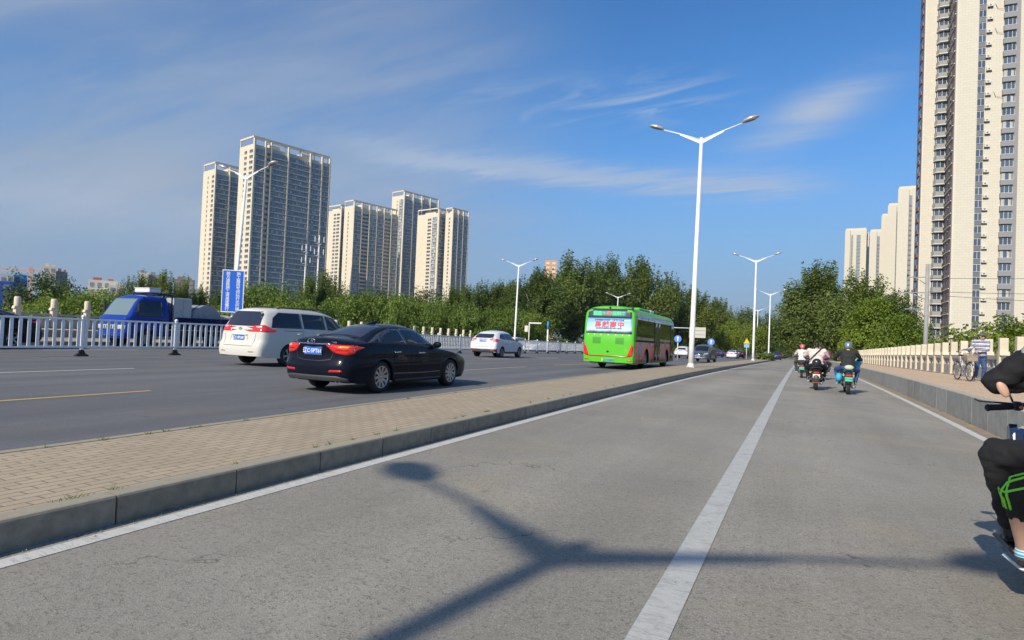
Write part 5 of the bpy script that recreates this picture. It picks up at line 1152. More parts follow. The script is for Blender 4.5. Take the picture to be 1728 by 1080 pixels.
# ---------------------------------------------------------------- blue light truck behind the barrier (drives towards the camera)
P_TBLUE = carpaint('truck_blue', (.014, .05, .30)); P_TNAVY = carpaint('truck_navy', (.008, .016, .07))
def truck():
    t = thing('truck', 'blue flatbed light truck behind the white barrier, roof frame and load on its bed', 'truck')
    L = 1.75; B = Body(L=L, W=1.78, zb=[(0, .55), (.3, .5), (1, .36)], belt=[(0, 1.22), (1, 1.16)], top=[(0, 1.98), (.1, 2.06), (.45, 2.07), (.66, 2.05), (.78, 1.95), (.88, 1.68), (.97, 1.26), (1, 1.18)], wr=[(0, .70), (.6, .70), (.85, .76), (1, .74)],
             plan=[(0, .97), (.04, 1), (.8, 1), (.93, .97), (.98, .91), (1, .86)], side=[(.3, .97), (.7, 1), (1.2, .985), (2, .9)], yr=[(.3, 0), (2.1, 0)], yf=[(.3, L - .02), (.6, L), (1.1, L - .02), (1.3, L - .08), (2.1, L - .3)], wheels=(.95,), aR=.40, axz=.34, crown=.05, drop=.09)
    B.me.materials.append(P_TBLUE); cab = link('cab', B.me, t)
    B.decal([(-.70, 1.24), (.70, 1.24), (.64, 1.90), (-.64, 1.90)], 'front', 'windscreen', mat('pale_windscreen', (.16, .22, .24), .08, spec=.9), t, off=.006)
    for v in ('side', 'sideL'):
        B.decal([(.28, 1.22), (1.25, 1.20), (1.40, 1.30), (1.12, 1.84), (.38, 1.86), (.28, 1.78)], v, 'side_window', M_GLASSD, t, off=.006); B.seam([(.18, 1.9), (.18, .6)], v, 'door_seam', M_DARK, t, w=.012); B.seam([(1.3, 1.2), (1.36, 1.0), (1.35, .75)], v, 'door_seam', M_DARK, t, w=.012)
        handle(t, B, .35, 1.08, M_DARK, v)
    B.decal([(-.78, .70), (.78, .70), (.78, .86), (-.78, .86)], 'front', 'grille', mat('pale_grille', (.45, .46, .45), .4), t, off=.01)
    for k in range(5): B.seam([(-.28 + k * .14, .72), (-.28 + k * .14, .84)], 'front', 'grille_slot', M_DARK, t, w=.06, off=.014)
    B.pair([(.50, .70), (.80, .70), (.80, .86), (.50, .86)], 'front', 'headlight', M_HEADL, t, off=.016)
    B.decal([(-.8, .42), (.8, .42), (.8, .58), (-.8, .58)], 'front', 'bumper', P_TBLUE, t, off=.04); plate(t, B, 0, .5, .44, .14, 'front', '辽C·K7321')
    for s in (1, -1): mb = MB(); mb.bbox((s * 1.02, L - .35, 1.55), (.12, .06, .34), .02); mb.tube([(s * .86, L - .3, 1.75), (s * 1.0, L - .32, 1.7)], .015, 6); mb.tube([(s * .86, L - .3, 1.35), (s * 1.0, L - .32, 1.4)], .015, 6); mb.build('mirror', M_DARK, t)
    mb = MB()
    for s in (-.82, .82): mb.tube([(s, -.12, .85), (s, -.12, 2.02), (s * .96, -.10, 2.12), (s * .96, .5, 2.15)], .03, 8)
    mb.tube([(-.8, -.12, 2.12), (.8, -.12, 2.12)], .03, 8); mb.tube([(-.8, .5, 2.15), (.8, .5, 2.15)], .03, 8); mb.tube([(-.3, -.12, .9), (-.3, -.12, 2.1)], .03, 8); mb.tube([(.3, -.12, .9), (.3, -.12, 2.1)], .03, 8); mb.build('roof_frame', P_TNAVY, t)
    mb = MB(); mb.box((0, -1.85, .78), (1.86, 3.2, .10)); mb.box((0, -1.6, .56), (.8, 3.6, .25)); mb.build('bed', P_TNAVY, t)
    for s in (1, -1):
        mb = MB(); mb.bbox((s * .92, -1.85, 1.02), (.05, 3.2, .42), .01)
        for k in range(5): mb.box((s * .955, -.4 - k * .72, 1.02), (.03, .06, .40))
        mb.build('side_board', P_TNAVY, t)
    mb = MB(); mb.bbox((0, -3.44, 1.02), (1.8, .05, .42), .01); mb.build('tail_board', P_TNAVY, t)
    for y, s in ((.95, 1), (.95, -1), (-2.1, 1), (-2.1, -1)):
        e = link('wheel', None, t, (s * .74, y, .33)); e.rotation_euler = (0, 0, 0 if s > 0 else pi); link('tyre', WT[0], e); link('rim', WT[1], e)
    return t
tk = truck(); TS = 1.28; TX, TY = -30.6, 21.9
tk.scale = (TS, TS, TS); tk.rotation_euler = (0, 0, pi); tk.location = (TX, TY, zg(21))
def onbed(x, y, z): return (TX - x * TS, TY - y * TS, zg(21) + z * TS)
t = thing('cabinet', 'pale grey metal cabinet standing behind the blue truck cab', 'cabinet', onbed(-.1, -.62, .83), pi); t.scale = (TS,) * 3
mb = MB(); mb.bbox((0, 0, .60), (1.5, .8, 1.2), .02); mb.build('casing', mat('pale_grey_sheet', (.42, .45, .45), .5), t); mb = MB(); mb.box((-.755, 0, .6), (.012, .02, 1.1)); mb.bbox((-.765, .1, .65), (.02, .03, .14), .005); mb.build('door_handle', M_STEEL, t)
t = thing('white_box', 'small white box on top of the blue truck roof frame', 'box', onbed(.3, .15, 2.19), pi); t.scale = (TS,) * 3
mb = MB(); mb.bbox((0, 0, .09), (.9, .5, .16), .015); mb.build('casing', M_METALW, t); mb = MB(); mb.bbox((0, 0, .185), (.94, .54, .03), .01); mb.build('lid', M_CREAMW, t)
t = thing('tarpaulin_dome', 'grey tarpaulin dome covering the load on the truck bed', 'tarpaulin', onbed(0, -1.9, .83), pi); t.scale = (TS,) * 3
mb = MB(); n = 14; pr = [(cos(pi * k / n) * .78, .12 + sin(pi * k / n) * .86) for k in range(n + 1)] + [(-.78, 0), (.78, 0)]; mb.prism(pr, 0, -.7, .7); mb.build('cover', mat('grey_tarpaulin', (.28, .30, .33), .5, var=.15, vscale=4), t)
for x in (-.5, 0, .5): mb = MB(); mb.tube([(x, cos(pi * k / n) * .80, .13 + sin(pi * k / n) * .88) for k in range(n + 1)], .015, 5); mb.build('strap', M_DARK, t)
for i, (x, y, z, r, lb) in enumerate(((-.3, -2.95, .98, .0, 'lower cream sack at the rear of the truck bed'), (-.35, -3.05, 1.2, .15, 'upper cream sack lying on top at the rear of the truck bed'), (.3, -3.0, 1.0, .1, 'cream sack on the far side of the truck bed'))):
    t = thing('sack', lb, 'sack', onbed(x, y, z), r, 'cream sacks on the truck bed'); t.scale = (TS,) * 3
    mb = MB(); mb.ell((0, 0, .06), (.42, .55, .15), 0, None, 20, 12); mb.tube([(0, .50, .06), (0, .62, .10)], [.06, .09], 8); mb.build('cloth', mat('cream_sackcloth', (.55, .48, .34), .85, var=.12, vscale=5, bump=.4, bscale=8), t)
# ---------------------------------------------------------------- people
from mathutils import noise as mnoise
def fuse(prims, name, m, voxel=.016, smooth=4, parent=None, extra=None):
    """prims: ('c', p, q, rp, rq) tapered limb | ('e', centre, radii, up) ellipsoid -> one continuous skin"""
    mb = MB()
    for p in prims:
        if p[0] == 'c':
            a, b, ra, rb = Vector(p[1]), Vector(p[2]), p[3], p[4]; n = 5
            for i in range(n + 1): f = i / n; mb.ell(a.lerp(b, f), (ra + (rb - ra) * f,) * 3, nu=12, nv=8)
            mb.tube([a, b], [ra, rb], 14)
        else:
            up = Vector(p[3]).normalized() if len(p) > 3 else Vector((0, 0, 1)); fx = Vector(p[4]) if len(p) > 4 else Vector((1, 0, 0))
            fx = (fx - up * fx.dot(up)).normalized(); fy = up.cross(fx); M = Matrix((fx, fy, up)).transposed()
            mb.ell(p[1], p[2], 0, M, 16, 10)
    me = mb.mesh('tmp', m); ob = link('tmp', me)
    r = ob.modifiers.new('r', 'REMESH'); r.mode = 'VOXEL'; r.voxel_size = voxel; r.use_smooth_shade = True
    if smooth: s = ob.modifiers.new('s', 'SMOOTH'); s.iterations = smooth; s.factor = .5
    dg = bpy.context.evaluated_depsgraph_get(); out = bpy.data.meshes.new_from_object(ob.evaluated_get(dg)); bpy.data.objects.remove(ob)
    if name in ('shirt', 'jacket', 'jumper', 'trousers', 'shorts', 'arm_sleeve'):
        out.update(); nn = [v.normal.copy() for v in out.vertices]
        for v, n_ in zip(out.vertices, nn):
            q = v.co; v.co = q + n_ * (mnoise.noise(Vector((q.x * 9, q.y * 9, q.z * 22))) * .013 + mnoise.noise(Vector((q.x * 24 + 5, q.y * 24, q.z * 40))) * .006)
    if extra and extra.v:
        bm = bmesh.new(); bm.from_mesh(out); e = extra.mesh('x', m); bm.from_mesh(e); bm.to_mesh(out); bm.free()
        for p in out.polygons: p.use_smooth = True
    out.materials.clear(); out.materials.append(m); out.name = name
    return link(name, out, parent)
def hand(mb, w, d, palm_n, side, curl=1.2, s=1.0):
    """w wrist, d hand direction, palm_n palm normal, side: +1 thumb to d x n side"""
    w, d, n = Vector(w), Vector(d).normalized(), Vector(palm_n).normalized(); n = (n - d * n.dot(d)).normalized(); t = d.cross(n) * side
    M = Matrix((t, n, d)).transposed(); mb.ell(w + d * .045 * s, (.040 * s, .016 * s, .052 * s), 0, M, 12, 8)
    for i, (o, l) in enumerate(((.030, .075), (.010, .085), (-.010, .078), (-.029, .062))):
        b = w + d * .082 * s + t * o * s; c1, c2 = curl * .55, curl * 1.25
        p1 = b + (d * cos(c1) + n * sin(c1)) * l * .45 * s; p2 = p1 + (d * cos(c2) + n * sin(c2)) * l * .35 * s; c3 = c2 + curl * .5
        p3 = p2 + (d * cos(c3) + n * sin(c3)) * l * .25 * s
        mb.tube([b - d * .02 * s, b, p1, p2, p3], [.009 * s, .0095 * s, .0085 * s, .0078 * s, .006 * s], 8)
    b = w + d * .03 * s + t * .035 * s; p1 = b + (d * .6 + t * .7).normalized() * .035 * s; p2 = p1 + (d * .7 + t * .2 + n * .6).normalized() * .032 * s
    mb.tube([b - t * .01, b, p1, p2], [.012 * s, .012 * s, .0105 * s, .008 * s], 8)
def lerp(a, b, f): return Vector(a).lerp(Vector(b), f)
M_SKIN = mat('skin', (.52, .32, .23), .5, var=.06, vscale=6); M_HAIR = mat('black_hair', (.012, .010, .009), .5, var=.3, vscale=40)
def person(label, J, outfit, loc=(0, 0, 0), rz=0, voxel=.02, fat=1.0, group=None, hands=True):
    """J: joints in local metres. outfit: dict of clothing materials"""
    t = thing('person', label, 'person', loc, rz, group); V = Vector; F = fat
    hip, ch, nk, hd = V(J['hip']), V(J['chest']), V(J['neck']), V(J['head']); sp = (nk - hip).normalized(); fw = V(J.get('face', (0, 1, 0))).normalized(); rt = (V(J['shR']) - V(J['shL'])).normalized()
    limbs = []
    for s in 'LR':
        sh, e, w, h, k, a, f = [V(J[q + s]) for q in ('sh', 'el', 'wr', 'th', 'kn', 'an', 'to')]
        limbs += [('c', sh, e, .050 * F, .040), ('c', e, w, .040, .028), ('c', h, k, .085 * F, .055), ('c', k, lerp(k, a, .35), .054, .056), ('c', lerp(k, a, .35), a, .056, .036), ('c', a, f, .036, .026)]
    torso = [('e', lerp(hip, ch, .05), (.165 * F, .125 * F, .12), sp, rt), ('e', lerp(hip, ch, .5), (.145 * F, .105 * F, .16), sp, rt), ('e', ch, (.175 * F, .115 * F, .17), sp, rt), ('c', J['shL'], J['shR'], .055, .055), ('c', lerp(ch, nk, .5), nk, .07, .055), ('c', nk, lerp(nk, hd, .7), .052, .05)]
    up = (hd - nk).normalized()
    up = (up + V((0, 0, 1))).normalized(); fr = (fw - up * fw.dot(up)).normalized(); hr = fr.cross(up)
    head = [('e', hd + up * .02, (.074, .092, .095), up, hr), ('e', hd - up * .045 + fr * .018, (.056, .068, .062), up, hr), ('c', hd + fr * .088 + up * .01, hd + fr * .104 - up * .018, .008, .014),
            ('e', hd + hr * .076 - up * .01, (.012, .02, .032), up, hr), ('e', hd - hr * .076 - up * .01, (.012, .02, .032), up, hr), ('c', hd + fr * .085 - up * .052 - hr * .02, hd + fr * .085 - up * .052 + hr * .02, .011, .011)]
    ex = MB()
    if hands:
        for s, sg in (('L', -1), ('R', 1)):
            w, e = V(J['wr' + s]), V(J['el' + s]); d = V(J.get('hd' + s, (w - e))); n = V(J.get('pn' + s, (0, 0, -1))); hand(ex, w, d, n, sg if J.get('flip') is None else -sg)
    b = fuse(torso + limbs + head, 'body', M_SKIN, voxel, 2, t, ex)
    # face details
    for sg in (-1, 1): mb = MB(); mb.ell(hd + fr * .086 + up * .012 + hr * .030 * sg, (.012, .007, .007), 0, Matrix((hr, fr, up)).transposed(), 8, 6); mb.build('eye', M_DARK, t)
    mb = MB(); mb.ell(hd + fr * .094 - up * .055, (.022, .006, .006), 0, Matrix((hr, fr, up)).transposed(), 10, 6); mb.build('mouth', mat('lips', (.35, .12, .10), .5), t)
    o = outfit
    if o.get('hair'): fuse([('e', hd + up * .035 - fr * .018, (.083, .094, .095), up, hr), ('e', hd - up * .03 - fr * .045, (.070, .055, .07), up, hr)], 'hair', o['hair'], voxel * .8, 1, t)
    if o.get('helmet'):
        fuse([('e', hd + up * .045 - fr * .008, (.118, .132, .115), up, hr), ('e', hd + up * .0 - fr * .03, (.112, .115, .10), up, hr)], 'helmet', o['helmet'], .014, 2, t)
        mb = MB(); mb.tube([hd + hr * .09 - up * .02, hd - up * .12 + fr * .03, hd - hr * .09 - up * .02], .008, 6); mb.build('chin_strap', M_DARK, t)
        mb = MB(); mb.ell(hd + fr * .115 + up * .07, (.085, .05, .012), 0, Matrix((hr, fr, up)).transposed()); mb.build('peak', o['helmet'], t)
    if o.get('cap'):
        fuse([('e', hd + up * .055, (.092, .104, .075), up, hr)], 'cap', o['cap'], .014, 2, t); mb = MB(); mb.ell(hd + fr * .12 + up * .055, (.07, .06, .010), 0, Matrix((hr, fr, up)).transposed()); mb.build('peak', o['cap'], t)
    sl = o.get('sleeve', .55); g = .016
    pr = [('e', lerp(hip, ch, .12), ((.17 + g) * F, (.125 + g) * F, .13), sp, rt), ('e', lerp(hip, ch, .5), ((.155 + g) * F, (.115 + g) * F, .17), sp, rt), ('e', ch, ((.18 + g) * F, (.118 + g) * F, .18), sp, rt), ('c', lerp(J['shL'], J['shR'], .06), lerp(J['shL'], J['shR'], .94), .070, .070), ('c', ch, lerp(ch, nk, .75), .12, .075)]
    for s in 'LR':
        sh, e, w = V(J['sh' + s]), V(J['el' + s]), V(J['wr' + s])
        if sl <= 1: pr.append(('c', sh, lerp(sh, e, sl), .066 * F, .064))
        else: pr += [('c', sh, e, .066 * F, .055), ('c', e, lerp(e, w, sl - 1), .055, .042)]
    sm = o['shirt']; fuse(pr, o.get('sname', 'shirt'), sm, voxel, 2, t)
    lf = o.get('lfat', 1); lg = o.get('leg', 1.95); pr = [('e', lerp(hip, ch, -.02), ((.168 + g) * F, (.13 + g) * F, .13), sp, rt)]
    for s in 'LR':
        h, k, a = V(J['th' + s]), V(J['kn' + s]), V(J['an' + s])
        if lg > 1: pr += [('c', h, k, .100 * F * lf, .074 * lf), ('c', k, lerp(k, a, lg - 1), .076 * lf, .056 * lf)]
        else: pr.append(('c', h, lerp(h, k, lg), .10 * F, .095))
    tr = fuse(pr, o.get('tname', 'trousers'), o['trousers'], voxel, 2, t)
    for s in 'LR':
        a, f = V(J['an' + s]), V(J['to' + s]); d = (f - a); d.z = min(0, d.z); d = d.normalized(); zb = min(a.z - .07, f.z - .02)
        sd_ = V((0, 0, 1)).cross(d).normalized()
        q = fuse([('c', a + V((0, 0, -.005)), a + V((0, 0, -.05)), .047, .045), ('e', a + V((0, 0, -.052)) + d * .05, (.046, .10, .034), (0, 0, 1), sd_), ('e', f + V((0, 0, -.004)), (.045, .085, .027), (0, 0, 1), sd_)], 'shoe', o['shoes'], .012, 2, t)
        mb = MB(); c = lerp(a + V((0, 0, -.082)), f + V((0, 0, -.028)), .5); ang = atan2(d.y, d.x) - pi / 2; mb.bbox((0, 0, 0), (.086, .27, .022), .02, 0, Matrix.Translation(c) @ Matrix.Rotation(ang, 4, 'Z')); mb.build('sole', o.get('sole', M_PLW), q)
    return t, J
def stripemat(name, cols, sc_, axis=2):
    m = bpy.data.materials.new(name); m.use_nodes = True; n = NT(m.node_tree); tq = n.new('ShaderNodeTexCoord'); s = n.new('ShaderNodeSeparateXYZ'); n.l.new(tq.outputs['Object'], s.inputs[0])
    f = n.m('FRACT', n.m('MULTIPLY', s.outputs[axis], sc_)); c = n.ramp(f, cols, 'CONSTANT'); n.l.new(c, n.n['Principled BSDF'].inputs['Base Color']); n.n['Principled BSDF'].inputs['Roughness'].default_value = .85
    return m
def cloth(name, c, bump=.35): return mat(name, c, .85, var=.12, vscale=9, bump=bump, bscale=14)
C_WHITE = cloth('white_tshirt', (.66, .63, .61)); C_BEIGE = cloth('offwhite_tshirt', (.68, .58, .52)); C_BLACK = cloth('black_jacket', (.022, .022, .024)); C_JEANS = cloth('blue_jeans', (.035, .075, .19)); C_BLKT = cloth('black_trousers', (.010, .010, .011), .6); C_GREYT = cloth('grey_shirt', (.30, .30, .33)); C_PINK = cloth('pink_top', (.30, .05, .11)); C_DGREY = cloth('dark_grey_trousers', (.05, .055, .06))
SH_D = mat('dark_shoe', (.02, .02, .02), .5); SH_T = mat('tan_shoe', (.45, .38, .26), .6); SH_W = mat('white_shoe', (.6, .6, .58), .6)
H_PINK = mat('pink_helmet', (.70, .10, .13), .25, coat=.5); H_GREY = mat('patterned_helmet', (.16, .21, .30), .25, coat=.5, var=.5, vscale=14)

def scooter(label, body, plate_c, basket=False, wide=1.0, seatm=None, pc='辽C·48K2', ring=False, group='scooters ridden away along the bike lane'):
    t = thing('scooter', label, 'scooter', group=group); w = wide
    RY = Matrix.Rotation(pi / 2, 4, 'Y')
    for y, nm in ((-.62, 'wheel'), (.62, 'wheel')):
        e = link('wheel', None, t, (0, y, .235)); mb = MB(); mb.lathe([(.15, -.05), (.205, -.055), (.235, -.025), (.235, .025), (.205, .055), (.15, .05)], n=24, M=RY); mb.build('tyre', M_TYRE, e)
        mb = MB(); mb.lathe([(.155, -.045), (.14, 0), (.155, .045)], n=20, M=RY); mb.lathe([(.001, -.05), (.045, -.05), (.045, .05), (.001, .05)], n=12, M=RY)
        for k in range(5): a = k * 2 * pi / 5; mb.tube([(0, .04 * cos(a), .04 * sin(a)), (0, .145 * cos(a), .145 * sin(a))], .014, 6)
        mb.build('rim', M_STEEL, e)
    # rear fairing
    mb = MB(); prof = [(-.78, .60, .10), (-.70, .52, .14), (-.45, .45, .17), (-.15, .40, .17), (.0, .34, .15)]
    n = 12; vs = []; fs = []
    for y, zc, rx in prof:
        for k in range(n): a = 2 * pi * k / n; vs.append((rx * w * cos(a) * (1 if abs(cos(a)) > 0 else 1), y, zc + .13 * sin(a)))
    for i in range(len(prof) - 1):
        for k in range(n): j = (k + 1) % n; fs.append((i * n + k, i * n + j, i * n + n + j, i * n + n + k))
    fs += [tuple(range(n)), tuple(range((len(prof) - 1) * n, len(prof) * n))]; mb.add(vs, fs, 0, True); mb.build('fairing', body, t)
    mb = MB(); mb.bbox((0, .22, .27), (.30 * w, .62, .09), .03); mb.build('footboard', M_DARK, t)
    mb = MB(); mb.prism([(.44, .28), (.52, .28), (.60, .60), (.52, .95), (.46, .95), (.52, .60)], 0, -.19 * w, .19 * w); mb.build('leg_shield', body, t)
    mb = MB(); mb.ell((0, -.28, .725), (.15 * w, .40, .065)); mb.ell((0, -.45, .75), (.13 * w, .22, .06)); mb.build('seat', seatm or M_DARK, t)
    mb = MB(); mb.tube([(0, .52, .90), (0, .47, 1.02)], .03, 8); mb.tube([(-.34, .38, 1.04), (-.20, .46, 1.04), (0, .48, 1.02), (.20, .46, 1.04), (.34, .38, 1.04)], .013, 8); hb = mb.build('handlebar', M_DARK, t)
    for s in (-1, 1):
        mb = MB(); mb.tube([(s * .36, .37, 1.04), (s * .24, .435, 1.04)], .019, 8); mb.build('grip', M_BLACK, hb)
        mb = MB(); mb.tube([(s * .22, .46, 1.05), (s * .28, .48, 1.22)], .006, 6); mb.ell((s * .30, .49, 1.27), (.055, .015, .04)); mb.build('mirror', M_DARK, t)
        mb = MB(); mb.tube([(s * .06, .62, .24), (s * .07, .53, .62)], .022, 8); mb.build('fork', M_STEEL, t)
        mb = MB(); mb.tube([(s * .09, -.62, .24), (s * .12, -.55, .58)], .024, 8); mb.build('shock_absorber', M_STEEL, t)
        mb = MB(); mb.ell((s * .14 * w, -.80, .60), (.025, .02, .018)); mb.build('indicator', M_AMBER, t)
    mb = MB(); mb.ell((0, .60, .82), (.10, .06, .08)); mb.build('headlight', M_HEADL, t)
    mb = MB(); mb.tube([(0, .83, .30), (0, .78, .44), (0, .66, .50), (0, .52, .47)], [.045, .06, .065, .05], 8); mb.build('front_mudguard', body, t)
    mb = MB(); mb.tube([(0, -.86, .34), (0, -.80, .46), (0, -.66, .50)], [.05, .07, .07], 8); mb.build('rear_mudguard', M_DARK, t)
    mb = MB(); mb.bbox((0, -.82, .60), (.16, .05, .06), .015); mb.build('tail_light', M_TAIL, t)
    mb = MB(); mb.bbox((0, -.87, .49), (.22, .012, .13), .005); p = mb.build('plate', plate_c, t); text_mesh(pc, .055, M_BLACK if plate_c is not M_PLW else M_DARK, 'lettering', p, Matrix.Translation((0, -.878, .49)) @ FACE_BACK)
    mb = MB(); mb.tube([(-.10, -.60, .76), (-.12, -.84, .78), (.12, -.84, .78), (.10, -.60, .76)], .011, 6); mb.tube([(-.11, -.72, .77), (.11, -.72, .77)], .011, 6); mb.build('luggage_rack', M_STEEL, t)
    mb = MB(); mb.tube([(.13, -.45, .22), (.16, -.80, .26)], [.03, .045], 10); mb.build('exhaust', M_STEEL, t)
    if ring: mb = MB(); mb.tube([(-.24, -.2, .40), (-.27, -.55, .36), (-.25, -.75, .46)], .016, 6); mb.tube([(.24, -.2, .40), (.27, -.55, .36), (.25, -.75, .46)], .016, 6); mb.build('crash_bar', M_CHROME, t)
    return t
def ride_pose(k=1.0, lean=0, spread=.30):
    return dict(hip=(0, -.28, .84), chest=(0, -.20 + lean, 1.17), neck=(0, -.17 + lean, 1.38), head=(0, -.12 + lean, 1.51), shL=(-.19 * k, -.19 + lean, 1.33), shR=(.19 * k, -.19 + lean, 1.33),
                elL=(-.33 * k, .02, 1.10), elR=(.33 * k, .02, 1.10), wrL=(-.31, .29, 1.07), wrR=(.31, .29, 1.07), hdL=(0, 1, -.1), hdR=(0, 1, -.1), thL=(-.10, -.22, .82), thR=(.10, -.22, .82),
                knL=(-spread, .12, .76), knR=(spread, .12, .76), anL=(-spread * .8, .10, .36), anR=(spread * .8, .10, .36), toL=(-spread * .85, .24, .325), toR=(spread * .85, .24, .325))
def at(t, x, y, rz=0): t.location = (x, y, zg(y)); t.rotation_euler = (0, 0, rz)
G_R = 'riders ahead on the bike lane'
M_PGREEN = mat('green_number_plate', (.10, .55, .38), .4)
# black-jacket rider
sc2 = scooter('dark scooter with green plate and pale oval pad under the black jacket rider', mat('dark_green_fairing', (.02, .05, .045), .3, coat=.5), M_PGREEN, seatm=mat('teal_seat', (.03, .12, .20), .5)); at(sc2, 1.36, 23.0)
mb = MB(); mb.ell((0, -.86, .86), (.13, .05, .075)); mb.build('back_pad', mat('pale_green_pad', (.45, .55, .38), .5), sc2)
p2, _ = person('rider in a black jacket, jeans and a patterned dark helmet', ride_pose(1.15, -.03, .31), dict(shirt=C_BLACK, sname='jacket', sleeve=1.9, trousers=C_JEANS, shoes=SH_T, helmet=H_GREY), fat=1.18, group=G_R); at(p2, 1.36, 23.0)
t = thing('bag', 'bright blue bag hanging at the left side of the black jacket rider', 'bag'); mb = MB(); mb.ell((0, 0, .14), (.10, .13, .14)); mb.build('cloth', mat('cyan_bag', (.03, .40, .70), .6, bump=.4, bscale=12), t); mb = MB(); mb.tube([(0, -.05, .26), (0, 0, .36), (0, .05, .26)], .008, 5); mb.build('handle', M_DARK, t); t.location = (1.36 - .25, 22.65, zg(23) + .38)
for s, nm in ((1, 'right'),):
    t = thing('handlebar_muff', 'pale blue wind muff on the right grip of the black jacket rider scooter', 'muff'); mb = MB(); mb.ell((0, 0, 0), (.12, .13, .12)); mb.ell((-.02, .05, -.12), (.09, .1, .12)); mb.build('cloth', mat('pale_blue_cloth', (.12, .42, .62), .8, bump=.4, bscale=12), t); t.location = (1.36 + .34, 23.40, zg(23) + 1.02)
# white-shirt rider with cross strap
sc1 = scooter('black scooter with white plate and round top box under the cross strap rider', mat('black_fairing', (.02, .02, .018), .25, coat=.6), M_PLW, wide=1.35, ring=True); at(sc1, .48, 24.2)
mb = MB(); mb.ell((0, -.80, .93), (.15, .13, .15)); mb.build('round_box', mat('black_round_box', (.02, .022, .025), .25, coat=.4), sc1)
mb = MB(); mb.ell((0, -.80, .40), (.13, .12, .17)); mb.build('rear_guard', mat('rusty_brown_guard', (.07, .05, .04), .4), sc1); mb = MB(); mb.bbox((0, -.84, .27), (.26, .10, .05), .02); mb.build('rusty_bar', mat('rusty_bar', (.20, .10, .06), .7), sc1)
p1, J1 = person('heavy rider in an off-white T-shirt with a dark strap across his back, bare headed', ride_pose(1.2, .02, .30), dict(shirt=C_BEIGE, sleeve=.75, trousers=C_BLKT, shoes=SH_D, hair=M_HAIR), fat=1.3, group=G_R); at(p1, .48, 24.2)
mb = MB(); mb.tube([(.14, -.22, 1.42), (.05, -.36, 1.32), (-.10, -.41, 1.15), (-.24, -.40, .98), (-.27, -.28, .90)], .017, 6); mb.build('shoulder_strap', C_BLACK, p1)
# pink helmet rider
sc0 = scooter('small far scooter with green plate carrying the pink helmet rider', mat('grey_fairing', (.05, .05, .06), .3, coat=.5), M_PGREEN); at(sc0, .04, 34.6)
p0, _ = person('rider in a white T-shirt and pink helmet beside the lane line', ride_pose(1.0), dict(shirt=C_WHITE, sleeve=.7, trousers=C_DGREY, shoes=SH_D, helmet=H_PINK), group=G_R); at(p0, .04, 34.6)
mb = MB(); mb.ell((.10, -.325, 1.22), (.05, .012, .055)); mb.build('shirt_print', mat('navy_print', (.03, .03, .12), .7), p0)
sc3 = scooter('scooter mostly hidden in front of the man with the cross strap', mat('pink_fairing', (.45, .15, .22), .3, coat=.5), M_PGREEN); at(sc3, .98, 34.0)
p3, _ = person('rider in a pink top mostly hidden in front of the man with the cross strap', ride_pose(1.0), dict(shirt=C_PINK, sleeve=.8, trousers=C_DGREY, shoes=SH_W, hair=M_HAIR), group=G_R); at(p3, .98, 34.0)

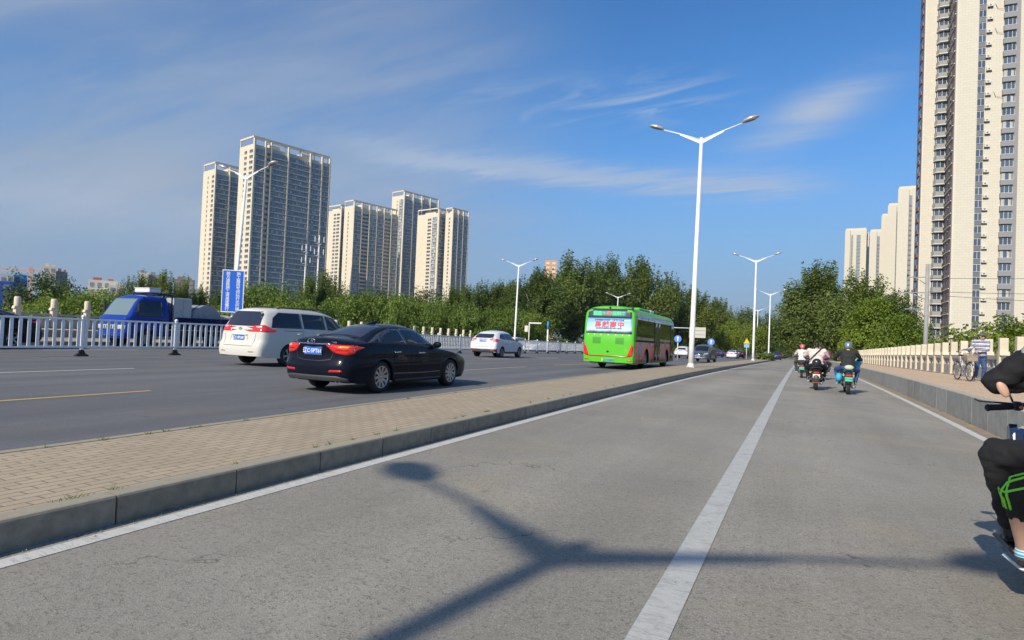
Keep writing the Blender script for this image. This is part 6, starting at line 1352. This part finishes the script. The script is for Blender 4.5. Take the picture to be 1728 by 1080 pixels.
# ---------------------------------------------------------------- man pushing a bicycle on the pavement
def bicycle():
    t = thing('bicycle', 'old city bicycle with a wicker front basket pushed along the pavement', 'bicycle'); RY = Matrix.Rotation(pi / 2, 4, 'Y'); R = .34
    for y in (-.53, .53):
        e = link('wheel', None, t, (0, y, R)); mb = MB(); mb.lathe([(R - .03, -.016), (R - .01, -.02), (R, 0), (R - .01, .02), (R - .03, .016)], n=36, M=RY, closed=True); mb.build('tyre', M_TYRE, e)
        mb = MB(); mb.lathe([(R - .045, -.012), (R - .03, -.014), (R - .03, .014), (R - .045, .012)], n=36, M=RY, closed=True); mb.lathe([(.001, -.04), (.018, -.04), (.018, .04), (.001, .04)], n=10, M=RY)
        for k in range(18): a = k * 2 * pi / 18; mb.tube([(.02 * (-1) ** k, 0, 0), (0, (R - .04) * cos(a), (R - .04) * sin(a))], .0022, 4)
        mb.build('rim', M_STEEL, e)
    mb = MB(); bb = (0, -.08, .29); st = (0, -.20, .80); hd_ = (0, .36, .82); hb = (0, .40, .66)
    for a, b, r in ((bb, st, .015), (bb, hb, .017), (st, hd_, .014), (hd_, hb, .017), ((.05, -.53, R), bb, .009), ((-.05, -.53, R), bb, .009), ((.05, -.53, R), (0, -.19, .74), .008), ((-.05, -.53, R), (0, -.19, .74), .008)): mb.tube([a, b], r, 8)
    mb.build('frame', mat('silver_blue_frame', (.30, .36, .45), .3, .3), t)
    mb = MB(); mb.tube([(.045, .53, R), (.045, .46, .55), (0, .40, .66)], .010, 6); mb.tube([(-.045, .53, R), (-.045, .46, .55), (0, .40, .66)], .010, 6); mb.build('fork', M_STEEL, t)
    mb = MB(); mb.tube([(0, .36, .82), (0, .34, .98)], .012, 8); mb.tube([(-.29, .18, 1.02), (-.22, .28, 1.0), (0, .35, .98), (.22, .28, 1.0), (.29, .18, 1.02)], .011, 8); hbm = mb.build('handlebar', M_CHROME, t)
    for s in (-1, 1): mb = MB(); mb.tube([(s * .295, .16, 1.022), (s * .25, .25, 1.01)], .016, 8); mb.build('grip', M_BLACK, hbm)
    mb = MB(); mb.ell((0, -.24, .90), (.085, .13, .03)); mb.ell((0, -.14, .895), (.035, .13, .022)); mb.build('saddle', M_DARK, t); mb = MB(); mb.tube([st, (0, -.23, .89)], .012, 8); mb.build('seat_post', M_CHROME, t)
    mb = MB(); w0, w1, d0, d1 = .15, .19, .10, .13
    for k in range(6):
        f = k / 5; a, b = w0 + (w1 - w0) * f, d0 + (d1 - d0) * f; z = .70 + .25 * f; c = .60
        mb.tube([(-a, c - b, z), (a, c - b, z), (a, c + b, z), (-a, c + b, z), (-a, c - b, z)], .006 if k < 5 else .011, 5)
    for k in range(9):
        f = k / 8 * 2 - 1
        for s in (-1, 1): mb.tube([(f * w0, .60 + s * d0, .70), (f * w1, .60 + s * d1, .95)], .007, 4)
        if k % 2 == 0:
            for s in (-1, 1): mb.tube([(s * w0, .60 + f * d0, .70), (s * w1, .60 + f * d1, .95)], .007, 4)
    mb.box((0, .6, .70), (.30, .20, .01)); mb.box((0, .485, .82), (.30, .008, .2)); mb.box((0, .715, .82), (.31, .008, .2)); mb.box((.163, .6, .82), (.008, .2, .2)); mb.box((-.163, .6, .82), (.008, .2, .2)); mb.build('basket', mat('wicker', (.30, .25, .18), .85, var=.3, vscale=40), t)
    mb = MB(); mb.tube([(0, -.88, .34), (0, -.80, .56), (0, -.60, .70), (0, -.36, .68)], .022, 6); mb.build('rear_mudguard', M_STEEL, t); mb = MB(); mb.tube([(0, .88, .38), (0, .80, .58), (0, .62, .71), (0, .42, .66)], .022, 6); mb.build('front_mudguard', M_STEEL, t)
    mb = MB(); mb.bbox((0, -.55, .76), (.14, .38, .02), .006); mb.tube([(.06, -.55, .75), (.05, -.53, .36)], .006, 5); mb.tube([(-.06, -.55, .75), (-.05, -.53, .36)], .006, 5); mb.build('carrier', M_STEEL, t)
    mb = MB(); mb.tube([(.03, -.08, .29), (.05, -.02, .13), (.13, -.02, .13)], .009, 6); mb.tube([(-.03, -.08, .29), (-.05, -.14, .45), (-.13, -.14, .45)], .009, 6); mb.lathe([(.08, -.004), (.09, -.004), (.09, .004), (.08, .004)], (.03, -.08, .29), 20, 0, RY, closed=True); mb.build('crank', M_STEEL, t)
    mb = MB(); mb.lathe([(.001, 0), (.03, 0), (.03, .012), (.001, .012)], (0, .74, .62), 12, 0, Matrix.Rotation(-pi / 2, 4, 'X')); mb.build('headlight', M_HEADL, t)
    return t
BX, BY, BH = 5.28, 27.2, radians(171)         # bicycle heads back towards the camera
bz = zg(BY) + .502; bk = bicycle(); bk.location = (BX, BY, bz); bk.rotation_euler = (0, 0, -BH)
C_STRIPE = stripemat('striped_jumper', [(0, (.55, .55, .52)), (.22, (.04, .05, .25)), (.45, (.48, .46, .30)), (.60, (.10, .14, .42)), (.8, (.62, .62, .60))], 7.5)
# standing pose in the bicycle's own frame (+y forward), the man walks on the bicycle's left... right hand side of the picture
Jm = dict(hip=(-.52, -.05, .93), chest=(-.52, .02, 1.24), neck=(-.51, .05, 1.46), head=(-.50, .10, 1.60), face=(-.45, 1, -.2), shL=(-.71, .04, 1.41), shR=(-.33, .03, 1.41), elL=(-.68, .14, 1.13), elR=(-.22, -.02, 1.15), wrL=(-.38, .20, 1.06), wrR=(.10, .16, 1.08),
          hdL=(1, .1, -.2), hdR=(1, .15, -.25), thL=(-.61, -.05, .90), thR=(-.43, -.05, .90), knL=(-.63, .02, .50), knR=(-.42, -.04, .50), anL=(-.62, -.04, .10), anR=(-.43, -.16, .11), toL=(-.63, .10, .035), toR=(-.42, -.02, .04))
pm, _ = person('man in a striped jumper, jeans and flat cap pushing the bicycle on the pavement', Jm, dict(shirt=C_STRIPE, sname='jumper', sleeve=1.92, trousers=C_JEANS, shoes=SH_D, hair=M_HAIR, cap=mat('grey_cap', (.10, .105, .12), .8)), voxel=.014, fat=1.1)
pm.location = bk.location; pm.rotation_euler = bk.rotation_euler
mb = MB(); mb.tube([(-.57, .19, 1.615), (-.43, .20, 1.61)], .008, 6); mb.ell((-.545, .20, 1.60), (.026, .008, .018)); mb.ell((-.475, .205, 1.60), (.026, .008, .018)); mb.build('glasses', M_DARK, pm)

# ---------------------------------------------------------------- moped with two people beside the camera
MX, MY = 1.44, 4.40
mo = scooter('dark moped carrying two people, cut by the right edge, nearest to the camera', mat('navy_moped_fairing', (.012, .022, .06), .25, coat=.8), M_PGREEN, group='moped at the right edge'); mo.location = (MX, MY, 0)
# longer handlebar with lever in view
for c in [c for c in mo.children if c.name.startswith('handlebar')]:
    for q in list(c.children): bpy.data.objects.remove(q)
    bpy.data.objects.remove(c)
NB0 = len(mo.children)
mb = MB(); mb.tube([(-.05, .46, 1.03), (-.12, .40, 1.10), (-.20, .36, 1.115), (-.26, .345, 1.10)], .013, 10); mb.build('left_bar', M_BLACK, mo)
mb = MB(); mb.tube([(-.25, .345, 1.10), (-.30, .335, 1.095), (-.39, .315, 1.085), (-.395, .313, 1.085)], [.017, .019, .019, .016], 14); mb.lathe([(.020, 0), (.024, .004), (.020, .012)], (-.392, .313, 1.085), 14, 0, Matrix.Rotation(pi / 2, 4, 'Y')); mb.build('grip', M_BLACK, mo)
mb = MB(); mb.bbox((-.235, .345, 1.105), (.055, .05, .055), .012); sw = mb.build('switch_block', mat('navy_plastic', (.015, .02, .04), .35), mo); mb = MB(); mb.ell((-.225, .315, 1.10), (.010, .007, .010)); mb.build('orange_button', mat('orange_button', (.8, .2, .03), .4), sw)
mb = MB(); mb.tube([(-.23, .375, 1.115), (-.30, .39, 1.115), (-.42, .375, 1.118), (-.445, .365, 1.13)], [.006, .006, .005, .004], 8); mb.build('brake_lever', M_BLACK, mo)
mb = MB(); mb.tube([(-.05, .46, 1.03), (0, .47, 1.0), (.05, .46, 1.03), (.12, .40, 1.10), (.20, .36, 1.115), (.38, .315, 1.085)], .013, 10); mb.build('right_bar', M_BLACK, mo); mb = MB(); mb.tube([(.26, .345, 1.10), (.39, .315, 1.085)], .018, 10); mb.build('grip', M_BLACK, mo)
for c in list(mo.children):
    if c.name.split('.')[0] in ('left_bar', 'grip', 'switch_block', 'brake_lever', 'right_bar'): c.location.z -= .02; c.location.x -= .01
mb = MB(); mb.bbox((-.12, .40, .90), (.26, .16, .10), .03); mb.prism([(.36, .86), (.44, .86), (.44, .95), (.40, .97)], 0, -.27, -.23); mb.build('dash_cowl', mat('navy_cowl', (.012, .03, .09), .2, coat=.7), mo)
mb = MB(); mb.bbox((-.18, .315, .87), (.08, .02, .03), .006); mb.build('chrome_clip', M_CHROME, mo)
Jd = dict(hip=(0, -.15, .86), chest=(0, -.08, 1.24), neck=(0, -.05, 1.50), head=(0, .0, 1.64), shL=(-.21, -.07, 1.47), shR=(.20, -.07, 1.44), elL=(-.43, .02, 1.235), elR=(.36, .12, 1.12), wrL=(-.14, .12, 1.24), wrR=(.31, .27, 1.01), hdL=(1, .2, .3), hdR=(0, 1, 0), pnL=(0, -1, .3), pnR=(0, 0, -1),
          thL=(-.11, -.10, .82), thR=(.11, -.10, .82), knL=(-.37, .20, .80), knR=(.34, .22, .80), anL=(-.29, .22, .40), anR=(.24, .18, .38), toL=(-.27, .34, .345), toR=(.26, .30, .34))
pd_, _ = person('moped driver at the right edge, grey shirt, black arm sleeve, elbow sticking out', Jd, dict(shirt=C_GREYT, sleeve=.42, trousers=C_BLKT, leg=1.92, lfat=1.22, sole=M_DARK, shoes=mat('black_shoe', (.006, .006, .007), .45), hair=M_HAIR), voxel=.012, fat=1.12); pd_.location = (MX, MY, 0)
sl_ = [('c', lerp(Jd['shL'], Jd['elL'], .40), Jd['elL'], .068, .066), ('c', Jd['elL'], lerp(Jd['elL'], Jd['wrL'], .85), .066, .050)]
fuse(sl_, 'arm_sleeve', cloth('black_arm_sleeve', (.008, .008, .010), .3), .010, 2, pd_)
mb = MB(); mb.ell((-.41, -.043, 1.20), (.024, .016, .050), 0, Matrix.Rotation(-.45, 4, 'Y')); mb.build('bare_elbow', M_SKIN, pd_)
mb = MB(); mb.bbox((.02, .20, 1.29), (.08, .012, .15), .006, 0, Matrix.Translation((0, 0, 0)))
t = mb.build('phone', M_DARK, None, (MX, MY, 0)); tag(t, 'black phone held up by the moped driver at the right edge', 'phone')
Jp = dict(hip=(0, -.55, .88), chest=(0, -.50, 1.21), neck=(0, -.47, 1.44), head=(0, -.42, 1.58), shL=(-.18, -.49, 1.39), shR=(.18, -.49, 1.39), elL=(-.26, -.36, 1.14), elR=(.26, -.36, 1.14), wrL=(-.17, -.14, 1.04), wrR=(.17, -.14, 1.04), hdL=(.3, .8, -.2), hdR=(-.3, .8, -.2), pnL=(1, -.2, 0), pnR=(-1, -.2, 0),
          thL=(-.11, -.48, .85), thR=(.11, -.48, .85), knL=(-.36, -.13, .66), knR=(.36, -.15, .74), anL=(-.29, -.02, .315), anR=(.28, -.04, .31), toL=(-.30, .10, .255), toR=(.29, .08, .25))
C_SHORT = cloth('black_shorts', (.012, .012, .013), .5)
sneaker = stripemat('blue_white_sneaker', [(0, (.62, .66, .68)), (.35, (.03, .32, .55)), (.6, (.6, .66, .68)), (.8, (.05, .40, .60))], 22)
pp, _ = person('moped passenger at the right edge, black shorts with bright green stripes and blue-white sneakers', Jp, dict(shirt=C_WHITE, sleeve=.6, trousers=C_SHORT, tname='shorts', leg=1.42, shoes=sneaker, hair=M_HAIR), voxel=.012, fat=1.05); pp.location = (MX, MY, 0)
GS = mat('lime_stripe', (.25, .80, .05), .6)
so = [c for c in pp.children if c.name.startswith('shorts')][0]; bv = BVHTree.FromPolygons([v.co.copy() for v in so.data.vertices], [tuple(p.vertices) for p in so.data.polygons])
h, k_, a_ = Vector(Jp['thL']), Vector(Jp['knL']), Vector(Jp['anL'])
for off in (-.042, .0, .042):
    path = []
    for i in range(15):
        f = i / 14
        if f < .68: c = h.lerp(k_, .15 + f / .68 * .85); d = Vector((-.72, -.25 + off * 1, .42 + off * 14)).normalized()
        else: c = k_.lerp(a_, (f - .68) / .32 * .30); d = Vector((-.85, -.35 - off * 12, .15 * (1 - (f - .68) / .32))).normalized()
        loc, nn, _i, _d = bv.ray_cast(c + d * .3, -d)
        if loc: path.append(loc + nn * .0015)
    V_ = []; 
    if len(path) > 3: mb = MB(); mb.tube(path, .0070, 6); mb.build('stripe', GS, so)
mb = MB(); mb.tube([Vector(Jp['anL']) + Vector((0, 0, .02)), Vector(Jp['anL']) + Vector((0, -.002, .075))], .043, 14); mb.build('sock', mat('pale_sock', (.5, .55, .65), .8), pp)
mb = MB(); mb.bbox((-.27, .02, .27), (.16, .30, .03), .01); mb.build('passenger_footrest', M_DARK, mo)
mb = MB(); mb.bbox((-.24, .24, .285), (.2, .34, .03), .01); mb.build('side_footrest', M_DARK, mo)
# ---------------------------------------------------------------- tree placement
GP = 'poplars beyond the left end of the bridge'
for a, D, top, w, lb in ((-24.8, 150, 13.0, 1.15, 'loose poplar at the left end of the poplar row, beside the lamp'), (-22.5, 142, 16.4, 1.2, 'poplar with the orange tower showing through its top'), (-19.4, 152, 21.6, 1.45, 'large poplar with pale branching trunk left of the bus'),
                     (-16.4, 168, 22.6, 1.45, 'large poplar directly behind the bus roof, left side'), (-13.4, 172, 23.2, 1.4, 'large poplar behind the bus roof, right side'), (-10.9, 182, 20.3, 1.2, 'poplar at the right shoulder of the big poplar mass'), (-8.8, 185, 16.4, 1.2, 'poplar just left of the near street lamp pole'), (-6.8, 215, 15.6, 1.3, 'poplar just right of the near street lamp pole'), (-4.4, 250, 15.0, 1.4, 'distant poplar behind the second street lamp')):
    treeaz('poplar', a, D, top, lb, GP, w=w)
GL = 'trees lining the road beyond the bridge'
for a, D, top, w, key, lb in ((-2.6, 230, 12.6, 1.1, 'dark', 'dark roadside tree where the road vanishes, left of the lamps'), (-.6, 250, 13.5, 1.3, 'dark', 'dark tree closing the end of the bike lane'), (-8.5, 225, 8.6, 1.2, 'dark', 'dark low tree behind the grey oncoming car'), (-5.6, 205, 9.2, 1.0, 'broad', 'green tree behind the yellow triangle sign'),
                         (-3.8, 170, 7.8, .9, 'broad', 'green tree on the hedge median behind the second lamp'), (-11.5, 210, 8.0, 1.2, 'dark', 'dark low tree behind the bus front'), (1.6, 290, 14, 1.5, 'dark', 'far dark tree over the bike lane end')):
    treeaz(key, a, D, top, lb, GL, w=w)
for x, y, top, w, key, lb in ((3.5, 145, 18.8, 1.35, 'poplar', 'tallest dark roadside tree on the right, above the riders'), (9.8, 128, 15.2, 1.0, 'poplar', 'dark roadside tree right of the tallest one'), (10.5, 150, 13.5, .8, 'poplar', 'roadside tree behind the bright green one'), (-.8, 172, 15.0, 1.1, 'poplar', 'roadside tree on the left shoulder of the tallest right tree'), (6, 190, 15, .9, 'poplar', 'roadside tree beyond the tallest one'), (-.5, 215, 14.5, 1, 'poplar', 'shaded tree far along the bike lane'),
                         (11.8, 98, 9.2, .62, 'poplar', 'thin leaning tree at the right side of the bright green trees')):
    z = landz(x, y); tree(key, x, y, w, lb, GL, sz=(top - z) / 19.2)
GB = 'bright green trees behind the right railing'
for x, y, top, lb in ((8.6, 96, 9.4, 'tallest bright yellow-green tree behind the black jacket rider'), (10.8, 88, 7.0, 'lower bright green tree beside the railing'), (13, 104, 7.6, 'bright green tree at the right of the yellow-green group'), (16.4, 66, 4.6, 'bright green tree top above the nearest balustrade posts'), (19.6, 65, 5.2, 'bright green tree at the right edge above the moped driver'), (8.3, 112, 7.2, 'bright green tree at the left of the yellow-green group')):
    z = landz(x, y); tree('bright', x, y, (top - z) / 10.6 * .88, lb, GB, sz=(top - z) / 10.6)
GR = 'bushy trees behind the right railing near the big tower'
for x, y, top, w, lb in ((12.6, 62, 3.6, .85, 'bush beyond the man with the bicycle'), (15.0, 60, 5.4, 1.1, 'tree top just right of the man with the bicycle'), (17.6, 61, 5.2, 1.15, 'tree top behind the nearest railing posts'), (20.2, 62, 6.0, 1.15, 'tree top at the right edge behind the railing'), (11.2, 74, 2.3, .75, 'low green bush behind the railing middle'), (12.5, 82, 2.7, .85, 'low green bush left of the gatehouse'), (13.4, 56, 2.9, .9, 'low bush hiding behind the posts beside the man with the bicycle'), (16.3, 57, 3.6, 1.0, 'bush between the two tree tops behind the nearest posts'), (24, 66, 5.5, .9, 'tree just outside the right edge')):
    z = landz(x, y); tree('broad', x, y, w, lb, GR, sz=(top - z) / 9.3)
GT = 'trees on the left river bank'
r2 = random.Random(12)
desc = {'broad': 'green bushy tree', 'dark': 'dark green tree', 'poplar': 'upright poplar', 'bush': 'rounded bush'}
rows = [(-64.8, 95, 1.5, 1, 'broad'), (-63.6, 110, 2.0, 1, 'dark'), (-61.8, 118, 7.8, 1.05, 'dark'), (-60.2, 122, 7.4, .95, 'dark'), (-61.0, 96, 4.0, .9, 'broad'), (-59.2, 90, 5.2, 1.0, 'broad'), (-57.6, 95, 5.8, 1.05, 'broad'), (-56.4, 100, 4.9, .9, 'broad'), (-55.6, 90, 3.2, .8, 'broad'),
        (-56.2, 135, 8.6, .55, 'poplar'), (-55.2, 130, 8.9, .55, 'poplar'), (-53.9, 128, 9.6, .5, 'poplar'), (-52.6, 132, 9.2, .55, 'poplar'), (-51.2, 135, 7.6, .55, 'poplar'), (-50.0, 128, 6.6, .5, 'poplar'), (-48.6, 125, 5.9, .5, 'poplar'),
        (-53.0, 95, 4.2, .9, 'broad'), (-51.0, 92, 3.8, .9, 'broad'), (-49.0, 95, 4.2, .9, 'broad'), (-47.2, 98, 6.6, .9, 'broad'), (-45.9, 96, 7.4, .95, 'broad'), (-44.4, 99, 5.6, .8, 'broad'),
        (-42.8, 118, 9.0, .5, 'poplar'), (-41.6, 122, 10.2, .55, 'poplar'), (-40.5, 118, 8.8, .5, 'poplar'), (-43.4, 90, 4.0, .9, 'broad'), (-41.6, 88, 4.6, .9, 'broad'), (-39.8, 92, 5.4, .95, 'broad'), (-38.0, 95, 6.0, 1.0, 'broad'), (-36.3, 98, 6.9, 1.1, 'broad'), (-34.6, 100, 6.6, 1.1, 'broad'), (-35.6, 80, 3.6, .8, 'bush'), (-33.0, 98, 5.6, 1.0, 'broad'),
        (-31.4, 105, 7.0, .95, 'broad'), (-30.0, 112, 7.8, .6, 'poplar'), (-29.0, 118, 8.6, .62, 'poplar'), (-27.6, 122, 10.0, .65, 'poplar'), (-26.2, 125, 11.2, .7, 'poplar'), (-25.0, 130, 11.8, .7, 'poplar'), (-28.6, 100, 5.6, .9, 'broad'), (-26.6, 104, 6.2, .9, 'broad'), (-24.8, 108, 6.8, .9, 'broad'), (-23.4, 112, 6.2, .9, 'broad'), (-37.2, 125, 8.4, 1.1, 'dark'), (-33.6, 128, 8.8, 1.1, 'dark')]
spots_ = ['near the left edge', 'below the blue netted building', 'below the lone beige block', 'below the white low-rise', 'behind the blue truck', 'beneath the slim cream tower', 'beneath the tallest tower', 'beneath the middle slab block', 'left of the second left lamp', 'behind the second left lamp']
for i, (a, D, top, w, key) in enumerate(rows):
    j = 0 if a < -63 else 1 if a < -61.5 else 2 if a < -59.5 else 3 if a < -56.8 else 4 if a < -52 else 5 if a < -49 else 6 if a < -41.5 else 7 if a < -33 else 8 if a < -27 else 9
    size = 'tall' if top > 8 else 'low' if top < 4.5 else 'middling'
    top += 1.5 if -48 < a < -27 else .4
    treeaz(key, a, D, top, '%s %s %s, %s in line from the left' % (size, desc[key], spots_[j], ['first', 'second', 'third', 'fourth', 'fifth', 'sixth', 'seventh', 'eighth', 'ninth', 'tenth', '11th', '12th', '13th', '14th', '15th', '16th', '17th', '18th', '19th', '20th', '21st', '22nd', '23rd', '24th', '25th', '26th', '27th', '28th', '29th', '30th', '31st', '32nd', '33rd', '34th', '35th', '36th', '37th', '38th', '39th', '40th', '41st', '42nd', '43rd', '44th', '45th', '46th'][sorted(q[0] for q in rows).index(a)]), GT, w=w)
# undergrowth: shapeless ground cover on the banks
def scrub(name, label, pts, h, m, seed, n, ls=.5):
    r = random.Random(seed); V = []; F = []
    for i in range(n):
        k = r.random() * (len(pts) - 1); a = int(k); f = k - a; p = Vector(pts[a]).lerp(Vector(pts[a + 1]), f)
        x, y = p.x + r.uniform(-p.z, p.z) * .5, p.y + r.uniform(-p.z, p.z) * .5; hh = h * (.6 + .4 * sin(k * 5 + x * .3)) * (.7 + .3 * r.random())
        q = Vector((x, y, landz(x, y) + hh * r.random() ** .6)); nn = Vector((r.uniform(-1, 1), r.uniform(-1, 1), r.uniform(0, 1))).normalized()
        u = nn.orthogonal().normalized(); w = nn.cross(u); s = ls * r.uniform(.6, 1.4); o = len(V)
        V += [q - u * s * .5, q - w * s * .3, q + u * s * .5, q + w * s * .3]; F.append((o, o + 1, o + 2, o + 3))
    me = bpy.data.meshes.new(name); me.from_pydata([tuple(v) for v in V], [], F); me.materials.append(m)
    return tag(link(name, me), label, 'undergrowth', kind='stuff')
scrub('undergrowth', 'dense green scrub along the left river bank beyond the railing', [(-120, 42, 14), (-100, 55, 14), (-85, 62, 14), (-72, 72, 14), (-60, 85, 13), (-54, 98, 10), (-52, 112, 8)], 5.6, M_LEAF3, 3, 26000, .6)
scrub('undergrowth', 'shaded scrub under the poplars beside the far road', [(-52, 108, 8), (-50, 140, 8), (-48, 180, 8), (-46, 230, 8)], 2.6, M_LEAF4, 4, 9000, .6)
scrub('undergrowth', 'green scrub behind the right railing', [(26, 45, 8), (17, 56, 6), (12.5, 70, 5), (10.5, 85, 4), (10.5, 105, 5), (8, 130, 5)], 6.0, M_LEAF2, 5, 16000, .4)
scrub('undergrowth', 'dark growth closing the view at the end of the tree lined road', [(-46, 262, 16), (-30, 275, 16), (-10, 285, 16), (12, 270, 16)], 9, M_LEAF4, 6, 9000, .8)

# ---------------------------------------------------------------- thin haze round the whole scene
hz_ = MB(); hz_.box((0, 1400, 106), (8400, 6600, 234)); hm = bpy.data.materials.new('haze'); hm.use_nodes = True; q = hm.node_tree; q.nodes.clear()
pv = q.nodes.new('ShaderNodeVolumePrincipled'); pv.inputs['Density'].default_value = .00009; pv.inputs['Color'].default_value = (.80, .88, 1, 1); pv.inputs['Anisotropy'].default_value = .2
ot = q.nodes.new('ShaderNodeOutputMaterial'); q.links.new(pv.outputs[0], ot.inputs['Volume'])
tag(hz_.build('haze', hm), 'thin pale haze over the whole view', 'haze', kind='stuff')

# weeds in the joints beside the kerb, grit along the gutter
r_ = random.Random(9); V = []; F = []
for i in range(90):
    y = r_.uniform(1.5, 40) if i % 3 else r_.uniform(1.5, 9); x = r_.choice((-4.355, -4.36, -6.22, -6.36, 3.31, 3.10)); bz_ = zg(y) + (.198 if x in (-4.355, -4.36, -6.22) else .503 if x == 3.31 else .003)
    for k in range(r_.randint(5, 12)):
        a = r_.uniform(0, 6.28); l = r_.uniform(.015, .05); o = len(V); px, py = x + r_.uniform(-.02, .02), y + r_.uniform(-.04, .04)
        V += [(px, py, bz_), (px + .006, py + .004, bz_), (px + cos(a) * l, py + sin(a) * l, bz_ + l * r_.uniform(.5, 1.2))]; F.append((o, o + 1, o + 2))
me = bpy.data.meshes.new('weeds'); me.from_pydata(V, [], F); me.materials.append(MATS.get('x') or leafmat('weed_green', (.10, .15, .03)))
tag(link('weeds', me), 'tiny weeds growing in the joints along the kerbs', 'weeds', kind='stuff')
mb = MB(); mg = mat('grit', (.20, .17, .12), .9, island=.4)
for i in range(1500):
    y = 1.0 + 30 * r_.random() ** 2; s = r_.uniform(.003, .009); q = r_.random()
    x = -4.19 + abs(r_.gauss(0, .04)) if q < .45 else 3.11 - abs(r_.gauss(0, .07)) if q < .8 else r_.uniform(-4, 3)
    if q >= .8: s *= .6
    mb.add([(x + s * cos(a) * r_.uniform(.6, 1.1), y + s * sin(a) * r_.uniform(.6, 1.1), zg(y) + .0045) for a in (0, 1.6, 3.1, 4.7)] + [(x, y, zg(y) + .0045 + s)], [(0, 1, 4), (1, 2, 4), (2, 3, 4), (3, 0, 4)])
tag(mb.build('grit', mg), 'loose grit scattered along the gutters and on the bike lane', 'grit', kind='stuff')
